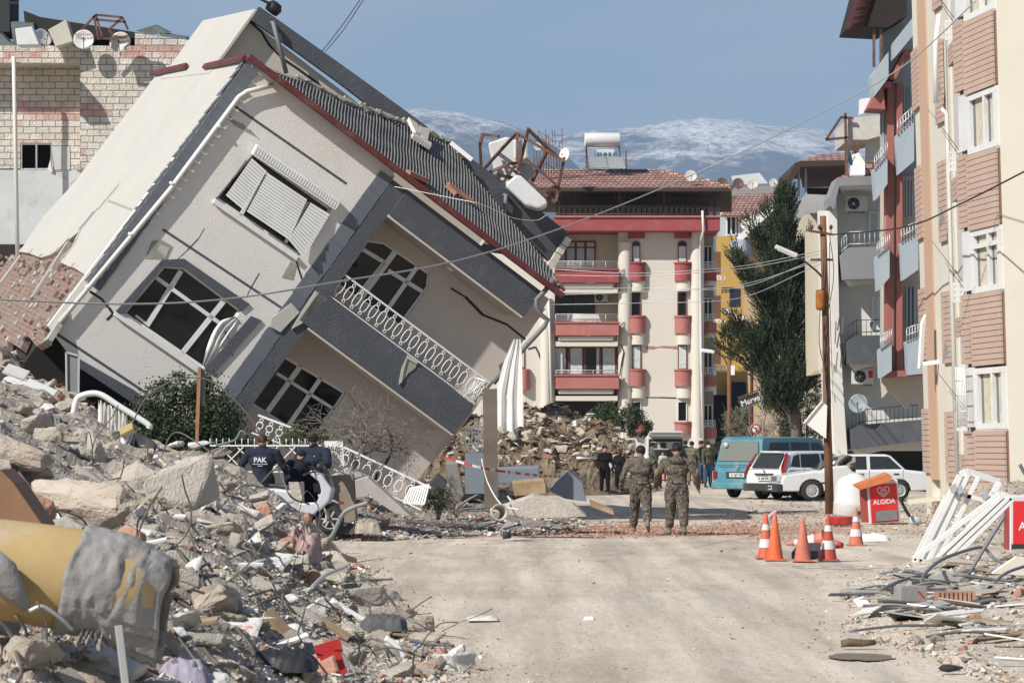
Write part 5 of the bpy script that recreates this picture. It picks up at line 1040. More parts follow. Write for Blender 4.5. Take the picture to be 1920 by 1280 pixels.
mb = B(); mb.prism([(-1.86, -.56, .93), (-1.86, .56, .93), (-1.55, .5, 1.36), (-1.55, -.5, 1.36)], (-.03, 0, .01)); mb.build('rear_window', cargl, t, world=False)
mb = B(); mb.box(-1.99, -1.86, -.84, .84, .25, .48); mb.build('rear_bumper', blackp, t, world=False, bev=.04)
mb = B(); mb.box(-1.945, -1.9, -.38, .38, .72, .77); mb.build('tailgate_handle', blackp, t, world=False)
plate(t, '31 AB 075', RW(-1.95, .62), .5, .12)
mb = B(); mb.tube([(-1.9, -.1, 1.0), (-1.7, .3, 1.12)], .012, 4); mb.build('wiper', blackp, t, world=False)
mb = B(); mb.ball((-1.93, 0, .84), .01, .035, .035, 8); mb.build('emblem', blackp, t, world=False)
mb = B(); mb.box(.9, 1.05, -h - .12, -h + .02, .93, 1.05); mb.build('mirror', blackp, t, world=False, bev=.02)
mb = B(); mb.box(-.6, -.45, -h - .015, -h + .01, .78, .82); mb.build('door_handle', carw, t, world=False)
mb = B(); mb.box(-.24, -.228, -h - .004, -h + .01, .32, .92); mb.box(.86, .872, -h - .004, -h + .01, .3, .88); mb.box(-1.08, -1.068, -h - .004, -h + .01, .6, .92); mb.box(-1.1, .9, -h - .012, -h + .01, .52, .56); mb.build('door_seams', blackp, t, world=False)
mb = B(); mb.prism([(-1.58, -.45, 1.405), (-1.58, .45, 1.405), (-1.66, .42, 1.395), (-1.66, -.42, 1.395)], (0, 0, .03)); mb.build('roof_spoiler', carw, t, world=False)
t.scale = (1.05, 1.03, 1.05)
# white old sedan, nose to the left
SEA = 187
t, pane, h, hf = vehicle('sedan', 'old white four door saloon with a crumpled boot parked before the grey balconies', 'car', (at(1590, 0, 91.3).x, 91.3, 0), SEA,
    [(2.12, .28), (2.14, .6), (2.05, .74), (1.2, .88), (-1.35, .92), (-1.6, .9), (-2.15, .84), (-2.2, .6), (-2.2, .3)], 1.64, (1.22, -1.3), .31, carw, [(.98, .86), (.35, 1.3), (.12, 1.36), (-.95, 1.36), (-1.1, 1.32), (-1.52, .9)], 1.26, .88)
for s_ in (-1, 1):
    pane([(.8, .92), (.25, 1.29), (-.38, 1.3), (-.38, .92)], side=s_); pane([(-.48, .92), (-.48, 1.3), (-1.03, 1.29), (-1.4, .93)], side=s_)
    mb = B(); mb.box(-.28, -.12, s_ * h - .02, s_ * h + .02, .76, .8); mb.build('door_handle', blackp, t, world=False, bev=.01); mb = B(); mb.box(-1.3, -1.14, s_ * h - .02, s_ * h + .02, .76, .8); mb.build('door_handle', blackp, t, world=False, bev=.01)
mb = B(); mb.prism([(.93, -.6, .92), (.93, .6, .92), (.4, .52, 1.28), (.4, -.52, 1.28)], (.02, 0, .02)); mb.build('windscreen', cargl, t, world=False)
mb = B(); mb.box(2.06, 2.26, -.84, .84, .26, .5); mb.build('front_bumper', blackp, t, world=False, bev=.04)
mb = B(); mb.box(-2.32, -2.1, -.84, .84, .26, .5); mb.build('rear_bumper', blackp, t, world=False, bev=.04)
for s_ in (-1, 1): mb = B(); mb.box(2.1, 2.17, s_ * .62 - .17, s_ * .62 + .17, .56, .72); mb.build('headlight', lampc, t, world=False, bev=.015)
mb = B(); mb.box(2.1, 2.15, -.42, .42, .57, .71); 
for k in range(4): mb.box(2.15, 2.158, -.42, .42, .585 + k * .03, .595 + k * .03, 1)
mb.build('grille', [blackp, hub_m], t, world=False)
plate(t, '31 DF 205', Matrix.Translation((2.275, .0, .38)) @ Matrix(((0, 0, 1, 0), (1, 0, 0, 0), (0, 1, 0, 0), (0, 0, 0, 1))), .5, .12)
mb = B(); mb.box(-1.5, 1.1, h - .015, h + .008, .5, .55); mb.box(-.44, -.43, h - .01, h + .004, .35, .9); mb.box(.82, .83, h - .01, h + .004, .35, .9); mb.box(-1.42, -1.41, h - .01, h + .004, .5, .9); mb.build('side_trim', blackp, t, world=False)
mb = B(); mb.ball((-2.19, .66, .72), .03, .12, .09, 8); mb.build('tail_light', blackp, t, world=False)
mb = B(); mb.box(.7, .86, h, h + .13, .92, 1.02); mb.build('mirror', blackp, t, world=False, bev=.02)
t.scale = (1.07, 1.0, 1.04)
# white open van with doors wide open, seen from behind
t, pane, h, hf = vehicle('minivan', 'white vehicle with raised tailgate and both front doors open, people around its boot', 'van', (at(1250, 0, 131).x, 133.2, 0), 90,
    [(2.2, .3), (2.22, .75), (2.0, 1.0), (1.3, 1.08), (-1.2, 1.1), (-1.25, .6), (-1.25, .35)], 1.9, (1.45, -.7), .34, carw, [(1.5, 1.0), (.9, 1.82), (.7, 1.92), (-1.0, 1.98), (-1.15, 1.95), (-1.2, 1.05)], 1.62, 1.05)
mb = B(); mb.box(-1.28, -1.24, -.74, .74, .66, 1.82); mb.build('open_boot', dark_in, t, world=False)
mb = B()
for y in (-.5, .1, .5): mb.box(-1.31, -1.27, y - .13, y + .13, 1.42, 1.66); 
mb.build('headrests', blackp, t, world=False).name = 'headrest'
mb = B(); mb.box(-1.30, -1.275, -.66, .66, 1.35, 1.7); mb.build('light_through_cabin', mat('painted_cabin_daylight', (.38, .40, .40), .2), t, world=False).name = 'windscreen'  # pale panel at the boot; daylight through the cabin is put into its colour
mb = B(); mb.prism([(-1.15, -.78, 1.98), (-1.15, .78, 1.98), (-1.9, .72, 2.1), (-1.9, -.72, 2.1)], (0, 0, .07)); mb.build('tailgate', carw, t, world=False, bev=.02)
for s_ in (-1, 1):
    mb = B(); c = Vector((1.1, s_ * .95, 0)); e = Vector((1.0, s_ * 1.75, 0))
    def dp(q, z): p = c.lerp(e, q); return (p.x, p.y, z)
    mb.prism([dp(0, .45), dp(1, .45), dp(1, 1.12), dp(0, 1.12)], (.06, 0, 0)); 
    for a, b in ((dp(.02, 1.12), dp(.35, 1.82)), (dp(.35, 1.82), dp(.97, 1.82)), (dp(.97, 1.12), dp(.97, 1.82))): mb.bar(Vector(a) + Vector((.03, 0, 0)), Vector(b) + Vector((.03, 0, 0)), .07, .06, (1, 0, 0))
    d_ = mb.build('front_door', carw, t, world=False); mb = B(); mb.prism([dp(.06, .55), dp(.93, .55), dp(.93, 1.05), dp(.06, 1.05)], (-.02, 0, 0)); mb.build('door_panel', blackp, d_, world=False)
plate(t, '06 ZK 318', RW(-1.29, .58), .5, .12)
mb = B(); mb.box(-1.34, -1.22, -.93, .93, .3, .5); mb.build('rear_bumper', blackp, t, world=False, bev=.03)
# ================================================================ scooter with the police
def scooter():
    Y = 57.0; o = gp(600, 1011); t = thing('scooter', 'white and black motor scooter parked on the kerb between the police officers', 'scooter', (at(592, 0, Y).x, Y, .12), Matrix.Rotation(math.radians(-12), 3, 'Z'))
    silv = mat('scooter_silver', (.42, .44, .47), .35, .06, bump=0, spec=.5)
    for x, nm in ((.28, 'front_wheel'), (-.95, 'rear_wheel')):
        mb = B(); M = Matrix.Translation((x, 0, .28)) @ Matrix.Rotation(math.pi / 2, 4, 'X'); mb.lathe([(.19, -.05), (.26, -.05), (.285, 0), (.26, .05), (.19, .05)], M, 24); wl = mb.build(nm, tyre_m, t, world=False)
        mb = B(); mb.lathe([(.19, -.02), (.18, -.02), (.18, .02), (.19, .02)], M, 24); mb.lathe([(.04, -.06), (.04, .06)], M, 10)
        for k in range(6): a = k * math.pi / 3; mb.bar(M @ Vector((.03 * math.cos(a), .03 * math.sin(a), 0)), M @ Vector((.19 * math.cos(a), .19 * math.sin(a), 0)), .03, .03)
        mb.build('rim', hub_m, wl, world=False)
    mb = B(); mb.prism([(.12, -.07, .5), (.36, -.07, .62), (.5, -.07, .56), (.44, -.07, .6), (.3, -.07, .68), (.1, -.07, .6)], (0, .14, 0)); mb.build('front_mudguard', silv, t, world=False, bev=.02)
    mb = B(); mb.prism([(.3, -.14, .62), (.36, -.14, .85), (.16, -.14, 1.12), (-.08, -.14, 1.22), (-.1, -.14, 1.14), (.1, -.14, .98), (.16, -.14, .8), (-.1, -.14, .5), (-.45, -.14, .42), (-.45, -.14, .62), (-.1, -.14, .66), (.08, -.14, .72)][:6] + [(.14, -.14, .8), (0, -.14, .5), (.1, -.14, .42)], (0, .28, 0)); mb.build('front_fairing', silv, t, world=False, bev=.04)
    mb = B(); mb.prism([(.12, -.12, .5), (.0, -.12, .36), (-.5, -.12, .42), (-.62, -.12, .62), (-.3, -.12, .58), (.0, -.12, .6)], (0, .24, 0)); mb.build('side_fairing', silv, t, world=False, bev=.03)
    mb = B(); mb.prism([(-.3, -.15, .6), (-.4, -.15, .82), (-.9, -.15, .88), (-1.25, -.15, .98), (-1.2, -.15, .78), (-.95, -.15, .6), (-.6, -.15, .55)], (0, .3, 0)); mb.build('rear_body', silv, t, world=False, bev=.05)
    mb = B(); mb.prism([(-.32, -.13, .83), (-.9, -.13, .89), (-1.1, -.13, .97), (-.6, -.13, .93), (-.4, -.13, .9)], (0, .26, 0)); mb.build('seat', blackp, t, world=False, bev=.03)
    mb = B(); mb.prism([(.34, -.1, .86), (.28, -.12, 1.1), (.1, -.14, 1.38), (.08, -.14, 1.36), (.24, -.12, 1.06)], (0, .24, 0)); mb.build('windshield', cargl, t, world=False)
    mb = B(); mb.tube([(-.08, -.33, 1.14), (0, -.2, 1.18), (.04, 0, 1.16), (0, .2, 1.18), (-.08, .33, 1.14)], .018, 6); mb.tube([(-.08, -.33, 1.14), (-.12, -.42, 1.12)], .022, 6); mb.build('handlebar', blackp, t, world=False)
    mb = B(); mb.tube([(.0, -.22, 1.2), (.02, -.3, 1.34)], .008, 4); mb.ball((.03, -.32, 1.38), .02, .06, .045); mb.build('mirror', blackp, t, world=False)
    mb = B(); 
    for y in (-.08, .08): mb.tube([(.08, y, .75), (.28, y, .28)], .024, 6)
    mb.build('fork', hub_m, t, world=False)
    mb = B(); mb.box(.46, .54, -.05, .05, .56, .61); mb.build('red_reflector', redl, t, world=False)
    return t
scooter()
# ================================================================ people
def camo_mat(name, cols, sc=9):
    m, nt, p = nmat(name); l = nt.links.new; tc = N(nt, 'TexCoord'); n = N(nt, 'TexNoise', i_Scale=float(sc), i_Detail=3., i_Roughness=.65, i_Distortion=.6); l(tc.outputs['Object'], n.inputs['Vector'])
    r = ramp(nt, [(0., cols[0]), (.42, cols[1]), (.5, cols[2]), (.58, cols[3]), (.66, cols[0])], 'CONSTANT'); l(n.outputs[0], r.inputs[0]); l(r.outputs[0], p.inputs['Base Color']); p.inputs['Roughness'].default_value = .9; p.inputs['Specular IOR Level'].default_value = .1
    c = N(nt, 'TexNoise', i_Scale=16., i_Detail=3.); l(tc.outputs['Object'], c.inputs['Vector']); bu = N(nt, 'Bump', i_Strength=.8, i_Distance=.03); l(c.outputs[0], bu.inputs['Height']); l(bu.outputs[0], p.inputs['Normal']); return m
camo = camo_mat('grey_brown_camouflage', [(.13, .11, .085), (.045, .042, .034), (.17, .145, .115), (.085, .075, .058)])
camo2 = camo_mat('green_camouflage', [(.15, .16, .10), (.06, .07, .04), (.19, .18, .13), (.10, .11, .07)], 8)
def cl(name, c): return mat(name, c, .9, .15, 4, .6, 14, spec=.15, bd=.03)
skin = mat('skin', (.38, .215, .15), .6, .06, 6, .05); navy = cl('navy_cloth', (.022, .028, .045)); navy2 = cl('dark_navy_cloth', (.014, .016, .024)); blk = cl('black_cloth', (.011, .011, .012)); jeans = cl('blue_denim', (.05, .08, .14)); olive = cl('olive_cloth', (.085, .09, .05)); gryg = cl('grey_green_cloth', (.09, .10, .085)); boot = cl('dusty_boot', (.17, .15, .12)); shoe = cl('black_shoe', (.03, .03, .03)); hairm = mat('dark_hair', (.018, .013, .01), .7, .2, 30, .5, 60); hairb = mat('reddish_hair', (.10, .03, .02), .7, .2, 30, .5, 60); tan_ = cl('tan_padding', (.22, .16, .08))
def person(label, px, py, Y, face, H=1.78, legs=((0, 3, 0), (0, 3, 0)), arms=((5, 10, 15), (5, 10, 15)), top=None, bottom=None, feet=None, hair=None, lean=0, head=(0, 0), z0=0.0, bulk=1.0, gl='skin', sink=0, hunch=0, vox=.017, hairkind='short', mask=None, thick=1.0):
    """one continuous remeshed body; legs/arms = (forward swing, outward, knee/elbow bend) in degrees for left, right; face 0 = towards camera"""
    s = H / 1.78; loc = Vector((at(px, py, Y).x, Y, z0)); root = thing('person', label, 'person', loc, Matrix.Rotation(math.radians(face), 3, 'Z'))
    b = B(); segs = []      # forward is -y
    def cap(p, q, r0, r1, tagn, fl=1.0, n=12):
        p, q = Vector(p) * s, Vector(q) * s; r0 *= s; r1 *= s; d = q - p; ln = max(d.length, 1e-4); t = d / ln; k = 6; u = Vector((1, 0, 0)) - t * t.x; u = u.normalized() if u.length > .05 else Vector((0, 1, 0)); x = t.cross(u); prof = []
        for i in range(k): a = -math.pi / 2 + math.pi / 2 * i / k; prof.append((r0 * math.cos(a), r0 * math.sin(a)))
        for i in range(7): prof.append((r0 + (r1 - r0) * i / 6, ln * i / 6))
        for i in range(1, k + 1): a = math.pi / 2 * i / k; prof.append((r1 * math.cos(a), ln + r1 * math.sin(a)))
        vs = []
        for (r, z) in prof:
            for j in range(n): a = 2 * math.pi * j / n; vs.append(p + t * z + u * r * math.cos(a) + x * r * math.sin(a) * fl)
        b.add(vs, [(i * n + j, i * n + (j + 1) % n, (i + 1) * n + (j + 1) % n, (i + 1) * n + j) for i in range(len(prof) - 1) for j in range(n)] + [list(range(n))[::-1], [(len(prof) - 1) * n + j for j in range(n)]])
        segs.append((p, q, (r0 + r1) / 2, tagn))
    ra = math.radians; W = bulk
    hip = Vector((0, 0, .93 - sink)); Rl = Matrix.Rotation(ra(lean), 3, 'X')       # lean forward tips towards -y
    def up(v): return hip + Rl @ (Vector(v))
    cap(hip + Vector((-.07, 0, 0)), hip + Vector((.07, 0, 0)), .115 * W, .115 * W, 'bottom', .9)
    cap(up((0, 0, .06)), up((0, -.0, .3)), .135 * W, .15 * W, 'top', .78); cap(up((-.05, 0, .32)), up((.05, 0, .32)), .14 * W, .14 * W, 'top', .75)
    cap(up((-.15, 0, .465)), up((.15, 0, .465)), .085 * W, .085 * W, 'top', .95); cap(up((0, 0, .3)), up((0, 0, .45)), .15 * W, .12 * W, 'top', .8); cap(up((0, .01, .46)), up((0, -.005, .56)), .07, .058, 'top' if thick > 1 else 'skin')
    Rh = Rl @ Matrix.Rotation(ra(head[0]), 3, 'X') @ Matrix.Rotation(ra(head[1]), 3, 'Z'); hc = up((0, -.01, .68)) + Rl @ Vector((0, -hunch, -hunch * .6))
    def hd(v): return hc + Rh @ Vector(v)
    cap(up((0, 0, .54)), hd((0, .0, -.04)), .055, .07, 'skin')
    cap(hd((0, .012, -.0)), hd((0, .02, .05)), .078, .085, 'skin', 1.12); cap(hd((0, -.03, -.045)), hd((0, -.045, -.07)), .06, .045, 'skin'); cap(hd((0, -.09, .0)), hd((0, -.108, -.025)), .012, .016, 'skin')
    for sx in (-1, 1): cap(hd((sx * .082, .012, -.02)), hd((sx * .084, .015, .015)), .014, .018, 'skin')
    for sx, (sw, ab, kn) in ((1, legs[0]), (-1, legs[1])):
        h0 = hip + Vector((sx * .09, 0, -.02)); d = Matrix.Rotation(ra(-sx * ab), 3, 'Y') @ Matrix.Rotation(ra(-sw), 3, 'X') @ Vector((0, 0, -1)); k_ = h0 + d * .43
        d2 = Matrix.Rotation(ra(-sx * ab * .6), 3, 'Y') @ Matrix.Rotation(ra(-sw + kn), 3, 'X') @ Vector((0, 0, -1)); a_ = k_ + d2 * .41
        cap(h0, k_, .104 * W, .08 * W, 'bottom'); cap(k_, a_ + d2 * -.13, .078 * W, .066 * W, 'bottom'); cap(a_ + d2 * -.16, a_ + Vector((0, 0, -.0)), .052, .046, 'feet')
        f = Matrix.Rotation(ra(-sw + kn), 3, 'X') @ Vector((sx * .12, -1, -.0)); f = Vector((f.x, f.y, max(f.z, -.9))).normalized(); cap(a_ + Vector((0, .015, -.035)), a_ + f * .15 + Vector((0, 0, -.045)), .045, .036, 'feet', .85)
    for sx, (sw, ab, el) in ((1, arms[0]), (-1, arms[1])):
        s0 = up((sx * .185 * W, 0, .475)); d = Matrix.Rotation(ra(-sx * ab), 3, 'Y') @ Matrix.Rotation(ra(-sw), 3, 'X') @ Vector((0, 0, -1)); e = s0 + d * .29
        d2 = Matrix.Rotation(ra(-sx * ab * .3), 3, 'Y') @ Matrix.Rotation(ra(-sw - el), 3, 'X') @ Vector((0, 0, -1)); w_ = e + d2 * .25
        cap(s0, e, .064 * W, .05 * W, 'top'); cap(e, w_, .05 * W, .038 * W, 'top'); cap(w_ - d2 * .01, w_ + d2 * .03, .028, .026, gl)
        pr = d2.cross(Vector((0, 1, 0))).normalized(); pn_ = d2.cross(pr).normalized(); ax_ = pn_ * 1.0          # fingers spread front to back of the palm
        cap(w_ + d2 * .03, w_ + d2 * .085, .03, .033, gl, .7)
        for i, fl_ in enumerate((.068, .078, .072, .056)):
            b0 = w_ + d2 * .095 + ax_ * (.027 - .018 * i); m_ = b0 + d2 * fl_ * .55 + pr * .008 * sx; cap(b0, m_, .0095, .009, gl, n=6); cap(m_, m_ + (d2 * .8 + pr * .5 * sx) * fl_ * .5, .009, .0075, gl, n=6)
        t0 = w_ + d2 * .045 + ax_ * .026; cap(t0, t0 + (ax_ * .6 + d2 * .8) * .045, .012, .0095, gl, n=6)
    o = b.build('body', skin, root, world=False, fix=False)
    rm = o.modifiers.new('remesh', 'REMESH'); rm.mode = 'VOXEL'; rm.voxel_size = vox; rm.use_smooth_shade = True
    sm = o.modifiers.new('smooth', 'SMOOTH'); sm.iterations = 3; sm.factor = .5
    bpy.context.view_layer.update(); me = bpy.data.meshes.new_from_object(o.evaluated_get(bpy.context.evaluated_depsgraph_get())); o.modifiers.clear(); old = o.data; o.data = me; bpy.data.meshes.remove(old)
    mats_ = {'skin': 0, 'top': 1, 'bottom': 2, 'feet': 3}; me.materials.clear()
    for m in (skin, top, bottom, feet or shoe): me.materials.append(m)
    glm = mats_.get(gl, 0)
    for v in me.vertices: pass
    idx = []
    for f in me.polygons:
        c = f.center; best = 9; bt = 'top'
        for p, q, r, t_ in segs:
            d = q - p; L2 = d.length_squared; u = max(0, min(1, (c - p).dot(d) / L2)) if L2 > 0 else 0; ds = (c - (p + d * u)).length - r
            if ds < best: best = ds; bt = t_
        idx.append(mats_[bt])
    me.polygons.foreach_set('material_index', idx); me.polygons.foreach_set('use_smooth', [True] * len(me.polygons))
    sd_ = random.random() * 50
    for v in me.vertices:
        q = v.co * 9; n = noise.noise(q + Vector((sd_, 0, 0))) * .012 + noise.noise(Vector((q.x * 2, q.y * 2, q.z * 4)) + Vector((sd_, 5, 0))) * .005
        if (v.co - Vector(hc) * s).length > .16 * s: v.co += v.normal * n
    # hair / cap
    Ms = Matrix.Scale(s, 4); hb_ = B()
    def hp(v): return (hc + Rh @ Vector(v)) * s
    if hairkind != 'none':
        n, k = 14, 8; vs = []
        for i in range(k):
            t = (.06 + 2.75 * i / (k - 1))
            for j in range(n):
                a = 2 * math.pi * j / n; back = .5 + .5 * math.sin(a); tt = t * (.42 + .5 * back ** .6) if i > 2 else t; w2 = 1 if hairkind != 'long' else 1 + .25 * max(0, t - 1.2)
                vs.append(hp((.099 * w2 * math.sin(tt) * math.cos(a), .014 + .117 * w2 * math.sin(tt) * math.sin(a), .045 + .102 * math.cos(tt) - (0 if hairkind != 'long' else .05 * max(0, t - 1)))))
        hb_.add(vs + [hp((0, .014, .155))], [(i * n + j, (i + 1) * n + j, (i + 1) * n + (j + 1) % n, i * n + (j + 1) % n) for i in range(k - 1) for j in range(n)] + [(n * k, j, (j + 1) % n) for j in range(n)], sm=True)
        ho = hb_.build('hair', hair or hairm, root, world=False); so_ = ho.modifiers.new('solid', 'SOLIDIFY'); so_.thickness = .012
    if mask:
        mb = B(); mb.ball(hp((0, -.045, -.05)), .066 * s, .075 * s, .055 * s, 12); mb.build('face_mask', mask, root, world=False)
    root['_s'] = s
    return root, up, hd, s, hip
def part(root, mb, n, m, **k): return mb.build(n, m, root, world=False, **k)
def belt(root, up, s, m, z=.1, r=.15, W=1.0, name='belt'):
    mb = B(); n = 18; mb.add([tuple(up((r * W * math.cos(2 * math.pi * j / n), r * W * .85 * math.sin(2 * math.pi * j / n), z + dz)) * s) for dz in (-.025, .025) for j in range(n)], [(j, (j + 1) % n, n + (j + 1) % n, n + j) for j in range(n)], sm=True); o = part(root, mb, name, m); q = o.modifiers.new('solid', 'SOLIDIFY'); q.thickness = .012; return o
# soldiers walking away
r, up, hd, s, hip = person('soldier in grey-brown camouflage walking away, left one of the pair, right heel lifted', 1201, 1000, 60.3, 178, 1.82, ((16, 4, 4), (-14, 5, 34)), ((-8, 24, 34), (12, 27, 42)), camo, camo, boot, head=(6, 12), lean=3, bulk=1.27, gl='top')
belt(r, up, s, camo, .07, .19); mb = B(); mb.box(-.2 * s, -.15 * s, -.05, .08, .68 * s, .86 * s); mb.box(.15 * s, .21 * s, -.05, .08, .66 * s, .84 * s); part(r, mb, 'thigh_pocket', camo, bev=.01)
r, up, hd, s, hip = person('soldier in camouflage with hood folded on his back and tan elbow pads, walking away', 1269, 1002, 60.0, 176, 1.84, ((10, 5, 3), (-8, 5, 10)), ((2, 27, 32), (-6, 27, 34)), camo, camo, boot, head=(22, -5), lean=5, bulk=1.34)
belt(r, up, s, camo, .07, .2); mb = B(); mb.ball(up((0, .12, .5)) * s, .17, .08, .085); part(r, mb, 'hood', camo)
for sx in (-1, 1): mb = B(); mb.ball(Vector((sx * .385, -.02, 1.2)) * s, .062, .07, .085); part(r, mb, 'elbow_pad', tan_)
mb = B(); mb.box(.17 * s, .24 * s, -.06, .06, .66 * s, .84 * s); mb.box(-.24 * s, -.17 * s, -.06, .08, .6 * s, .86 * s); part(r, mb, 'holster', camo, bev=.01)
# two in black in the shade
person('person in black hooded clothes standing in the shade before the debris mound', 1134, 926, 100.5, 12, 1.68, top=blk, bottom=blk, bulk=1.1, arms=((8, 14, 25), (8, 14, 25)), vox=.024)
person('woman with reddish hair in a black coat beside the person in black', 1161, 923, 101.5, -40, 1.57, top=blk, bottom=blk, bulk=1.05, hair=hairb, hairkind='long', vox=.024)
# by the white vehicle
person('man in a grey-green jacket at the left of the open boot', 1222, 900, 124, 115, 1.72, top=gryg, bottom=navy2, arms=((30, 8, 40), (10, 8, 15)), vox=.026)
person('man in green camouflage jacket near the teal van seen from behind', 1297, 905, 119, 150, 1.78, top=camo2, bottom=cl('khaki_cloth', (.2, .16, .09)), bulk=1.25, head=(15, 0), arms=((40, 8, 70), (15, 8, 30)), vox=.026)
person('man in an olive quilted jacket and jeans with a white face mask', 1327, 911, 114, 35, 1.78, top=olive, bottom=jeans, bulk=1.15, mask=white_paint, vox=.024)
person('dark haired man in navy behind the two men by the teal van', 1315, 905, 123, 60, 1.8, top=navy, bottom=jeans, vox=.026)
person('person in black bending over the open boot', 1262, 903, 126.5, 170, 1.74, top=blk, bottom=blk, lean=28, head=(10, 0), bulk=1.25, arms=((55, 8, 30), (55, 8, 30)), vox=.026)
person('person in dark navy standing at the right of the open boot', 1283, 903, 127.5, 150, 1.8, top=navy2, bottom=blk, bulk=1.25, lean=8, arms=((40, 8, 40), (40, 8, 40)), vox=.026)
person('child in a white top standing in front of the open boot', 1243, 902, 127, 10, 1.35, top=mat('white_shirt', (.5, .5, .5), .9), bottom=cl('red_cloth', (.3, .03, .03)), vox=.026)
# police
z_p = .2
r, up, hd, s, hip = person('police officer in navy jacket lettered PAK seen from behind', 492, 1000, 57.2, 172, 1.84, ((2, 5, 4), (4, 5, 6)), ((12, 34, 55), (14, 26, 48)), navy, navy2, shoe, hair=mat('brown_hair', (.05, .028, .018), .7, .2, 30, .5, 60), bulk=1.4, thick=1.2, z0=z_p, head=(14, -12))
Rt = Matrix.Translation(up((0, .2, .345)) * s) @ Matrix(((-1, 0, 0, 0), (0, 0, 1, 0), (0, 1, 0, 0), (0, 0, 0, 1)))
refl = mat('silver_print', (.62, .63, .65), .5, .03, bump=0)
for tx, sz, dz in (('PAK', .135, 0), ('POLIS ARAMA KURTARMA', .025, -.075), ('ISTANBUL', .022, -.11)):
    o = text(tx, 'lettering', refl, None, Rt @ Matrix.Translation((0, dz, 0)), sz, .004); o.parent = r
mb = B(); mb.tube([up((-.09, .03, .55)) * s, up((0, .08, .58)) * s, up((.09, .03, .55)) * s], .035, 8); part(r, mb, 'collar', navy)
person('police officer crouching beside the scooter, face hidden by a dark hood', 541, 1000, 57.9, 120, 1.75, ((35, 5, 60), (20, 5, 55)), ((35, 10, 50), (50, 8, 40)), navy2, navy2, shoe, hair=navy2, bulk=1.35, lean=24, head=(20, 0), z0=z_p, sink=.16)
r, up, hd, s, hip = person('police officer with black neck gaiter leaning on the scooter', 592, 1000, 58.1, -28, 1.86, ((8, 6, 4), (-4, 6, 4)), ((26, 26, 62), (38, 16, 62)), navy, navy2, shoe, bulk=1.42, thick=1.2, z0=z_p, head=(26, -14), lean=6)
mb = B(); mb.ball(hd((0, -.035, -.07)) * s, .08, .085, .062, 12); mb.ball(up((0, -.02, .57)) * s, .09, .09, .06, 12); part(r, mb, 'neck_gaiter', blk)
mb = B(); mb.ball(up((.09, -.155, .38)) * s, .034, .012, .045, 10); part(r, mb, 'badge', refl)
# ================================================================ rubble
rub = mat('rubble_dust', (.40, .345, .28), .95, .35, 2.5, .9, 12, dirt=(.2, .175, .15), dk=.6, bd=.05)
soil = mat('brown_soil', (.17, .125, .08), .95, .35, 1.2, .9, 8, dirt=(.35, .3, .24), dk=.5, bd=.06)
ck = [mat('chunk_pale', (.52, .47, .40), .95, .22, 3, 1., 22, dirt=(.3, .265, .225), dk=.65, bd=.03), mat('chunk_beige', (.46, .39, .315), .95, .2, 3, .9, 25, dirt=(.55, .52, .46), bd=.03), mat('chunk_grey', (.40, .375, .34), .95, .2, 3, .9, 30, dirt=(.5, .46, .4), bd=.03), mat('chunk_white', (.60, .58, .54), .9, .12, 3, .5, 20, dirt=(.42, .38, .32), bd=.02), mat('chunk_brick', (.40, .215, .15), .95, .3, 5, .6, 20, dirt=(.45, .4, .34))]
HF = {}
def heap(key, name, cols, rows, nc, m, amp, seed, back=4.0, kind='stuff', x0=None, x1=None):
    """rubble surface; cols: (px, Y near, row near, Y far, row far)"""
    def prm(px): return [ipl(px, [(c[0], c[k]) for c in cols]) for k in (1, 2, 3, 4)]
    def P_(px, t):
        Y0, p0, Y1, p1 = prm(px); Y = Y0 + (Y1 - Y0) * t; e = t ** .9; z = (HC - (p0 - YH) * Y0 / F) * (1 - e) + (HC - (p1 - YH) * Y1 / F) * e
        X = (px - 960) * Y / F; a = amp * min(1, .25 + abs(z)); n = noise.fractal(Vector((X * .9, Y * .5, seed)), .8, 2.1, 4) * a + abs(noise.noise(Vector((X * 2.2, Y * 1.0, seed)))) * a * .3
        return Vector((X, Y, z + n))
    xa, xb = cols[0][0], cols[-1][0]; mb = B(); vs = []
    for j in range(rows + 3):
        for i in range(nc):
            px = xa + (xb - xa) * i / (nc - 1); p = P_(px, min(1, j / (rows - 1)))
            if j >= rows: q = (j - rows + 1) / 3; p = Vector((p.x * (p.y + back * q) / p.y, p.y + back * q, p.z * (1 - q) - .15 * q))
            if key != 'L': fk = min(1, min(i, nc - 1 - i, j * 2) / 7); fk = fk * fk * (3 - 2 * fk); p.z = p.z * fk - .07 * (1 - fk)
            vs.append(p)
    mb.add(vs, [(j * nc + i, j * nc + i + 1, (j + 1) * nc + i + 1, (j + 1) * nc + i) for j in range(rows + 2) for i in range(nc - 1)])
    o = mb.build(name, m, fix=False); o['kind'] = kind; HF[key] = P_; return o
heap('L', 'rubble_heap', [(-260, 15, 1300, 50, 670), (0, 15.5, 1300, 50, 715), (60, 16, 1300, 50, 735), (150, 17, 1300, 50, 770), (200, 17, 1300, 49, 800), (300, 17.5, 1300, 48, 838), (400, 18.5, 1300, 47, 858), (450, 19, 1300, 46, 880), (500, 20, 1300, 45, 928), (560, 21, 1300, 46, 962), (600, 22, 1297, 46, 995), (630, 22, 1295, 46, 1022), (700, 23, 1290, 40, 1088), (780, 23.5, 1288, 32, 1165), (870, 24.2, 1284, 27, 1235), (905, 24.6, 1285, 25, 1278)], 110, 170, rub, .2, 3)
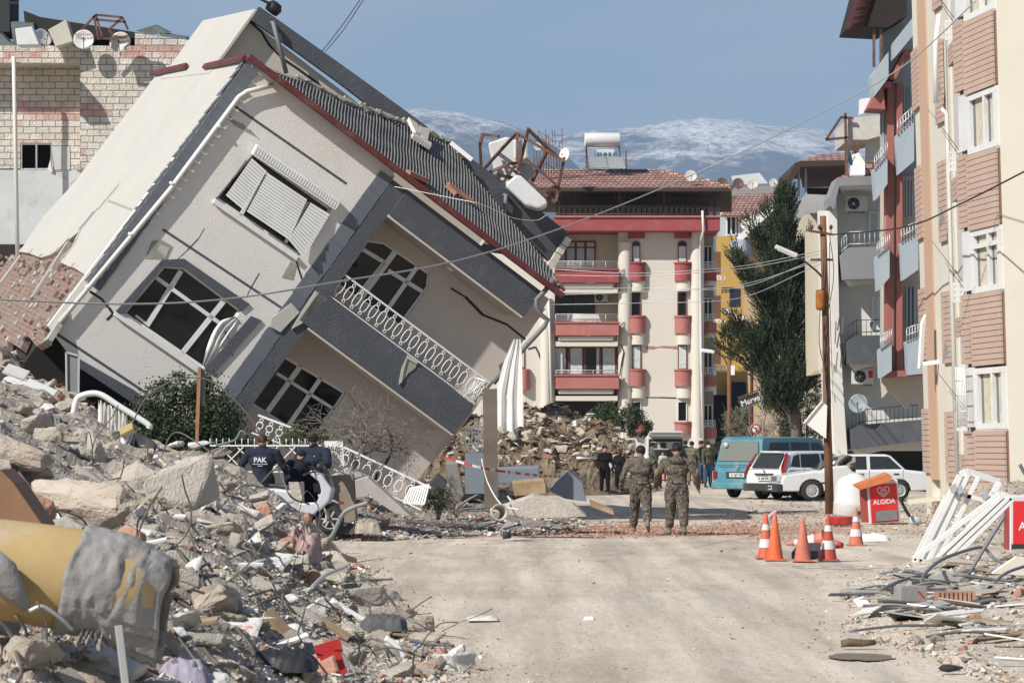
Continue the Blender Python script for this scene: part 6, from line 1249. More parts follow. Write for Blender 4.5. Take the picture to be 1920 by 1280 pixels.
heap('M', 'rubble_mound', [(640, 97, 935, 110, 850), (780, 97, 935, 110, 820), (860, 97, 935, 112, 800), (900, 97, 935, 112, 790), (935, 97, 932, 112, 776), (1000, 98, 930, 114, 766), (1060, 98, 928, 116, 770), (1110, 99, 926, 117, 785), (1150, 100, 924, 117, 812), (1190, 101, 924, 112, 860), (1225, 102, 924, 108, 905)], 40, 90, soil, .55, 11, kind='stuff')
heap('H', 'debris_slope', [(-150, 57, 800, 68, 640), (0, 57, 800, 68, 655), (60, 57, 810, 67, 700), (130, 57, 840, 66, 752), (200, 57, 870, 65, 800), (270, 57, 920, 64, 830), (330, 57, 1000, 63, 900)], 30, 60, rub, .4, 17)
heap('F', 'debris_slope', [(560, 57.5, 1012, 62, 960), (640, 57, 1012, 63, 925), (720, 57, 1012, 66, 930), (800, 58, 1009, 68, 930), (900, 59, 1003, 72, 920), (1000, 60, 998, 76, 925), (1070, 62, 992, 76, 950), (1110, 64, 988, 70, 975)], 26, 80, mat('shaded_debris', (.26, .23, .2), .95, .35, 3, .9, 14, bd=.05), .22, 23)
heap('R', 'debris_slope', [(1735, 59, 1006, 72, 962), (1780, 57, 1012, 70, 925), (1830, 55, 1020, 67, 906), (1900, 53, 1028, 64, 905), (2000, 52, 1030, 63, 910), (2200, 50, 1045, 60, 1000)], 30, 60, rub, .12, 31)
heap('N', 'debris_slope', [(1500, 31.5, 1172, 40, 1096), (1580, 31.5, 1172, 40, 1095), (1640, 29, 1200, 42, 1072), (1740, 27, 1230, 44, 1048), (1820, 24.5, 1265, 46, 1036), (1900, 23.5, 1290, 46, 1030), (2040, 23, 1300, 46, 1026), (2300, 23, 1304, 40, 1094)], 50, 80, gm, .07, 37)
def on(key, px, py):
    P_ = HF[key]; best = None
    for k in range(60):
        p = P_(px, k / 59); e = abs(YH - (p.z - HC) * F / p.y - py)
        if best is None or e < best[0]: best = (e, p)
    return best[1]
def bgeo(seed, n=14, flat=1.0, rough=.07, sub=3):
    r = random.Random(seed); bm = bmesh.new()
    for _ in range(n):
        v = Vector([r.uniform(-1, 1) for _ in range(3)]); k = r.randrange(3); v[k] = math.copysign(1, v[k]) * r.uniform(.75, 1); bm.verts.new((v.x * .5, v.y * .42 * r.uniform(.8, 1), v.z * .4 * flat))
    bmesh.ops.convex_hull(bm, input=bm.verts); [bm.verts.remove(v) for v in [v for v in bm.verts if not v.link_faces]]
    bmesh.ops.triangulate(bm, faces=bm.faces)
    bmesh.ops.bevel(bm, geom=list(bm.edges), offset=.03, segments=1, affect='EDGES', profile=.6)
    bmesh.ops.triangulate(bm, faces=bm.faces)
    for _ in range(sub - 1): bmesh.ops.subdivide_edges(bm, edges=[e for e in bm.edges if e.calc_length() > .09], cuts=1); bmesh.ops.triangulate(bm, faces=bm.faces)
    bm.normal_update()
    for v in bm.verts: q = v.co * 5 + Vector((seed, 0, 0)); v.co += v.normal * (noise.noise(q) * rough + noise.noise(q * 2.7) * rough * .5)
    me = bpy.data.meshes.new('chunk'); bm.to_mesh(me); bm.free(); return me
protos = []
for i in range(14):
    for mi in range(2):
        pass
for i in range(16):
    me = bgeo(i + 1, 16, (1, .8, .55, .35, 1, .7, .25, 1)[i % 8], .05 if i % 3 else .03); me.materials.append(ck[(0, 1, 0, 3, 2, 1, 3, 0, 1, 0, 2, 0, 4, 3, 1, 0)[i]]); protos.append(me)
RR = random.Random(99); NCH = [0]
def chunk(p, sz, label, group=None, pi=None, name='rubble_chunk', rot=None, aspect=(1, 1, 1), cat='rubble chunk', sink=.2):
    me = protos[RR.randrange(16) if pi is None else pi]; o = bpy.data.objects.new(name, me); COL.objects.link(o)
    rot = rot or (RR.uniform(-.6, .6), RR.uniform(-.6, .6), RR.uniform(0, 6.28)); o.rotation_euler = rot; o.scale = (sz * aspect[0], sz * aspect[1], sz * aspect[2]); o.location = Vector(p) + Vector((0, 0, sz * (.35 - sink) * aspect[2]))
    tag(o, label, cat, group); NCH[0] += 1; return o
big = [(335, 960, 2.0, 'L', 0, 'largest pale boulder of broken concrete in the middle of the left heap', (1.3, 1.1, 1.2), 1.05), (405, 1150, 0, 'L', 8, 'wide beige broken wall lump right of the torn yellow tank', (1.9, 1.2, .75), .62), (418, 1003, 0, 'L', 4, 'grey broken block just below the largest boulder', (1, 1, 1), .42), (447, 1030, 0, 'L', 0, 'squarish concrete block below the grey broken block', (.8, .9, 1.2), .33), (478, 945, 0, 'L', 2, 'flat grained slab lump beside the police officers', (1.3, 1, .9), .55), (60, 1262, 0, 'L', 1, 'dusty pinkish boulder in the bottom left corner', (1.3, 1, 1.1), .42), (405, 1228, 0, 'L', 14, 'squared beige lump below the wide wall lump', (1.2, 1, 1), .38), (270, 1218, 0, 'L', 0, 'upright rough lump under the grey cover of the yellow tank', (.8, 1, 1.5), .3), (165, 1000, 0, 'L', 5, 'large sloping wall piece behind the yellow tank', (2.2, 1, 1.3), .9), (70, 815, 0, 'L', 7, 'pale rounded lump near the left edge below the bricks', (1.2, 1, 1), .7), (150, 825, 0, 'L', 9, 'beige lump beside the upright steel channel', (1, 1, 1), .55), (190, 850, 0, 'L', 14, 'pointed beige lump left of the dark torn tub', (1.2, 1, .9), .5), (330, 830, 0, 'L', 3, 'white broken block under the bush', (.9, 1, 1.1), .42), (372, 842, 0, 'L', 3, 'white broken block at the fence end', (1.2, 1, 1), .5), (400, 860, 0, 'L', 8, 'flat brown-topped slab at the end of the diamond fence', (1.6, 1, .5), .6), (30, 900, 0, 'L', 5, 'dark shadowed wall piece at the left edge', (1.6, 1, 1), .9), (700, 1095, 0, 'L', 5, 'small cut wooden-looking block where the heap meets the road', (1, 1, .9), .25), (560, 1075, 0, 'L', 0, 'curved pale moulding piece below the pink blanket', (1.1, 1, 1.4), .35), (465, 1085, 0, 'L', 2, 'grey lump right of the wide wall lump', (1.2, 1, .8), .4), (680, 1130, 0, 'L', 2, 'flat grey slab lying at the heap edge by the road', (1.5, 1, .5), .36)]
for px, py, _, hk, pi, lb_, asp, sz in big: chunk(on(hk, px, py), sz * .66, lb_, None, pi, 'concrete_block' if 'block' in lb_ or 'slab' in lb_ else 'broken_wall_piece', aspect=asp, sink=.05, rot=(RR.uniform(-.3, .3), RR.uniform(-.3, .3), RR.uniform(0, 6)), cat='broken concrete')
def field(key, n, bx, by, s0, s1, label, group, pis=None, cat='rubble chunk', name='rubble_chunk'):
    k = 0
    while k < n:
        px = RR.uniform(*bx); lo = ipl(px, by[0]); hi = ipl(px, by[1])
        if hi <= lo: continue
        py = RR.uniform(lo, hi); p = on(key, px, py); chunk(p, RR.uniform(s0, s1) ** 1.0 * (.6 + p.y / 60 if key == 'L' else 1), label, group, RR.choice(pis) if pis else None, name, cat=cat, aspect=(RR.uniform(.8, 1.4), RR.uniform(.7, 1.1), RR.uniform(.6, 1.2))); k += 1
top = [(0, 722), (60, 742), (150, 778), (300, 842), (450, 888), (500, 932), (560, 966), (620, 1018), (700, 1090), (780, 1167), (870, 1240)]; bot = [(0, 1290), (500, 1290), (880, 1285)]
field('L', 175, (-20, 860), (top, bot), .11, .36, 'one of many small pale concrete and plaster lumps strewn over the left foreground heap', 'small lumps on the left foreground heap')
field('L', 34, (60, 700), (top, bot), .2, .46, 'one of many broken flat slab pieces lying in the left foreground heap', 'slab pieces in the left foreground heap', [2, 3, 6, 11, 9], 'broken slab', 'broken_slab')
field('M', 60, (900, 1200), ([(900, 795), (930, 780), (1100, 788), (1200, 870)], [(930, 815), (1200, 905)]), .22, .7, 'one of many white and brown lumps on the mound in front of the cream block', 'lumps on the far debris mound', [3, 0, 1, 6, 5])
field('N', 60, (1600, 1915), ([(1600, 1110), (1900, 1040)], [(1600, 1165), (1900, 1275)]), .05, .17, 'one of many small broken pieces in the debris along the right road edge', 'broken pieces along the right road edge')
field('H', 34, (-20, 260), ([(0, 670), (130, 760), (260, 850)], [(0, 760), (260, 900)]), .25, .8, 'one of many broken wall pieces under the brick corner of the toppled house', 'wall pieces under the brick corner')
# fine debris: thousands of shards, too many to count
def shards(name, mats, gen, n, rnd, flat=.5):
    mb = B()
    for _ in range(n):
        p, s_, mi = gen(rnd)
        if p is None: continue
        a, b, c = rnd.uniform(.6, 1.8) * s_, rnd.uniform(.4, 1) * s_, rnd.uniform(.2, .8) * s_ * flat
        R = Matrix.Rotation(rnd.uniform(0, 6.28), 3, 'Z') @ Matrix.Rotation(rnd.gauss(0, .4), 3, 'X') @ Matrix.Rotation(rnd.gauss(0, .4), 3, 'Y'); vs = []
        for i, (x, y, z) in enumerate(((-1, -1, -1), (1, -1, -1), (1, 1, -1), (-1, 1, -1), (-1, -1, 1), (1, -1, 1), (1, 1, 1), (-1, 1, 1))): vs.append(Vector(p) + R @ Vector((x * a * rnd.uniform(.5, 1), y * b * rnd.uniform(.5, 1), z * c * rnd.uniform(.6, 1))))
        mb.add(vs, [(0, 3, 2, 1), (4, 5, 6, 7), (0, 1, 5, 4), (1, 2, 6, 5), (2, 3, 7, 6), (3, 0, 4, 7)], mi)
    o = mb.build(name, mats, fix=False); o['kind'] = 'stuff'; return o
wood = mat('old_wood', (.36, .25, .15), .85, .3, 3, .3, dirt=(.4, .36, .3)); bluep = mat('blue_plastic', (.08, .2, .42), .5, .1, bump=0); redpl = mat('red_plastic', (.42, .03, .03), .45, .12, bump=0, dirt=(.4, .3, .25), dk=.3); ora = mat('orange_plastic', (.54, .115, .055), .5, .15, 6, .1, dirt=(.42, .27, .2), dk=.6, ds=7)
SM = ck + [wood, white_pvc, bluep, redpl, MC['terracotta'], blackp, soil]
def pick(r, brick=.06): u = r.random(); return 4 if u < brick else (9 if u < brick * 1.5 else (5 if u < brick * 1.5 + .05 else (6 if u < brick * 1.5 + .07 else (7 if u < brick * 1.5 + .073 else (8 if u < brick * 1.5 + .077 else (10 if u < brick * 1.5 + .115 else r.choice((0, 0, 1, 1, 2, 3))))))))
def gL(r):
    px = r.uniform(-30, 900); py = r.uniform(ipl(px, top), 1290); p = on('L', px, py); return p + Vector((0, 0, .01)), abs(r.gauss(0, 3.2)) * p.y / F + .012, pick(r)
shards('loose_rubble', SM, gL, 7500, random.Random(1))
def gM(r): px = r.uniform(700, 1215); P_ = HF['M'](px, .15 + .85 * r.random() ** .6); return P_, r.uniform(.03, .17), (11 if r.random() < .72 else pick(r, .04))
shards('loose_rubble', SM, gM, 2600, random.Random(2))
def gH(r): px = r.uniform(-40, 320); P_ = HF['H'](px, r.random()); return P_, r.uniform(.03, .16), pick(r, .2)
shards('loose_rubble', SM, gH, 900, random.Random(3))
def gF(r): px = r.uniform(570, 1100); P_ = HF['F'](px, r.random() ** 1.5); return P_, r.uniform(.01, .06), pick(r, .07)
shards('loose_rubble', SM, gF, 2600, random.Random(4))
def gR(r): px = r.uniform(1735, 1990); P_ = HF['R'](px, r.random()); return P_, r.uniform(.01, .06), pick(r, .06)
shards('loose_rubble', SM, gR, 1300, random.Random(5))
def gN(r): px = r.uniform(1585, 1960); P_ = HF['N'](px, r.random()); return P_, abs(r.gauss(0, .018)) + .006, pick(r, .05)
shards('loose_rubble', SM, gN, 3400, random.Random(6))
# litter on the road surface
def road(r):
    u = r.random()
    if u < .32: px, py = r.uniform(1400, 1760), r.uniform(928, 1010)
    elif u < .52: px, py = r.uniform(1500, 1920), r.triangular(1040, 1285, 1120)
    elif u < .72: px = r.triangular(640, 1100, 700); py = ipl(px, [(640, 1035), (870, 1240), (1100, 1280)]) + r.gauss(0, 30)
    elif u < .9: px, py = r.uniform(640, 1160), r.gauss(985, 10)
    else: px, py = r.uniform(700, 1900), r.uniform(1000, 1285)
    if py < 925 or py > 1300: return None, 0, 0
    p = gp(px, py); p.z = gz(p.x, p.y) - .012; return p, (abs(r.gauss(0, 1.5)) + .5) * p.y / F, pick(r, .12)
shards('road_litter', SM, road, 5200, random.Random(7), .35)
def grit(r):
    px, py = r.uniform(500, 1920), 1000 + 285 * r.random() ** .8; p = gp(px, py); p.z = gz(p.x, p.y) - .018; return p, (r.random() ** 3 * 1.6 + .35) * p.y / F, r.choice((0, 1, 2, 2, 3))
shards('road_grit', SM, grit, 5200, random.Random(8), .5)
def brk(r):
    u = r.random()
    if u < .75: px = r.triangular(690, 1440, 1180); py = 992 + r.gauss(0, 5.5) * (1 if px > 900 else .6)
    elif u < .9: px, py = r.triangular(1340, 1760, 1420), r.gauss(975, 12)
    else: px, py = r.uniform(1400, 1560), r.gauss(1000, 8)
    p = gp(px, py); p.z = gz(p.x, p.y) - .006; return p, (r.random() ** 2 * 2.0 + .7) * p.y / F, r.choice((4, 4, 9, 9, 4, 1, 0))
shards('brick_gravel', SM, brk, 9000, random.Random(12), .4)
# bent reinforcing bars
steel = mat('dusty_rebar', (.15, .135, .12), .75, .25, 5, .2, dirt=(.12, .07, .05), metal=.2)
bars = [[(285, 1000), (290, 935), (318, 925), (350, 985), (378, 1080), (398, 1160), (402, 1175)], [(640, 1065), (560, 1090), (470, 1120), (400, 1150), (330, 1120)], [(330, 1045), (390, 1110), (440, 1175), (475, 1220), (470, 1280)], [(500, 970), (470, 1010), (520, 1040), (590, 1075), (640, 1150)], [(700, 1085), (770, 1170), (820, 1195), (790, 1235)], [(600, 1140), (680, 1150), (770, 1200), (850, 1210)], [(300, 1150), (350, 1230), (400, 1280)], [(0, 915), (60, 920), (140, 917)], [(25, 880), (40, 905), (90, 950), (108, 905), (95, 880)], [(560, 900 + 60), (575, 920), (600, 960), (590, 1010)], [(150, 985), (210, 975), (290, 990)], [(430, 1160), (520, 1110), (640, 1090), (735, 1085)], [(245, 1170), (300, 1190), (350, 1250)], [(20, 1190), (40, 1240), (30, 1280)], [(380, 1200), (410, 1240), (460, 1255)], [(0, 780), (40, 850), (75, 870)], [(300, 860), (330, 810), (400, 850)], [(490, 905), (520, 880), (545, 930), (580, 945)], [(530, 1190), (560, 1230), (640, 1240)], [(680, 1180), (720, 1210), (730, 1250)], [(560, 1050), (530, 1120), (540, 1180)], [(430, 920), (470, 945), (520, 990), (570, 1010)], [(620, 1180), (640, 1120), (700, 1130)], [(330, 1130), (340, 1080), (420, 1040)], [(170, 945), (220, 900), (260, 935)]]
for i, b_ in enumerate(bars):
    pts = []
    for k, (x, y) in enumerate(b_):
        py_ = max(y, ipl(x, top) + 4); p = on('L', x, py_); lift = (0 if k in (0, len(b_) - 1) else .12 + .1 * (k % 2)); d = (Vector((0, 0, HC)) - p).normalized(); pts.append(p + d * lift * 4 + Vector((0, 0, 0)) if y >= py_ else at(x, y, p.y - .3))
    mb = B(); mb.tube(spline(pts, 6), .009 + .003 * (i % 3), 5); solo(mb, 'rebar', steel, 'one of many bent steel bars sticking out of the left foreground heap', 'steel bar', 'bent bars in the left foreground heap')
r = random.Random(44)
for i in range(120):
    x = r.uniform(0, 820); y = r.uniform(ipl(x, top) + 5, 1275); p = on('L', x, y); d = Vector((r.gauss(0, 1), r.gauss(0, .5), r.uniform(.1, 1.2))).normalized(); ln = r.uniform(.3, .95); pts = [p - d * .1]
    for k in range(5): d = (d + Vector((r.gauss(0, .35), r.gauss(0, .2), r.gauss(-.12, .3)))).normalized(); pts.append(pts[-1] + d * ln / 5)
    mb = B(); mb.tube(spline(pts, 3), r.uniform(.005, .01), 4); solo(mb, 'rebar', steel, 'one of many bent steel bars sticking out of the left foreground heap', 'steel bar', 'bent bars in the left foreground heap')
# ================================================================ poles, lamps, cables, signs
polew = mat('weathered_rusty_pole', (.20, .10, .055), .85, .4, 1.5, .5, 14, dirt=(.07, .045, .035), dk=.7, ds=3); cable_m = mat('grey_cable', (.16, .16, .16), .7, .1, bump=0); lampg = mat('lamp_glass', (.55, .56, .55), .3, .05, bump=0)
YP = 77.0; pole = thing('utility_pole', 'tall rusty timber utility pole with crossarm and junction box standing before the white saloon', 'utility pole', gp(1558, 960) - Vector((0, 0, .1)))
mb = B(); mb.tube([at(1556, 965, YP), at(1551, 780, YP), at(1548, 600, YP), at(1543, 405, YP)], [.12, .105, .095, .085], 10); mb.build('post', polew, pole)
mb = B(); mb.bar(at(1520, 487, YP), at(1562, 487, YP), .05, .06); mb.build('crossarm', rust, pole); mb = B(); mb.bar(at(1515, 432, YP - .1), at(1562, 440, YP - .1), .06, .06); mb.build('crossarm', rust, pole)
for x in (1522, 1536, 1558): mb = B(); mb.ball(at(x, 426, YP - .1), .05, .05, .07, 8); mb.tube([at(x, 438, YP - .1), at(x, 426, YP - .1)], .012, 4); mb.build('insulator', mat('brown_porcelain', (.1, .04, .025), .3), pole)
mb = B(); mb.lathe([(0, 0), (.1, .02), (.12, .1), (.12, .46), (.1, .52), (0, .54)], Matrix.Translation(at(1538, 582, YP - .12)), 12); mb.build('junction_box', mat('orange_rust', (.34, .13, .03), .8, .35, 4), pole)
mb = B(); mb.tube(spline([at(1546, 555, YP), at(1541, 520, YP), at(1515, 495, YP - .3), at(1492, 478, YP - .6)], 5), .028, 6); la = mb.build('lamp_arm', rust, pole); mb = B(); mb.obox(at(1474, 471, YP - .8), Vector((.28, 0, -.12)), (0, .1, 0), Vector((.02, 0, .05)), 0); mb.obox(at(1474, 474, YP - .82), Vector((.22, 0, -.095)), (0, .08, 0), (.01, 0, .035), 1); mb.build('lamp_head', [mat('lamp_housing', (.55, .55, .52), .5), lampg], la, bev=.02)
r = random.Random(2)
for i in range(4): mb = B(); mb.tube(spline([at(1550 + r.uniform(-6, 6), 440 + i * 15, YP - .15), at(1563 - i * 9, 520 + i * 40, YP - .2), at(1545 + i * 4, 640 + i * 30, YP - .14), at(1552, 760 + i * 25, YP - .14)], 5), .012, 4); mb.build('loose_wire', black_metal, pole)
mb = B(); mb.prism([at(*p, YP - .3) for p in ((1508, 792), (1541, 753), (1551, 760), (1549, 822))], (0, .05, 0)); mb.bar(at(1507, 793, YP - .33), at(1541, 752, YP - .33), .04, .04); solo(mb, 'hanging_board', white_paint, 'dirty white board hanging tilted on the left of the rusty utility pole', 'board')
fp = thing('utility_pole', 'thin rusty pole with a small street lamp right of the cream block', 'utility pole', at(1368, 888, 150)); mb = B(); mb.tube([at(1368, 890, 150), at(1367, 600, 150)], .11, 8); mb.build('post', polew, fp)
mb = B(); mb.tube(spline([at(1366, 690, 150), at(1355, 668, 150), at(1338, 660, 150)], 4), .04, 5); la = mb.build('lamp_arm', rust, fp); mb = B(); mb.obox(at(1327, 658, 150), (.33, 0, -.04), (0, .15, 0), (0, 0, .09)); mb.build('lamp_head', white_paint, la, bev=.04)
mb = B(); mb.box(at(1370, 0, 150).x, at(1377, 0, 150).x, 149.8, 150, at(0, 703, 150).z, at(0, 685, 150).z); mb.build('meter_box', white_paint, fp)
fp2 = thing('street_lamp', 'pale street lamp head reaching left in front of the yellow block', 'street lamp', at(1410, 880, 140)); mb = B(); mb.tube([at(1410, 880, 140), at(1409, 620, 140), at(1395, 600, 140)], .08, 7); mb.build('post', rust, fp2); mb = B(); mb.obox(at(1377, 590, 140), (.5, 0, -.22), (0, .16, 0), (.04, 0, .09)); mb.build('lamp_head', white_paint, fp2, bev=.05)
lp = thing('lattice_pole', 'grey concrete lattice pole left of the cypress trunk', 'utility pole', at(1436, 885, 135)); mb = B()
for x in (1427, 1446): mb.bar(at(x, 888, 135), at(x + 1, 690, 135), .13, .13)
for y in range(705, 880, 22): mb.bar(at(1427, y, 135), at(1446, y, 135), .1, .1)
mb.build('frame', conc, lp)
sg = thing('shop_sign', 'tilted dark shop sign reading Merve hanging left of the lattice pole', 'sign', at(1406, 880, 132)); mb = B(); mb.prism([at(*p, 132) for p in ((1385, 748), (1422, 733), (1428, 752), (1392, 772))], (0, .1, 0)); mb.build('board', mat('grey_sign_face', (.10, .12, .125), .6), sg)
M = Matrix.Translation(at(1407, 751, 131.95)) @ Matrix.Rotation(math.pi / 2, 4, 'X') @ Matrix.Rotation(math.radians(21), 4, 'Z'); o = text('Merve', 'lettering', white_paint, sg, M, .34)
mb = B(); mb.bar(at(1383, 746, 131.9), at(1424, 730, 131.9), .06, .06); mb.tube([at(1404, 740, 132), at(1410, 888, 132)], .05, 6); mb.build('sign_post', rust, sg)
rs = thing('road_sign', 'round red-rimmed no turning road sign behind the teal van', 'road sign', at(1417, 888, 128)); c = at(1417, 804, 128); Mx = Matrix.Translation(c) @ Matrix.Rotation(math.pi / 2, 4, 'X')
mb = B(); mb.lathe([(0, 0), (.24, 0), (.24, .01), (0, .01)], Mx, 24); mb.build('face', white_paint, rs); mb = B(); mb.lathe([(.17, .012), (.235, .012), (.235, .022), (.17, .022)], Mx, 24); mb.bar(c + Vector((-.15, -.03, .13)), c + Vector((.15, -.03, -.13)), .05, .012, (0, 1, 0)); mb.build('red_ring', redpl, rs)
mb = B(); mb.bar(c + Vector((.02, -.02, -.12)), c + Vector((.02, -.02, .06)), .04, .008, (0, 1, 0)); mb.bar(c + Vector((.02, -.02, .06)), c + Vector((-.1, -.02, .06)), .04, .008, (0, 1, 0)); mb.build('arrow', ink, rs); mb = B(); mb.tube([c + Vector((0, .05, 0)), Vector((c.x, 128.05, 0))], .03, 6); mb.build('post', gpipe, rs)
def cable(pts, r, label, m=cable_m):
    mb = B(); mb.tube(spline([at(*p) for p in pts], 8), r, 5); solo(mb, 'cable', m, label, 'cable')
cable([(1830, 2, 60), (1690, 127, 62), (1500, 232, 64), (1280, 336, 66), (1060, 425, 60), (860, 488, 50), (640, 527, 46), (430, 560, 44), (230, 570, 43), (-40, 560, 42)], .014, 'long cable slung from the top right across the toppled house to the left edge', mat('pale_cable', (.3, .3, .29), .7, .1, bump=0))
cable([(1940, 312, 60), (1800, 383, 64), (1700, 425, 70), (1562, 440, 77)], .02, 'dark cable running from the right edge to the crossarm of the rusty pole', black_metal)
cable([(682, -10, 70), (640, 50, 72), (604, 96, 75)], .014, 'left one of two thin wires above the top storey of the toppled house'); cable([(688, -10, 70), (645, 55, 72), (610, 97, 75)], .012, 'right one of two thin wires above the top storey of the toppled house')
for i, (a, b, c_) in enumerate(((505, 510, 500), (516, 515, 505), (541, 538, 540), (553, 545, 535), (571, 566, 560))):
    cable([(1035, a, 120), (1200, b + 2, 118), (1380, c_, 112), (1540, 470 + i * 6, 78)], .012, 'pale overhead wire, number %s from the top, crossing the cream block to the rusty pole' % ('first', 'second', 'third', 'fourth', 'fifth')[i], silver)
cable([(740, 350, 64.3), (850, 372, 64), (905, 384, 64), (960, 408, 66), (1005, 413, 67), (1025, 403, 68)], .008, 'thin loose white wire draped over the corrugated canopy', white_pvc)
cable([(903, 860, 58), (915, 905, 58), (940, 945, 57.5), (972, 955, 57)], .014, 'white cable hanging from the concrete post to the ground', white_pvc)
# ================================================================ satellite dishes
dish_w = mat('dish_white', (.60, .60, .58), .5, .06, 2, .05, dirt=(.4, .38, .34), dk=.2); dish_b = mat('dish_brown', (.12, .07, .06), .6, .1, 2, .05); dish_o = mat('dish_stained', (.56, .53, .48), .6, .1, 3, .05, dirt=(.45, .2, .06), dk=.9, ds=4); dish_g = mat('dish_grey', (.25, .29, .30), .6, .1, 2, .05)
def dish(px, py, Y, rpx, label, m, yaw=0, pitch=12, drop=None, txt=None, sq=1.0):
    r = rpx * Y / F; c = at(px, py, Y); t = thing('satellite_dish', label, 'satellite dish', (c.x, c.y, c.z - r)); R = Matrix.Translation(c) @ rz(yaw) @ Matrix.Rotation(math.pi / 2 - math.radians(pitch), 4, 'X') @ Matrix.Scale(sq, 4, (1, 0, 0))
    mb = B(); pr = [(0, -.18 * r), (.3 * r, -.16 * r), (.6 * r, -.1 * r), (.85 * r, -.04 * r), (r, .02 * r), (r * 1.01, 0), (.85 * r, -.07 * r), (.6 * r, -.13 * r), (0, -.22 * r)]; mb.lathe(pr, R, 26); mb.build('reflector', m, t)
    mb = B(); f = R @ Vector((0, -.12 * r, .62 * r)); mb.tube([R @ Vector((0, -r * .95, 0)), f], .018 * r + .006, 5); mb.build('arm', black_metal, t); mb = B(); mb.ball(f, .09 * r, .09 * r, .12 * r, 8); mb.build('receiver', black_metal, t)
    mb = B(); mb.tube([c + Vector((0, .15 * r, 0)), c + Vector((0, .3 * r, -r * 1.25))], .03 * r + .008, 5); mb.build('mount', gpipe, t)
    if txt: text(txt, 'lettering', txt[0] == 'D' and MC['orange_rust'] or cable_m, t, Matrix.Translation(c + Vector((0, -.1 * r, r * .42))) @ Matrix.Rotation(math.pi / 2, 4, 'X'), r * .36, .003)
dish(157, 74, 103, 19, 'white satellite dish, middle one of three on the brick faced building', dish_w, 5, txt='DIGITURK')
dish(225, 79, 103, 20, 'white dish with an orange rust stain on the brick faced building', dish_o, -4, txt='Digiturk')
dish(82, 70, 103, 18, 'tilted white dish turned half away among the tanks at the top left', dish_w, 50, 25)
dish(1296, 330, 167, 11, 'white satellite dish standing on the ridge of the cream block', dish_w, 8)
dish(1325, 344, 172, 9, 'half hidden white dish right of the ridge dish on the cream block', dish_w)
dish(1354, 343, 190, 10.5, 'left one of two brown satellite dishes on the grey roof', dish_b); dish(1384, 344, 190, 10.5, 'right one of two brown satellite dishes on the grey roof', dish_b)
dish(1411, 345, 190, 10.5, 'cream satellite dish with an orange patch next to the brown dishes', dish_o); dish(1451, 343, 190, 8.5, 'small stained dish nearest the cypress top', dish_o)
dish(1398, 420, 149, 10, 'lower of two small rusty dishes on the broken gable', dish_o, -30); dish(1413, 411, 149, 9, 'upper of two small rusty dishes on the broken gable', dish_o, -30)
dish(1609, 756, 106, 18, 'large grey dish above the lowest dark balcony', dish_g, -15); dish(1637, 610, 106, 9, 'small blue-grey dish behind a dark balcony railing', dish_g, 40); dish(1593, 296, 107, 15, 'grey dish seen edge-on above the grey eaves', dish_g, 65)
dish(1058, 290, 165, 13, 'dish on the roof frames left of the solar heater', dish_w, -30, sq=.8); dish(1008, 275, 166, 8, 'small dish among the rusty roof frames', dish_w, 20)
# ================================================================ air conditioners
def ac(px, py, Y, w_, label, ex=None):
    c = at(px, py, Y); h = w_ * .68; t = thing('air_conditioner', label, 'air conditioner', (c.x, c.y, c.z - h / 2)); mb = B(); mb.box(c.x - w_ / 2, c.x + w_ / 2, Y - .3, Y, c.z - h / 2, c.z + h / 2); mb.build('casing', mat('ac_white', (.55, .55, .52), .6), t, bev=.015)
    f = Matrix.Translation((c.x - w_ * .13, Y - .305, c.z)) @ Matrix.Rotation(math.pi / 2, 4, 'X'); mb = B(); mb.lathe([(0, 0), (h * .4, 0), (h * .4, .006), (0, .006)], f, 20); fan = mb.build('fan', blackp, t); mb = B(); mb.lathe([(0, .01), (h * .09, .01), (h * .09, .014), (0, .014)], f, 10)
    for k in range(6): mb.tube([f @ Vector((h * .08 * math.cos(k * 1.047), h * .08 * math.sin(k * 1.047), .012)), f @ Vector((h * .39 * math.cos(k * 1.047 + .3), h * .39 * math.sin(k * 1.047 + .3), .012))], .006, 4)
    mb.lathe([(h * .39, .006), (h * .41, .006), (h * .41, .016), (h * .39, .016)], f, 20); mb.build('fan_grille', silver, fan); mb = B(); mb.bar((c.x - w_ * .4, Y - .3, c.z - h / 2 - .04), (c.x + w_ * .4, Y - .3, c.z - h / 2 - .04), .04); mb.build('bracket', rust, t)
    if ex: mb = B(); mb.box(c.x + w_ * .25, c.x + w_ * .45, Y - .31, Y - .302, c.z - .05, c.z + h * .4); mb.build('red_label', redpl, t)
ac(1604, 383, 107.4, .8, 'air conditioner unit on the white building under the grey eaves'); ac(1616, 706, 107.6, .8, 'air conditioner with a red sticker between two dark balconies', 1); ac(1127, 558, 169.6, .75, 'air conditioner in the middle loggia of the cream block')
# ================================================================ roof furniture
tankm = mat('white_tank_paint', (.58, .60, .60), .5, .08, 1.5, .1, dirt=(.35, .3, .25), dk=.3)
mb = B(); mb.prism([at(*p, 101.6) for p in ((28, 54), (60, 50), (74, 84), (32, 85))], (0, .8, 0)); solo(mb, 'water_tank', tankm, 'grey-white roof tank lying behind the leftmost dish', 'water tank', bev=.03)
mb = B(); mb.prism([at(*p, 103) for p in ((90, 56), (124, 37), (137, 78), (104, 88))], (0, .8, 0)); solo(mb, 'water_tank', mat('cream_box', (.48, .46, .38), .7, .1), 'tilted cream box between the first two dishes at the top left', 'water tank', bev=.02)
mb = B()
for a, b in (((153, 56), (180, 28)), ((180, 28), (230, 33)), ((230, 33), (240, 56)), ((180, 28), (192, 72)), ((176, 30), (185, 75)), ((230, 33), (204, 56)), ((180, 37), (236, 42)), ((204, 56), (212, 66)), ((188, 72), (222, 74))): mb.bar(at(*a, 102.5), at(*b, 102.5), .07)
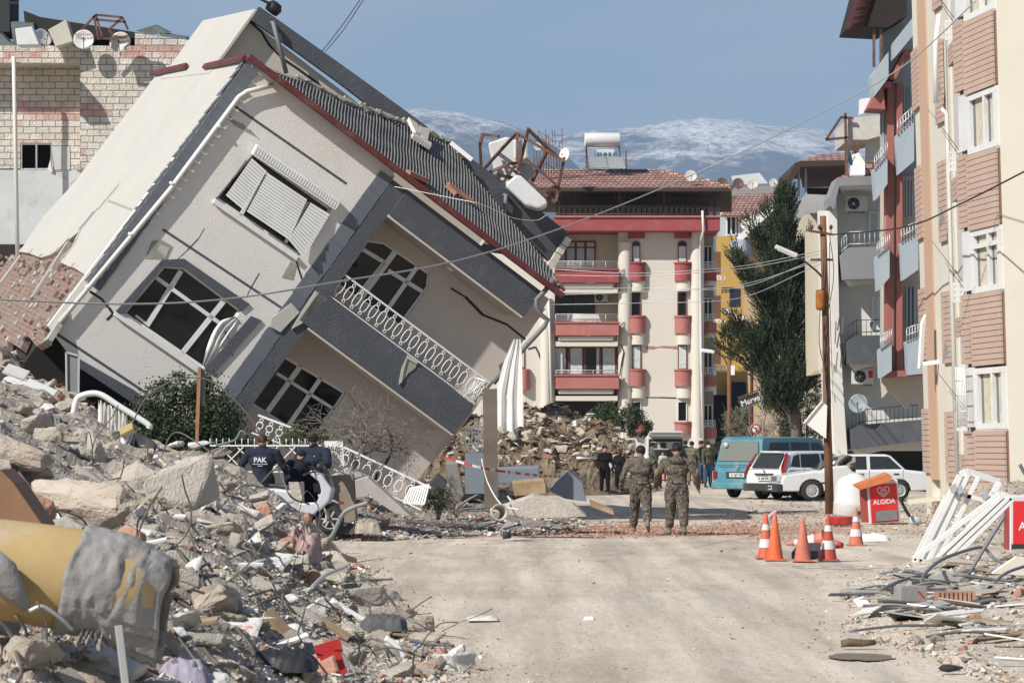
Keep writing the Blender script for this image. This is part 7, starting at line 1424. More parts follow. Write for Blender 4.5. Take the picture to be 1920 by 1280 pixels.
solo(mb, 'steel_scaffold', rust, 'rusty steel box frame above the dishes on the brick faced building', 'steel frame')
Yh = 71.5
mb = B(); mb.prism([at(*p, Yh) for p in ((915, 268), (950, 256), (966, 262), (972, 305), (968, 345), (948, 352), (930, 335))], (0, 1.1, 0)); mb.box(at(962, 0, Yh).x, at(990, 0, Yh).x, Yh - .02, Yh + 1, at(0, 300, Yh).z, at(0, 262, Yh).z); t_ = solo(mb, 'water_tank', tankm, 'upright white water tank caught in the bent frame behind the toppled house roof', 'water tank', bev=.05)
mb = B(); mb.prism([at(*p, Yh - 1.2) for p in ((947, 345), (968, 327), (978, 330), (1025, 375), (1027, 384), (1010, 392), (985, 385), (950, 352))], (0, .8, 0)); solo(mb, 'water_tank', tankm, 'white water tank lying on the grey parapet of the toppled house', 'water tank', bev=.06)
mb = B(); mb.prism([at(*p, Yh + 1) for p in ((975, 300), (998, 310), (1003, 325), (990, 340), (975, 330))], (0, .6, 0)); solo(mb, 'water_tank', mat('grey_tank', (.35, .37, .38), .6), 'small grey tank in shade inside the bent frame', 'water tank')
mb = B()
for a, b in (((906, 318), (968, 250)), ((970, 250), (970, 306)), ((991, 240), (972, 320)), ((968, 250), (1058, 302)), ((990, 242), (1045, 295)), ((915, 325), (955, 307)), ((955, 307), (972, 305)), ((950, 310), (1042, 380)), ((1058, 295), (1042, 378)), ((985, 297), (1045, 348)), ((1045, 348), (985, 375)), ((942, 345), (965, 312)), ((998, 340), (1025, 285)), ((936, 345), (930, 327)), ((930, 327), (968, 335)), ((902, 310), (900, 270)), ((905, 252), (935, 256)), ((900, 270), (905, 252))): mb.bar(at(*a, Yh - .5 + random.uniform(-.4, .4)), at(*b, Yh - .5 + random.uniform(-.4, .4)), .065)
solo(mb, 'steel_scaffold', rust, 'tangled rusty steel frame behind the ridge of the toppled house', 'steel frame')
mb = B(); mb.bar(at(845, 268, 69.6), at(885, 300, 69.6), .12, .1); solo(mb, 'fallen_board', white_paint, 'short white panel sticking out of the grey parapet band', 'panel')
mb = B(); r = random.Random(8)
for i in range(11): x = 1003 + i * 5.2; mb.tube([at(x, 326, 170), at(x + r.uniform(-5, 5), 240 + r.uniform(-4, 30), 170)], .03, 4)
for i in range(14): a = at(r.uniform(1000, 1062), r.uniform(240, 320), 170); b = at(r.uniform(1000, 1062), r.uniform(240, 320), 170); mb.tube([a, a.lerp(b, .6)], .025, 4)
solo(mb, 'aerial_cluster', rust, 'cluster of thin aerials and rusty rods on the left end of the cream block roof', 'aerials')
sh = thing('solar_water_heater', 'solar water heater with a white tank and two panels on the cream block roof', 'solar heater', at(1135, 322, 172)); mb = B(); mb.tube([at(1097, 262, 172), at(1163, 262, 172)], .38, 14); pbox(mb, 1096, 249, 1163, 275, 172.1, .5); mb.build('tank', tankm, sh, bev=.05)
mb = B()
for a, b in (((1099, 275), (1104, 325)), ((1161, 275), (1166, 325)), ((1099, 275), (1099, 325)), ((1174, 282), (1174, 325)), ((1104, 318), (1172, 320))): mb.bar(at(*a, 172), at(*b, 172), .07)
mb.build('stand', rust, sh)
for q in (((1104, 295), (1134, 293), (1139, 314), (1107, 314)), ((1139, 293), (1166, 295), (1174, 316), (1142, 315))): mb = B(); mb.prism([at(*p, 171.5) for p in q], (0, .08, 0)); mb.build('panel', mat('solar_panel', (.33, .36, .37), .3), sh)
mb = B(); pbox(mb, 1119, 280, 1152, 296, 171.8, .3); sb_ = mb.build('sign', tankm, sh); text('SENNUR', 'lettering', mat('teal_letters', (.05, .16, .17), .6), sh, Matrix.Translation(at(1136, 290, 171.75)) @ Matrix.Rotation(math.pi / 2, 4, 'X'), .36)
mb = B(); mb.prism([at(*p, 191) for p in ((1372, 330), (1424, 324), (1440, 344), (1376, 346))], (0, .5, 0)); solo(mb, 'water_tank', tankm, 'low white roof tank behind the brown dishes', 'water tank')
# ================================================================ fences and railings in front of the toppled house
def lattice(name, label, x0, y0, x1, y1, Y, step=.34, spikes=True):
    t = thing(name, label, 'fence', at(x0, y1, Y)); a, b = at(x0, y1, Y), at(x1, y0, Y); mb = B(); W, H = b.x - a.x, b.z - a.z
    for z in (a.z, b.z): mb.bar((a.x, Y, z), (b.x, Y, z), .03, .03)
    mb.build('rails', white_paint, t).name = 'rail'; mb = B(); k = -H
    while k < W:
        p0 = max(0, k); p1 = min(W, k + H); mb.bar((a.x + p0, Y, a.z + p0 - k), (a.x + p1, Y, a.z + p1 - k), .022, .012, (0, 1, 0)); mb.bar((a.x + p0, Y + .013, b.z - (p0 - k)), (a.x + p1, Y + .013, b.z - (p1 - k)), .022, .012, (0, 1, 0)); k += step
    mb.build('diamond_lattice', white_paint, t)
    if spikes:
        mb = B(); x = 0
        while x < W: mb.tube([(a.x + x, Y, b.z), (a.x + x, Y, b.z + .14)], .011, 4); x += .125
        mb.build('spikes', white_paint, t).name = 'spike_row'
    return t
lattice('garden_fence', 'white diamond lattice garden fence with spikes behind the police', 394, 835, 602, 884, 58.9)
pt = thing('gate_pillar', 'brown gate pillar with a white perforated panel on top right of the police', 'pillar', at(640, 1000, 58.3)); mb = B(); mb.prism([at(*p, 58.2) for p in ((612, 892), (662, 889), (668, 975), (612, 1000))], (0, .5, 0)); mb.build('shaft', mat('brown_stone', (.26, .21, .17), .9, .2, 2, .4), pt, bev=.02)
mb = B(); r = random.Random(6); a, b = at(608, 886, 58.1), at(643, 838, 58.1); mb.box(a.x, b.x, 58.1, 58.14, b.z, b.z + .12); 
for i in range(90): x, z = r.uniform(a.x, b.x), r.uniform(a.z, b.z); mb.bar((x, 58.1, z), (x + r.uniform(-.05, .05), 58.1, z + r.uniform(.03, .1)), .018, .02, (0, 1, 0))
for x in (a.x, b.x): mb.bar((x, 58.1, a.z), (x, 58.1, b.z), .025, .03)
mb.build('perforated_panel', white_paint, pt)
def rail2(name, label, A_, B_, Y, hgt, n, drop=1.2):
    a, b = at(*A_, Y), at(*B_, Y); U_ = (b - a).normalized(); V_ = Vector((-U_.z, 0, U_.x)); mb = railing(name, None, a - V_ * hgt, U_, V_, n, (b - a).length / n, hgt, white_paint); return solo(mb, name, white_paint, label, 'railing')
rail2('fallen_railing', 'fallen white oval-patterned railing sloping down right of the gate pillar', (645, 838), (808, 914), 58.6, .52, 8); rail2('fallen_railing', 'twisted white railing piece sloping above the police heads', (484, 778), (575, 812), 59.5, .42, 5)
mb = B(); a, b, c, d = at(770, 914, 58), at(804, 908, 58), at(795, 945, 57.7), at(757, 942, 57.7)
for i in range(9): mb.bar(a.lerp(b, i / 8), d.lerp(c, i / 8), .03, .02)
for t_ in (0, 1): mb.bar(a.lerp(d, t_), b.lerp(c, t_), .045, .03)
solo(mb, 'broken_balustrade', white_paint, 'small torn-off white baluster piece below the sloping railing', 'railing')
mb = B()
for i in range(12): x = 695 + i * 12; mb.bar(gp(x, 986, .06), gp(x + 26, 966, .2), .025, .02)
for i in range(5): y = 966 + i * 5; mb.bar(gp(700 + (985 - y), y, .2 - i * .03), gp(835 + (985 - y) * .6, y, .2 - i * .03), .025, .02)
solo(mb, 'window_grating', mat('pale_grey_metal', (.4, .4, .4), .5), 'flat pale metal window grating lying in the debris under the house', 'grating')
mb = B(); a = at(905, 720, 59.5); mb.prism([at(*p, 59.5) for p in ((905, 730), (932, 728), (934, 950), (908, 952))], (0, .28, 0)); solo(mb, 'concrete_post', mat('shade_darkened_concrete', (.15, .125, .10), .95, .3, 1.2, .6, 20), 'tall shade-darkened concrete post right of the toppled house', 'post')  # base colour darkened to carry the shade of the toppled house
gt = thing('garden_gate', 'blue-grey barred metal gate in shade left of the concrete post', 'gate', at(895, 930, 61)); mb = B(); pbox(mb, 872, 848, 916, 925, 61, .05); mb.build('lower_panel', mat('blue_grey_metal', (.18, .21, .24), .6, .15), gt); mb = B()
for i in range(8): x = 873 + i * 6; mb.bar(at(x, 848, 61), at(x, 800, 61), .02)
for y in (800, 832): mb.bar(at(872, y, 61), at(916, y, 61), .04)
mb.build('bars', MC['blue_grey_metal'], gt).name = 'bar_grille'
def tape(pts, label, w_=.05, up=(0, 0, 1)):
    P_ = spline(pts, 10); mb = B(); dist = 0; u = Vector(up)
    for i, (a, b) in enumerate(zip(P_, P_[1:])):
        L_ = (b - a).length; n = max(1, int(L_ / .1))
        for k in range(n): p, q = a.lerp(b, k / n), a.lerp(b, (k + 1) / n); mb.add([p - u * w_ / 2, q - u * w_ / 2, q + u * w_ / 2, p + u * w_ / 2], [(0, 1, 2, 3)], int(dist / .2) % 2); dist += L_ / n
    o = mb.build('barrier_tape', [mat('tape_red', (.45, .05, .04), .5, .1, bump=0), mat('tape_white', (.6, .58, .55), .5, .1, bump=0)], fix=False); center(o); tag(o, label, 'barrier tape')
tape([at(832, 857, 58.5), at(910, 878, 58.3), at(1000, 890, 60), at(1050, 893, 62)], 'red and white barrier tape strung behind the concrete post')
tape([gp(1484, 1061, .015), gp(1530, 1062, .015), gp(1600, 1063, .02), gp(1655, 1060, .015)], 'red and white tape lying on the road in front of the cones', .12, (0, 1, 0))
# ================================================================ traffic cones
def cone(label, px, py, H=.69, m=None, bands=True, tilt=None, loc=None):
    p = loc or gp(px, py); t = thing('traffic_cone', label, 'traffic cone', p, tilt, 'traffic cones at the right of the road'); m = m or ora
    def rr(z): return .14 + (.022 - .14) * z / H
    mb = B(); mb.obox((0, 0, .012), (.17, 0, 0), (0, .17, 0), (0, 0, .012)); mb.build('base', m, t, world=False, bev=.01)
    mb = B(); mb.lathe([(rr(z), z) for z in [.02 + (H - .02) * k / 10 for k in range(11)]] + [(0, H + .006)], None, 24); mb.build('body', m, t, world=False)
    if bands:
        for z0, z1 in ((.17, .30), (.44, .53)): mb = B(); mb.lathe([(rr(z0 * H / .69) + .004, z0 * H / .69), (rr(z1 * H / .69) + .004, z1 * H / .69)], None, 24); mb.build('reflective_band', mat('white_band', (.62, .6, .57), .4, .08, 8, .05, dirt=(.5, .4, .35)), t, world=False, fix=False)
    return t
cone('banded bright orange cone, leftmost of the upright ones', 1436, 1046, .72); cone('plain bright orange cone wrapped in clear film beside the leftmost cone', 1453, 1050, .73, mat('bright_orange', (.62, .13, .045), .4, .15, 6, .1, dirt=(.5, .3, .2), dk=.4, ds=6), False); cone('plain faded orange cone standing alone in front of the fallen cone', 1505, 1052, .69, mat('faded_orange', (.50, .155, .095), .6, .15, 6, .1, dirt=(.42, .3, .24), dk=.6, ds=7), False)
cone('red-orange cone with two grey-white bands, rightmost of the front row', 1553, 1050, .73, mat('red_orange', (.42, .075, .05), .5, .12)); cone('banded cone standing farthest back near the red tub', 1605, 1022, .68, mat('faded_orange', (.50, .155, .095), .6, .15, 6, .1, dirt=(.42, .3, .24), dk=.6, ds=7))
cone('orange banded cone lying on its side with its tip to the left', 0, 0, .7, mat('faded_orange', (.58, .17, .09)), True, Matrix.Rotation(math.radians(-16), 3, 'Z') @ Matrix.Rotation(math.radians(-98), 3, 'Y'), gp(1546, 1010, .17))
mb = B(); mb.tube([gp(1530, 1019, .04), gp(1550, 1018, .06), gp(1570, 1020, .06), gp(1580, 1022, .04)], [.03, .06, .07, .05], 8); solo(mb, 'crushed_cone', redpl, 'crushed flat red cone lying behind the front row of cones', 'traffic cone')
mb = B(); r = random.Random(5)
for i in range(7): mb.ball(at(1449 + r.uniform(-5, 5), 965 + r.uniform(-6, 12), gy(1049)), .04, .03, .05, 6)
solo(mb, 'knotted_cloth', mat('pinkish_cloth', (.5, .33, .33), .9, .4, 14), 'pinkish knotted rag on top of the film wrapped cone', 'rag')
mb = B(); mb.prism([gp(1484, 1047), gp(1534, 1045), gp(1538, 1030, .0), gp(1498, 1030, .0)], (0, 0, .12)); solo(mb, 'black_crate', blackp, 'low black broken crate between the front cones', 'crate', bev=.02)
# ================================================================ freezers, tank, tub
reds = mat('freezer_red', (.62, .03, .035), .35, .06, 2, .03, dirt=(.45, .2, .17), dk=.2); frw = mat('freezer_white', (.58, .58, .57), .4, .06, 2, .03, dirt=(.4, .36, .3), dk=.3)
def heart(M, sc, parent):
    mb = B()
    for k, (s_, w_) in enumerate(((1, .13), (.56, .12))):
        for sx in (-1, 1):
            P_ = [(0.0, -.62), (.42, -.28), (.74, .1), (.76, .42), (.52, .62), (.22, .55), (.06, .32)] if k == 0 else [(.0, -.55), (.4, -.2), (.62, .12), (.55, .42), (.28, .45), (.1, .2)]
            pts = spline([M @ Vector((sx * x * s_ * sc, (y * s_ + (0 if k == 0 else .02)) * sc, 0)) for x, y in P_], 5); ax = (M.to_3x3() @ Vector((0, 0, 1)))
            for a, b in zip(pts, pts[1:]): mb.bar(a - (b - a) * .15, b + (b - a) * .15, w_ * sc, .006, ax)
    mb.build('emblem', mat('white_print', (.68, .66, .65), .4, .03, bump=0), parent, world=False)
def freezer(label, loc, yaw, w_, h_, d_, txt=True, tiltx=0, kick=None):
    t = thing('ice_cream_freezer', label, 'freezer', loc, Matrix.Rotation(math.radians(yaw), 3, 'Z') @ Matrix.Rotation(math.radians(tiltx), 3, 'Y'))
    mb = B(); mb.box(-w_ / 2, w_ / 2, 0, d_, 0, h_); mb.build('cabinet', frw, t, world=False, bev=.025)
    mb = B(); mb.box(-w_ / 2 + .05, w_ / 2 - .05, -.012, -.002, .03, h_ - .09); mb.build('red_front', reds, t, world=False)
    mb = B(); mb.box(-w_ / 2 - .01, -w_ / 2 - .002, .05, d_ - .05, .05, h_ - .06); mb.build('red_side', mat('faded_freezer_side', (.34, .06, .05), .6, .2), t, world=False)
    mb = B(); g0 = -w_ / 2 + (.14 if w_ > .6 else .1); g1 = w_ / 2 - .06
    if kick: mb.box(-w_ / 2 + .02, w_ / 2 - .02, -.02, -.013, .02, h_ * .22); mb.build('kick_panel', blackp, t, world=False)
    else:
        mb.box(g0, g1, -.018, -.013, .05, h_ * .3)
        for k in range(9): z = .07 + k * (h_ * .3 - .07) / 9; mb.box(g0 + .02, g1 - .02, -.03, -.019, z, z + .012, 1)
        mb.build('vent_grille', [mat('grille_dark', (.12, .12, .12)), silver], t, world=False)
    M = Matrix.Rotation(math.pi / 2, 4, 'X')
    heart(Matrix.Translation((0, -.016, h_ * .73)) @ M, w_ * .24, t)
    o = text('ALGiDA', 'lettering', mat('white_print', (.68, .66, .65), .4, .03, bump=0), None, Matrix.Translation((0, -.016, h_ * .5)) @ M, w_ * .2); o.parent = t
    return t
f1 = freezer('red and white ice cream freezer with heart emblem lying open beside the white tank', gp(1660, 981) + Vector((0, 0, .0)), 12, .74, .98, .6, tiltx=-4)
mb = B(); mb.prism([at(*p, 67.2) for p in ((1602, 912), (1665, 888), (1673, 893), (1668, 902), (1612, 918))], (0, .5, .04)); solo(mb, 'orange_board', mat('orange_board', (.52, .17, .07), .7, .2, 3), 'bent orange board resting on the open freezer', 'board')
f2 = freezer('second red freezer with a black foot panel cut off by the right edge', Vector((at(1948, 0, 49).x, 49, at(0, 1045, 49).z)), 0, .95, 1.02, .6, kick=True)
tk = thing('water_tank', 'big white rounded plastic water tank behind the front cones', 'water tank', gp(1598, 972)); Yt = gy(972); mb = B(); c = at(1600, 928, Yt); Mt = Matrix.Translation(Vector((c.x, Yt + .45, 0))) @ Matrix.Rotation(math.radians(6), 4, 'Y'); mb.lathe([(0, .02), (.4, .02), (.45, .06), (.46, .3), (.47, .33), (.46, .36), (.46, .72), (.43, .85), (.33, .97), (.18, 1.03), (.16, 1.07), (0, 1.08)], Mt, 32); mb.build('shell', frw, tk); mb = B(); mb.ball(c + Vector((.1, -.1, -.42)), .09, .05, .05, 8); mb.build('cap', blackp, tk)
mb = B(); mb.prism([at(*p, 78.5) for p in ((1552, 884), (1562, 874), (1590, 872), (1600, 885), (1600, 962), (1560, 962), (1550, 948))], (0, .5, 0)); solo(mb, 'white_appliance', frw, 'white battered appliance casing behind the round tank at the pole foot', 'appliance', bev=.05)
mb = B(); vs = []
for j in range(8):
    for i in range(8): x, y = 1566 + i * 5.5, 858 + j * 4 - 6 * math.sin(i * .45); p = at(x, y, 79 + .2 * math.sin(i * 1.3 + j)); vs.append(p)
mb.add(vs, [(j * 8 + i, j * 8 + i + 1, j * 8 + i + 9, j * 8 + i + 8) for j in range(7) for i in range(7)]); o = solo(mb, 'crumpled_sheet', mat('grey_beige_sheet', (.25, .23, .2), .7, .2), 'crumpled grey-beige sheet hanging over the casing in front of the saloon door', 'sheet'); q = o.modifiers.new('solid', 'SOLIDIFY'); q.thickness = .02
mb = B(); mb.lathe([(0, 0), (.26, 0), (.29, .05), (.3, .17), (.31, .19), (.285, .19), (.27, .05), (0, .03)], Matrix.Translation(gp(1578, 984)), 28); solo(mb, 'red_tub', redpl, 'round red plastic tub in front of the white tank', 'tub')
def clothpile(px, py, Y, w_, h_, m, label, cat='cloth', seed=1, name='cloth_heap', z0=None, n=26, amp=.5, dy=.5):
    mb = B(); vs = []; c = at(px, py, Y)
    for j in range(n):
        for i in range(n):
            u, v = i / (n - 1) * 2 - 1, j / (n - 1) * 2 - 1; r2 = max(0, 1 - u * u * u * u - v * v * v * v); q = Vector((u * 3, v * 3, seed)); k = .5 * noise.noise(q) - .55 * abs(noise.noise(q * 1.7)) - .35 * abs(noise.noise(q * 4.1)) - .2 * abs(noise.noise(q * 8))
            vs.append((c.x + u * w_ / 2 * (1 + .2 * noise.noise(q * 1.3)), c.y + v * w_ * dy, c.z - h_ * .5 + h_ * (r2 ** .5) * (1 + amp * k)))
    mb.add(vs, [(j * n + i, j * n + i + 1, (j + 1) * n + i + 1, (j + 1) * n + i) for j in range(n - 1) for i in range(n - 1)], sm=True); return solo(mb, name, m, label, cat, fix=False)
clothpile(1636, 1007, gy(1012), .62, .16, cloth_w, 'crumpled white cloth lying right of the farthest cone', seed=3)
# leaning white door and window leaves on the right
YL = 47.5
def leafframe(label, q, bars_, Y=YL, th=.05, wd=.05, seed=0, panel=None):
    t = thing('door_leaf', label, 'frame', at(*q[0], Y), group=None); mb = B(); P_ = [at(x, y, Y + dy) for x, y, dy in [(p + (0,))[:3] for p in q]]
    for i in range(len(P_)): mb.bar(P_[i], P_[(i + 1) % len(P_)], wd, th, (0, 1, 0))
    mb.build('frame', white_pvc, t, bev=.006)
    if bars_:
        mb = B()
        for a, b in bars_: mb.bar(at(*a, Y - .02), at(*b, Y - .02), wd * .7, th * .8, (0, 1, 0))
        mb.build('glazing_bar', white_pvc, t, bev=.004)
    if panel: mb = B(); mb.prism([at(*p, Y + .01) for p in panel], (0, .03, 0)); mb.build('panel', white_pvc, t)
    return t
leafframe('leaning white window frame with a bent top bar, topmost of the stack', [(1722, 1052), (1800, 890), (1812, 883), (1874, 903, .1), (1862, 925), (1768, 1062)], [((1742, 1052), (1815, 890)), ((1756, 1056), (1835, 893)), ((1800, 926), (1855, 940))], YL, .05, .1, panel=[(1722, 1052), (1745, 1058), (1822, 890), (1802, 889)])
leafframe('long white door leaf leaning to the right, lowest of the stack', [(1712, 1048), (1722, 1058), (1765, 1068), (1898, 935), (1876, 925)], [((1740, 1060), (1880, 930)), ((1752, 1064), (1890, 934))], YL - .5, .05, .085, panel=[(1750, 1050), (1764, 1060), (1886, 936), (1872, 932)])
leafframe('narrow white window sash standing behind the leaning frames', [(1715, 1050), (1775, 930), (1790, 925), (1738, 1052)], [((1726, 1050), (1783, 930))], YL + .5, .05, .09, panel=[(1715, 1050), (1742, 995), (1754, 1000), (1735, 1056)])
for k, (x, y) in enumerate(((1788, 915), (1800, 918), (1847, 928))): mb = B(); mb.obox(at(x, y, YL - .15), (.04, 0, .03), (0, .05, 0), (-.02, 0, .05)); solo(mb, 'metal_clamp', mat('pale_grey_metal', (.4, .4, .4)), 'small grey clamp on the leaning frames, %s from the left' % ('first', 'second', 'third')[k], 'bracket')
def bent(pts, r, m, name, label, cat, n=8): mb = B(); mb.tube(spline([at(*p) for p in pts], 6), r, n); return solo(mb, name, m, label, cat)
dgm = mat('dark_grey_tube', (.17, .175, .18), .45, .1, bump=.02, metal=.2)
bent([(1655, 1104, 36), (1690, 1088, 37), (1735, 1078, 38), (1800, 1078, 38), (1860, 1086, 38)], .024, dgm, 'bent_tube', 'dark bent metal tube lying along the road edge debris', 'tube')
bent([(1728, 1108, 36.5), (1731, 1080, 37), (1760, 1052, 38), (1800, 1035, 38.5), (1842, 1026, 39), (1862, 1045, 39), (1886, 1060, 38.5), (1884, 1076, 38)], .023, dgm, 'bent_tube', 'dark tube arching up over the debris at the right', 'tube'); bent([(1816, 1076, 38), (1850, 1020, 38), (1885, 965, 38)], .024, dgm, 'bent_tube', 'straight dark tube slanting up towards the second freezer', 'tube'); bent([(1812, 1116, 36), (1850, 1105, 36), (1884, 1075, 36.5), (1930, 1058, 37)], .02, dgm, 'bent_tube', 'dark tube curving out of the right edge', 'tube')
bent([(1912, 870, 50), (1920, 885, 50), (1935, 905, 50)], .03, dgm, 'bent_tube', 'short dark tube above the second freezer at the right edge', 'tube')
cb_ = gp(1708, 1148); Yb = cb_.y; tb_ = thing('tin_box', 'battered tin box with red paint marks at the right road edge', 'box', cb_ + Vector((0, 0, .05)), Matrix.Rotation(.2, 3, 'Z')); mb = B(); mb.box(-.16, .16, -.1, .14, 0, .25); mb.build('body', mat('tin', (.42, .41, .38), .45, .2, 5, .1, metal=.5, dirt=(.35, .2, .14), dk=.6), tb_, world=False, bev=.01); mb = B(); mb.bar((.05, -.104, .2), (.12, -.104, .12), .02, .006, (0, 1, 0)); mb.tube([(.05 + .03 * math.cos(a), -.104, .06 + .03 * math.sin(a)) for a in [k * .7 for k in range(9)]], .006, 4); mb.build('paint_mark', redpl, tb_, world=False)
bl = thing('hollow_brick', 'ribbed red hollow brick lying among grey debris at the right', 'brick', on('N', 1790, 1135)); mb = B(); p = on('N', 1790, 1135); 
for k in range(9): mb.obox(p + Vector((-.2 + k * .05, -.02, .08)), (.016, 0, 0), (0, .09, 0), (0, 0, .075))
mb.obox(p + Vector((0, 0, .08)), (.22, 0, 0), (0, .08, 0), (0, 0, .06)); mb.build('body', ck[4], bl)
bent([(1735, 1150, 34), (1790, 1142, 34), (1820, 1138, 34)], .035, mat('terracotta_dusty', (.36, .2, .15), .9, .2, 4, .3), 'clay_pipe', 'dusty terracotta pipe lying in front of the hollow brick', 'pipe')
for q, lb_ in (([(1780, 1118), (1800, 1100), (1880, 1098), (1900, 1112), (1840, 1128)], 'flat grey panel under the arching tube'), ([(1700, 1095), (1770, 1072), (1830, 1080), (1780, 1100)], 'pale grey sheet half buried under the dark tube'), ([(1860, 1075), (1905, 1045), (1940, 1050), (1930, 1078)], 'pale board at the right edge below the second freezer'), ([(1800, 975), (1860, 960), (1866, 972), (1810, 990)], 'cream plank lying on the slope behind the leaning frames')):
    mb = B(); mb.prism([at(*p, 38 if q[0][1] > 1000 else 60) for p in q], (0, .06, .02)); solo(mb, 'fallen_board', mat('grey_panel', (.36, .35, .32), .8, .2, 3, .3) if 'grey' in lb_ else creamr, lb_, 'panel')
mb = B(); mb.prism([at(*p, 74) for p in ((1702, 937), (1765, 930), (1766, 938), (1704, 945))], (0, .3, 0)); solo(mb, 'fallen_board', creamr, 'long cream board lying on the debris behind the freezer', 'board')
mb = B(); mb.prism([at(*p, 84) for p in ((1733, 885), (1747, 850), (1750, 852), (1738, 902))], (0, .4, 0)); solo(mb, 'fallen_board', white_paint, 'white panel leaning at the boot of the saloon', 'panel')
mb = B(); p = gp(1715, 984); mb.tube([p + Vector((-.12, 0, .1)), p + Vector((.14, 0, .1))], .1, 12); solo(mb, 'plastic_canister', mat('milky_plastic', (.5, .52, .52), .4), 'milky plastic canister right of the freezer', 'canister')
mb = B(); p = gp(1634, 975); mb.tube([p + Vector((-.12, 0, .1)), p + Vector((.12, 0, .12))], .11, 12); solo(mb, 'plastic_bottle', mat('milky_plastic', (.5, .52, .52), .4), 'dusty plastic bottle left of the freezer foot', 'bottle')
bent([(1688, 935, 66), (1698, 955, 66), (1706, 968, 66)], .035, black_metal, 'steel_bar', 'dark steel leg leaning on the right side of the freezer', 'bar')
# things on the open road
mb = B(); p = gp(1610, 1213, 0.0); mb.tube([p + Vector((-.16, 0, .035)), p + Vector((-.08, .01, .045)), p + Vector((.04, .0, .04)), p + Vector((.16, .02, .045))], [.035, .042, .035, .025], 9); mb.tube([p + Vector((.15, .02, .04)), p + Vector((.2, .02, .055)), p + Vector((.21, 0, .02))], .006, 5); solo(mb, 'brown_roll', mat('brown_wrapped', (.14, .10, .06), .8, .4, 12, .5), 'small brown wrapped roll lying on the road near a damp patch', 'roll')
mb = B(); pts = []; r = random.Random(4)
for i in range(40): a = 2 * math.pi * i / 40; q = gp(1615 + 62 * math.cos(a) * (1 + .15 * noise.noise((i * .4, 0, 0))), 1228 + 7.5 * math.sin(a) * (1 + .4 * noise.noise((i * .5, 3, 0)))); pts.append((q.x, q.y, gz(q.x, q.y) - .02 + .012))
mb.poly(pts); o = mb.build('damp_patch', mat('damp_soil', (.19, .145, .105), .7, .12, 4, .3, 20)); o['kind'] = 'structure'
mb = B(); p = gp(1785, 1252, .02); mb.ball(p + Vector((-.03, 0, 0)), .09, .05, .035, 8); mb.ball(p + Vector((.05, .02, 0)), .06, .04, .02, 8); solo(mb, 'black_rag', mat('black_rag', (.04, .04, .042), .9, .3, 9, .5), 'small black rag on the road at the bottom right', 'rag')
clothpile(905, 1157, gy(1162), .34, .05, mat('pale_plastic_film', (.56, .55, .5), .5, .1, 8, .3), 'flat pale plastic scrap on the left half of the road', 'scrap', 9, 'plastic_scrap'); clothpile(1105, 1158, gy(1162), .12, .04, cloth_w, 'tiny white paper scrap in the middle of the road', 'scrap', 11, 'paper_scrap')
mb = B(); p = gp(950, 1003, .1); mb.tube([p + Vector((-.07, 0, 0)), p + Vector((.08, .02, .01))], [.075, .065], 12); solo(mb, 'black_pot', blackp, 'small black plastic pot lying on the near edge of the brick gravel', 'pot')
# debris at the foot of the house
pm = mat('dusty_pot', (.42, .39, .33), .85, .15, 4, .4); mb = B(); c = at(938, 962, 56.5); Mp = Matrix.Translation(c + Vector((-.05, .2, 0))) @ rz(12) @ Matrix.Rotation(math.radians(84), 4, 'X'); mb.lathe([(.1, -.25), (.13, 0), (.15, .16), (.165, .16), (.165, .2), (.135, .2), (.11, 0), (.09, -.24)], Mp, 20); solo(mb, 'clay_pot', pm, 'broken pale pot with a dark open mouth at the house foot', 'pot')
S_ = [(((918, 958), (1000, 930), (1075, 945), (1100, 968), (1000, 972)), 58.5, 'large pale broken slab flat on the ground right of the pot', ck[0]), (((1030, 920), (1065, 885), (1092, 905), (1100, 940), (1060, 935)), 61, 'bent blue-grey sheet metal piece right of the concrete post', MC['blue_grey_metal']), (((930, 880), (1010, 876), (1012, 902), (935, 906)), 64, 'blue-grey cabinet side lying behind the tape', MC['blue_grey_metal']), (((960, 905), (1020, 900), (1030, 925), (965, 930)), 61, 'brown broken board under the cabinet side', wood), (((665, 900), (690, 895), (752, 950), (770, 968), (740, 962), (700, 935)), 58.2, 'long cracked concrete beam sloping under the fallen railing', conc), (((1105, 940), (1150, 958), (1152, 966), (1108, 950)), 60.5, 'thin brown timber lying at the right end of the slab', wood), (((790, 925), (820, 890), (838, 905), (830, 935)), 61.5, 'dark cupboard piece beside the gate', mat('dark_cupboard', (.06, .06, .065), .7)), (((835, 870), (858, 868), (870, 930), (842, 932)), 61.2, 'curved grey shell piece left of the gate', mat('grey_shell', (.22, .21, .19), .8)), (((600, 905), (650, 880), (700, 900), (690, 930), (620, 940)), 62, 'dark shadowed slab behind the gate pillar', conc)]
for q, Y_, lb_, m_ in S_: mb = B(); mb.prism([at(*p, Y_) for p in q], (0, .35, .05)); solo(mb, 'broken_slab' if 'slab' in lb_ or 'beam' in lb_ else 'debris_board', m_, lb_, 'debris', bev=.01)
clothpile(690, 985, 57.0, .5, .28, mat('beige_clothes', (.36, .31, .25), .95, .4, 6, .6), 'beige bundle of clothes in front of the gate pillar', 'clothes', 5); clothpile(650, 990, 57.2, .45, .2, mat('dark_cloth', (.08, .075, .07), .95, .4, 6, .6), 'dark bundle of cloth left of the beige clothes', 'clothes', 6)
bent([(605, 1030, 46), (625, 1000, 47), (642, 965, 48), (660, 952, 48), (690, 942, 48)], .035, mat('grey_conduit', (.26, .255, .24), .6), 'bent_conduit', 'thick bent grey conduit rising at the heap edge below the scooter', 'conduit')
r = random.Random(17)
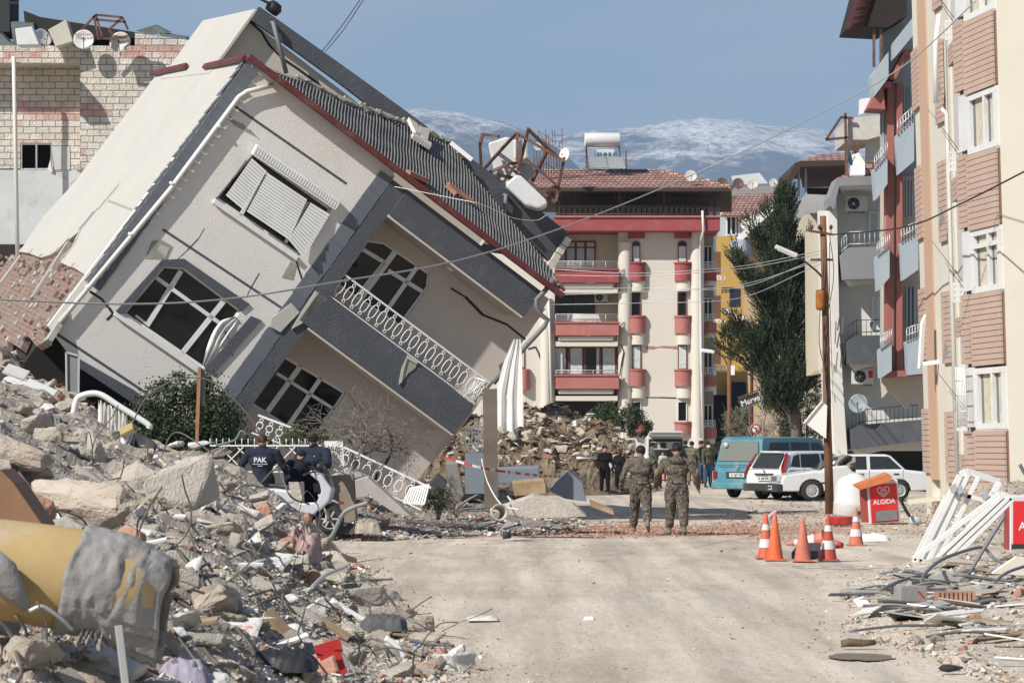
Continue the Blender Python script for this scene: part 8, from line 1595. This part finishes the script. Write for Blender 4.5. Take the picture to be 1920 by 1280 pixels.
for k in range(16):
    x, y = r.uniform(650, 1080), r.uniform(955, 985); p = gp(x, y, .06); mb = B(); mb.ball(p, r.uniform(.05, .1), .05, r.uniform(.03, .06), 7)
    solo(mb, 'litter_bag', (bluep, white_pvc, mat('milky_plastic', (.5, .52, .52)), redpl, MC['milky_plastic'])[k % 5], 'one of many small plastic litter pieces on the brick gravel before the house', 'litter', 'plastic litter before the house')
# ================================================================ objects on the left heap
ycm = mat('yellow_insulated_tank', (.44, .315, .14), .7, .18, 1.4, .25, 9, dirt=(.42, .37, .3), dk=.75, ds=2.2); gcov = mat('torn_grey_foil', (.27, .26, .25), .75, .2, 3, .6, 7, dirt=(.38, .35, .32), dk=.5, bd=.03)
YT = 17.0; tt = thing('torn_boiler_tank', 'yellow foam boiler tank with torn grey cover lying on the left heap', 'tank', at(150, 1195, YT)); ax = (at(300, 1118, YT + .1) - at(-30, 1070, YT)).normalized(); zt = Matrix((Vector((0, 1, 0)).cross(ax), Vector((0, 1, 0)), ax)).transposed().to_4x4() if False else ax.to_track_quat('Z', 'Y').to_matrix().to_4x4(); M = Matrix.Translation(at(-30, 1062, YT)) @ zt
mb = B(); Rr = .285; mb.lathe([(Rr * .96, -.1), (Rr, .1), (Rr * 1.03, .4), (Rr * 1.02, .7), (Rr * .94, .86), (Rr * .7, .98), (0, 1.0)], M, 40); mb.build('foam_body', ycm, tt)
mb = B(); vs = []; na, nb = 150, 24
for j in range(nb):
    for i in range(na): a = 2 * math.pi * i / na; z = .50 + .05 * math.sin(a + .6) + j * .024 + (.03 * noise.noise((a * 1.5, j * .2, 0))); ln = max(0, (j - 9)) / 14; rr_ = Rr * (1.15 - .005 * j) * (1 - .38 * ln ** 1.6) + .02 * noise.noise((a * 1.3 + j * .12, j * .5, 3)) - .03 * abs(noise.noise((a * 1.3 + j * .05, j * .55, 9))) - .018 * abs(noise.noise((a * 3.5 - j * .2, j * .9, 2))); p = M @ Vector((rr_ * math.cos(a), rr_ * math.sin(a), z)); low = max(0, -((M.to_3x3() @ Vector((math.cos(a), math.sin(a), 0))).z)); p.z -= low * ln * .25 * (1 + .5 * noise.noise((a * 6, 0, 0))); vs.append(p)
mb.add(vs, [(j * na + i, j * na + (i + 1) % na, (j + 1) * na + (i + 1) % na, (j + 1) * na + i) for j in range(nb - 1) for i in range(na)], sm=True); o = mb.build('grey_cover', gcov, tt, fix=False); q = o.modifiers.new('solid', 'SOLIDIFY'); q.thickness = .008
for k, (x, w_, h_) in enumerate(((152, 20, 68), (168, 18, 60), (190, 22, 74), (206, 12, 50), (178, 12, 40))):
    mb = B(); vs = []; y0 = 1150
    for j in range(10):
        t = j / 9; xx = x + 6 * math.sin(t * 4 + k) ; ww = w_ * (1 - .75 * t) + 2
        for i in range(4): p = at(xx - ww / 2 + ww * i / 3, y0 + h_ * t, YT - .1 + .03 * math.sin(i * 2 + j)); vs.append(p)
    mb.add(vs, [(j * 4 + i, j * 4 + i + 1, j * 4 + i + 5, j * 4 + i + 4) for j in range(9) for i in range(3)], sm=True); o = mb.build('torn_strip', gcov, tt, fix=False); q = o.modifiers.new('solid', 'SOLIDIFY'); q.thickness = .006
mb = B(); mb.tube([at(50, 1140, YT - .35), at(30, 1110, YT - .38), at(5, 1080, YT - .38), at(-30, 1050, YT - .4)], [.03, .06, .1, .1], 14); o = solo(mb, 'grey_tarp_roll', gcov, 'grey torn tarp roll at the left edge over the yellow tank', 'tarp')
bent([(55, 1145, YT - .5), (80, 1137, YT - .5), (115, 1160, YT - .45), (135, 1180, YT - .4)], .012, silver, 'steel_hoop', 'thin steel hoop under the left end of the yellow tank', 'hoop')
def plank(a, b, Y, w_, th, m, name, label, cat): mb = B(); mb.bar(at(*a, Y), at(*b, Y), w_, th, (0, -.4, 1)); return solo(mb, name, m, label, cat, bev=.004)
plank((222, 1172), (236, 1290), 16.4, .04, .03, MC['pale_grey_metal'], 'white_rail', 'narrow white plastic rail standing upright below the grey cover', 'rail')
plank((362, 1000), (430, 1024), 34, .1, .04, mat('pale_plank', (.52, .47, .38), .85, .2, 4), 'plank', 'short pale plank just under the grey block', 'plank'); plank((500, 1145), (560, 1212), 24, .13, .04, wood, 'plank', 'flat brown plank pointing at the bottom of the heap', 'plank'); plank((600, 1160), (655, 1195), 27, .1, .03, wood, 'plank', 'light brown splintered plank near the white pipes', 'plank')
bent([(620, 1125, 30), (660, 1150, 30), (700, 1172, 30)], .035, white_pvc, 'plastic_pipe', 'upper of two white plastic pipes at the edge of the heap', 'pipe'); bent([(722, 1195, 27), (745, 1212, 27), (758, 1232, 27)], .03, white_pvc, 'plastic_pipe', 'lower of two white plastic pipes at the edge of the heap', 'pipe'); bent([(475, 990, 36), (490, 1010, 36), (495, 1045, 36)], .02, white_pvc, 'plastic_strip', 'thin white strip standing in the middle of the heap', 'strip')
bent([(585, 1100, 30), (610, 1078, 31), (650, 1062, 32)], .02, silver, 'steel_tube', 'thin bright tube above the white pipes', 'tube')
pinkc = mat('pink_patterned_cloth', (.40, .30, .27), .95, .45, 9, .7, 10, dirt=(.34, .06, .06), dk=.8, ds=9); clothpile(562, 1020, 36, .5, .42, pinkc, 'dusty pink and red patterned blanket on the heap below the scooter', 'blanket', 8, amp=.8, dy=1.3)
mb = B(); vs = []
for j in range(14):
    t = j / 13; xa, xb = ipl(t, [(0, 226), (.3, 228), (.6, 222), (1, 226)]), ipl(t, [(0, 252), (.3, 242), (.6, 240), (1, 238)])
    for i in range(6): vs.append(at(xa + (xb - xa) * i / 5, 808 + 95 * t + (6 * math.sin(i) if j == 13 else 0), 43 + .06 * math.sin(i * 1.7 + j * .4)))
mb.add(vs, [(j * 6 + i, j * 6 + i + 1, j * 6 + i + 7, j * 6 + i + 6) for j in range(13) for i in range(5)], sm=True); o = solo(mb, 'white_garment', mat('white_fabric', (.62, .61, .63), .9, .1, 4, .4), 'white garment hanging down over the dark torn tub', 'cloth', fix=False); q = o.modifiers.new('solid', 'SOLIDIFY'); q.thickness = .02
mb = B(); c = at(252, 850, 43.6); mb.lathe([(0, -.22), (.22, -.2), (.27, .05), (.29, .18), (.24, .2), (.2, .0), (0, -.1)], Matrix.Translation(c) @ Matrix.Rotation(.5, 4, 'X') @ Matrix.Rotation(.3, 4, 'Y'), 18); solo(mb, 'torn_tub', mat('dark_rubber', (.05, .052, .055), .8, .3, 5, .4), 'dark torn rubber tub under the white garment', 'tub')
plank((226, 812), (250, 800), 43, .25, .06, mat('straw_yellow', (.38, .30, .14), .9), 'straw_hat', 'flattened straw coloured cap on the tub', 'cap')
ch = thing('steel_channel', 'upright rusty grey steel channel standing on the heap left of the white garment', 'steel post', at(127, 900, 44)); mb = B(); mb.bar(at(130, 905, 44), at(119, 780, 44), .11, .05, (0, 1, 0)); mb.build('web', mat('grey_steel', (.26, .26, .24), .6, .2), ch); mb = B(); mb.bar(at(122, 905, 43.97), at(111, 782, 43.97), .02, .1, (0, 1, 0)); mb.build('flange', MC['grey_steel'], ch)
bd = thing('framed_board', 'grey framed panel standing on end left of the bush', 'panel', at(136, 735, 55)); mb = B(); mb.prism([at(*p, 55) for p in ((124, 660), (148, 667), (147, 738), (125, 735))], (0, .12, 0)); mb.build('panel', mat('grey_board', (.2, .2, .19), .8), bd); mb = B()
for a, b in (((124, 660), (148, 667)), ((148, 667), (147, 738)), ((147, 738), (125, 735)), ((125, 735), (124, 660))): mb.bar(at(*a, 54.97), at(*b, 54.97), .035, .03, (0, 1, 0))
mb.build('frame', mat('pale_grey_metal', (.4, .4, .4)), bd)
st = thing('signboard_post', 'thin rusty post with a grey board standing in front of the bush', 'post', at(372, 830, 54)); mb = B(); mb.bar(at(369, 830, 54), at(374, 688, 54), .06, .05, (0, 1, 0)); mb.build('post', mat('rusty_brown', (.33, .17, .09), .8, .3, 5), st); mb = B(); mb.prism([at(*p, 54.05) for p in ((376, 690), (385, 692), (384, 760), (377, 762))], (0, .04, 0)); mb.build('board', MC['grey_board'], st)
fw = thing('awning_frame', 'bent white awning frame with hanging white fabric left of the bush', 'awning', at(200, 830, 47)); mb = B(); mb.tube(spline([at(*p, 47) for p in ((134, 800), (142, 755), (152, 742), (185, 738), (225, 762), (277, 795), (279, 803))], 5), .05, 7); mb.build('frame', white_pvc, fw)
mb = B(); vs = []; n = 22
for j in range(8):
    for i in range(n): t = i / (n - 1); vs.append(at(184 + 55 * t, 748 + 28 * t + 62 * j / 7 + 3 * math.sin(i * 2), 47.05 + .05 * math.sin(i * 2.4 + j * .2)))
mb.add(vs, [(j * n + i, j * n + i + 1, (j + 1) * n + i + 1, (j + 1) * n + i) for j in range(7) for i in range(n - 1)], sm=True); mb.build('fabric', cloth_w, fw, fix=False)
bent([(245, 800, 46), (275, 745, 46), (330, 712, 46), (390, 712, 46), (440, 750, 46), (475, 792, 46), (495, 830, 46)], .012, steel, 'thin_rod', 'long thin rod arching over the bush', 'rod'); bent([(405, 835, 48), (440, 825, 48), (452, 808, 48), (462, 815, 48)], .02, gpipe, 'bent_rod', 'hooked grey rod above the diamond fence', 'rod')
mb = B(); mb.prism([at(*p, 50) for p in ((541, 903), (560, 903), (567, 935), (556, 953), (545, 930))], (0, .05, 0)); solo(mb, 'plaster_flake', ck[0], 'pale upright plaster flake in front of the scooter', 'plaster'); 
pcl = mat('orange_fabric', (.55, .12, .04), .9, .2, 6, .5)
clothpile(490, 1180, 24.5, .22, .12, pcl, 'orange fabric scrap under the brown plank', 'fabric', 12); clothpile(530, 1235, 22, .5, .16, mat('black_film', (.03, .03, .033), .4, .3, 5, .5), 'crumpled black film at the bottom of the heap', 'film', 13); clothpile(345, 1262, 18.5, .3, .2, mat('lilac_cloth', (.34, .31, .38), .9, .3, 6, .5), 'pale lilac cloth at the bottom of the heap', 'cloth', 14); clothpile(400, 1010, 34.5, .25, .25, mat('blue_grey_bag', (.3, .33, .36), .6, .3, 6, .5), 'crumpled pale bag below the largest boulder', 'bag', 15); clothpile(720, 1165, 29, .45, .16, mat('dark_grey_cloth', (.1, .1, .1), .9, .3, 6, .5), 'dark grey garment at the heap edge near the road', 'garment', 16)
mb = B(); mb.bar(at(592, 1222, 22.5), at(640, 1208, 22.5), .04, .1); mb.bar(at(630, 1215, 22.5), at(645, 1262, 22.5), .06, .05); mb.bar(at(600, 1235, 22.4), at(642, 1215, 22.4), .03, .03); solo(mb, 'broken_crate', redpl, 'broken red plastic frame at the bottom of the heap', 'frame')
plank((45, 722), (98, 745), 51, .6, .04, white_paint, 'white_board', 'white panel lying on the debris at the left below the bricks', 'panel'); plank((10, 690), (50, 705), 52, .4, .04, ck[3], 'broken_plaster_sheet', 'broken plaster sheet at the far left edge', 'plaster')
mb = B(); mb.prism([at(*p, 18.5) for p in ((0, 880), (25, 905), (80, 985), (78, 1003), (40, 990), (-40, 985))], (0, .5, 0)); solo(mb, 'brown_board', mat('brown_leatherette', (.24, .13, .075), .7, .2, 3), 'brown curved board in shade at the left edge above the tank', 'board')
r = random.Random(31)
for i in range(26):
    x = r.uniform(60, 800); y = r.uniform(ipl(x, top) + 12, 1270); p = on('L', x, y); a = r.uniform(-.6, .6); ln = r.uniform(.12, .38); d = Vector((math.cos(a), r.uniform(-.2, .2), math.sin(a) * .5)); mb = B(); mb.bar(p - d * ln / 2 + Vector((0, 0, .06)), p + d * ln / 2 + Vector((0, 0, .08)), r.uniform(.03, .08), .02, (0, -.3, 1)); solo(mb, 'wood_splinter', (wood, MC['pale_plank'], white_pvc)[i % 3], 'one of many thin slats and splinters scattered on the left heap', 'splinter', 'slats on the left heap')

r = random.Random(71); dkp = mat('dark_scrap', (.07, .07, .07), .7, .3, 4, .3, dirt=(.3, .27, .23), dk=.6)
for i in range(64):
    x = r.uniform(1590, 1918); y = r.uniform(ipl(x, [(1590, 1105), (1740, 1060), (1920, 1045)]), ipl(x, [(1590, 1165), (1800, 1180), (1920, 1270)])); p = on('N', x, y) + Vector((0, 0, .03 + .05 * r.random())); ln, wd = r.uniform(.08, .38), r.uniform(.03, .16); a = r.uniform(-.7, .7); d = Vector((math.cos(a), math.sin(a), r.gauss(0, .12))).normalized(); s_ = Vector((-d.y, d.x, r.gauss(0, .25))).normalized(); n_ = d.cross(s_)
    mb = B(); mb.prism([p - d * ln - s_ * wd, p + d * ln * r.uniform(.7, 1) - s_ * wd * r.uniform(.3, 1), p + d * ln + s_ * wd, p - d * ln * r.uniform(.5, 1) + s_ * wd * r.uniform(.4, 1)], n_ * .015); solo(mb, 'flat_scrap', (MC['grey_panel'], dkp, white_pvc, wood, MC['grey_panel'], ck[3], dkp)[i % 7], 'one of many flat board and sheet scraps in the debris along the right road edge', 'scrap', 'flat scraps along the right road edge')
for i in range(40):
    x = r.uniform(600, 1090); y = r.uniform(925, 975); p = HF['F'](x, r.random()) + Vector((0, 0, .05)); ln, wd = r.uniform(.1, .45), r.uniform(.05, .2); a = r.uniform(0, 3); d = Vector((math.cos(a), math.sin(a), r.gauss(0, .3))).normalized(); s_ = Vector((-d.y, d.x, r.gauss(0, .5))).normalized(); n_ = d.cross(s_)
    mb = B(); mb.prism([p - d * ln - s_ * wd, p + d * ln * r.uniform(.7, 1) - s_ * wd * r.uniform(.3, 1), p + d * ln + s_ * wd, p - d * ln * r.uniform(.5, 1) + s_ * wd * r.uniform(.4, 1)], n_ * .03); solo(mb, 'flat_scrap', (MC['grey_panel'], conc, white_pvc, wood, dkp, ck[3], MC['blue_grey_metal'])[i % 7], 'one of many board and plaster scraps at the foot of the toppled house', 'scrap', 'scraps at the foot of the toppled house')
r = random.Random(72)
for i in range(14):
    x = r.uniform(1640, 1910); y = r.uniform(1075, 1200); p = on('N', x, y) + Vector((0, 0, .04)); a = r.uniform(-.5, .5); ln = r.uniform(.2, .6); d = Vector((math.cos(a), .3 * r.gauss(0, 1), math.sin(a) * .3)); mb = B(); mb.tube(spline([p - d * ln, p + Vector((0, 0, r.uniform(0, .08))), p + d * ln], 5), r.uniform(.008, .022), 5); solo(mb, 'bent_rod', (dgm, steel, gpipe)[i % 3], 'one of many thin rods and wires in the debris along the right road edge', 'rod', 'rods along the right road edge')
# ================================================================ haze
m, nt, p = nmat('haze'); nt.nodes.remove(p)
pv = N(nt, 'VolumePrincipled'); pv.inputs['Color'].default_value = (.52, .72, 1.0, 1); pv.inputs['Density'].default_value = 1.0e-4; pv.inputs['Anisotropy'].default_value = .0
nt.links.new(pv.outputs[0], nt.nodes['Material Output'].inputs['Volume'])
mb = B(); mb.box(-9000, 9000, -80, 15500, -60, 1400); o = mb.build('haze', m); o['kind'] = 'stuff'
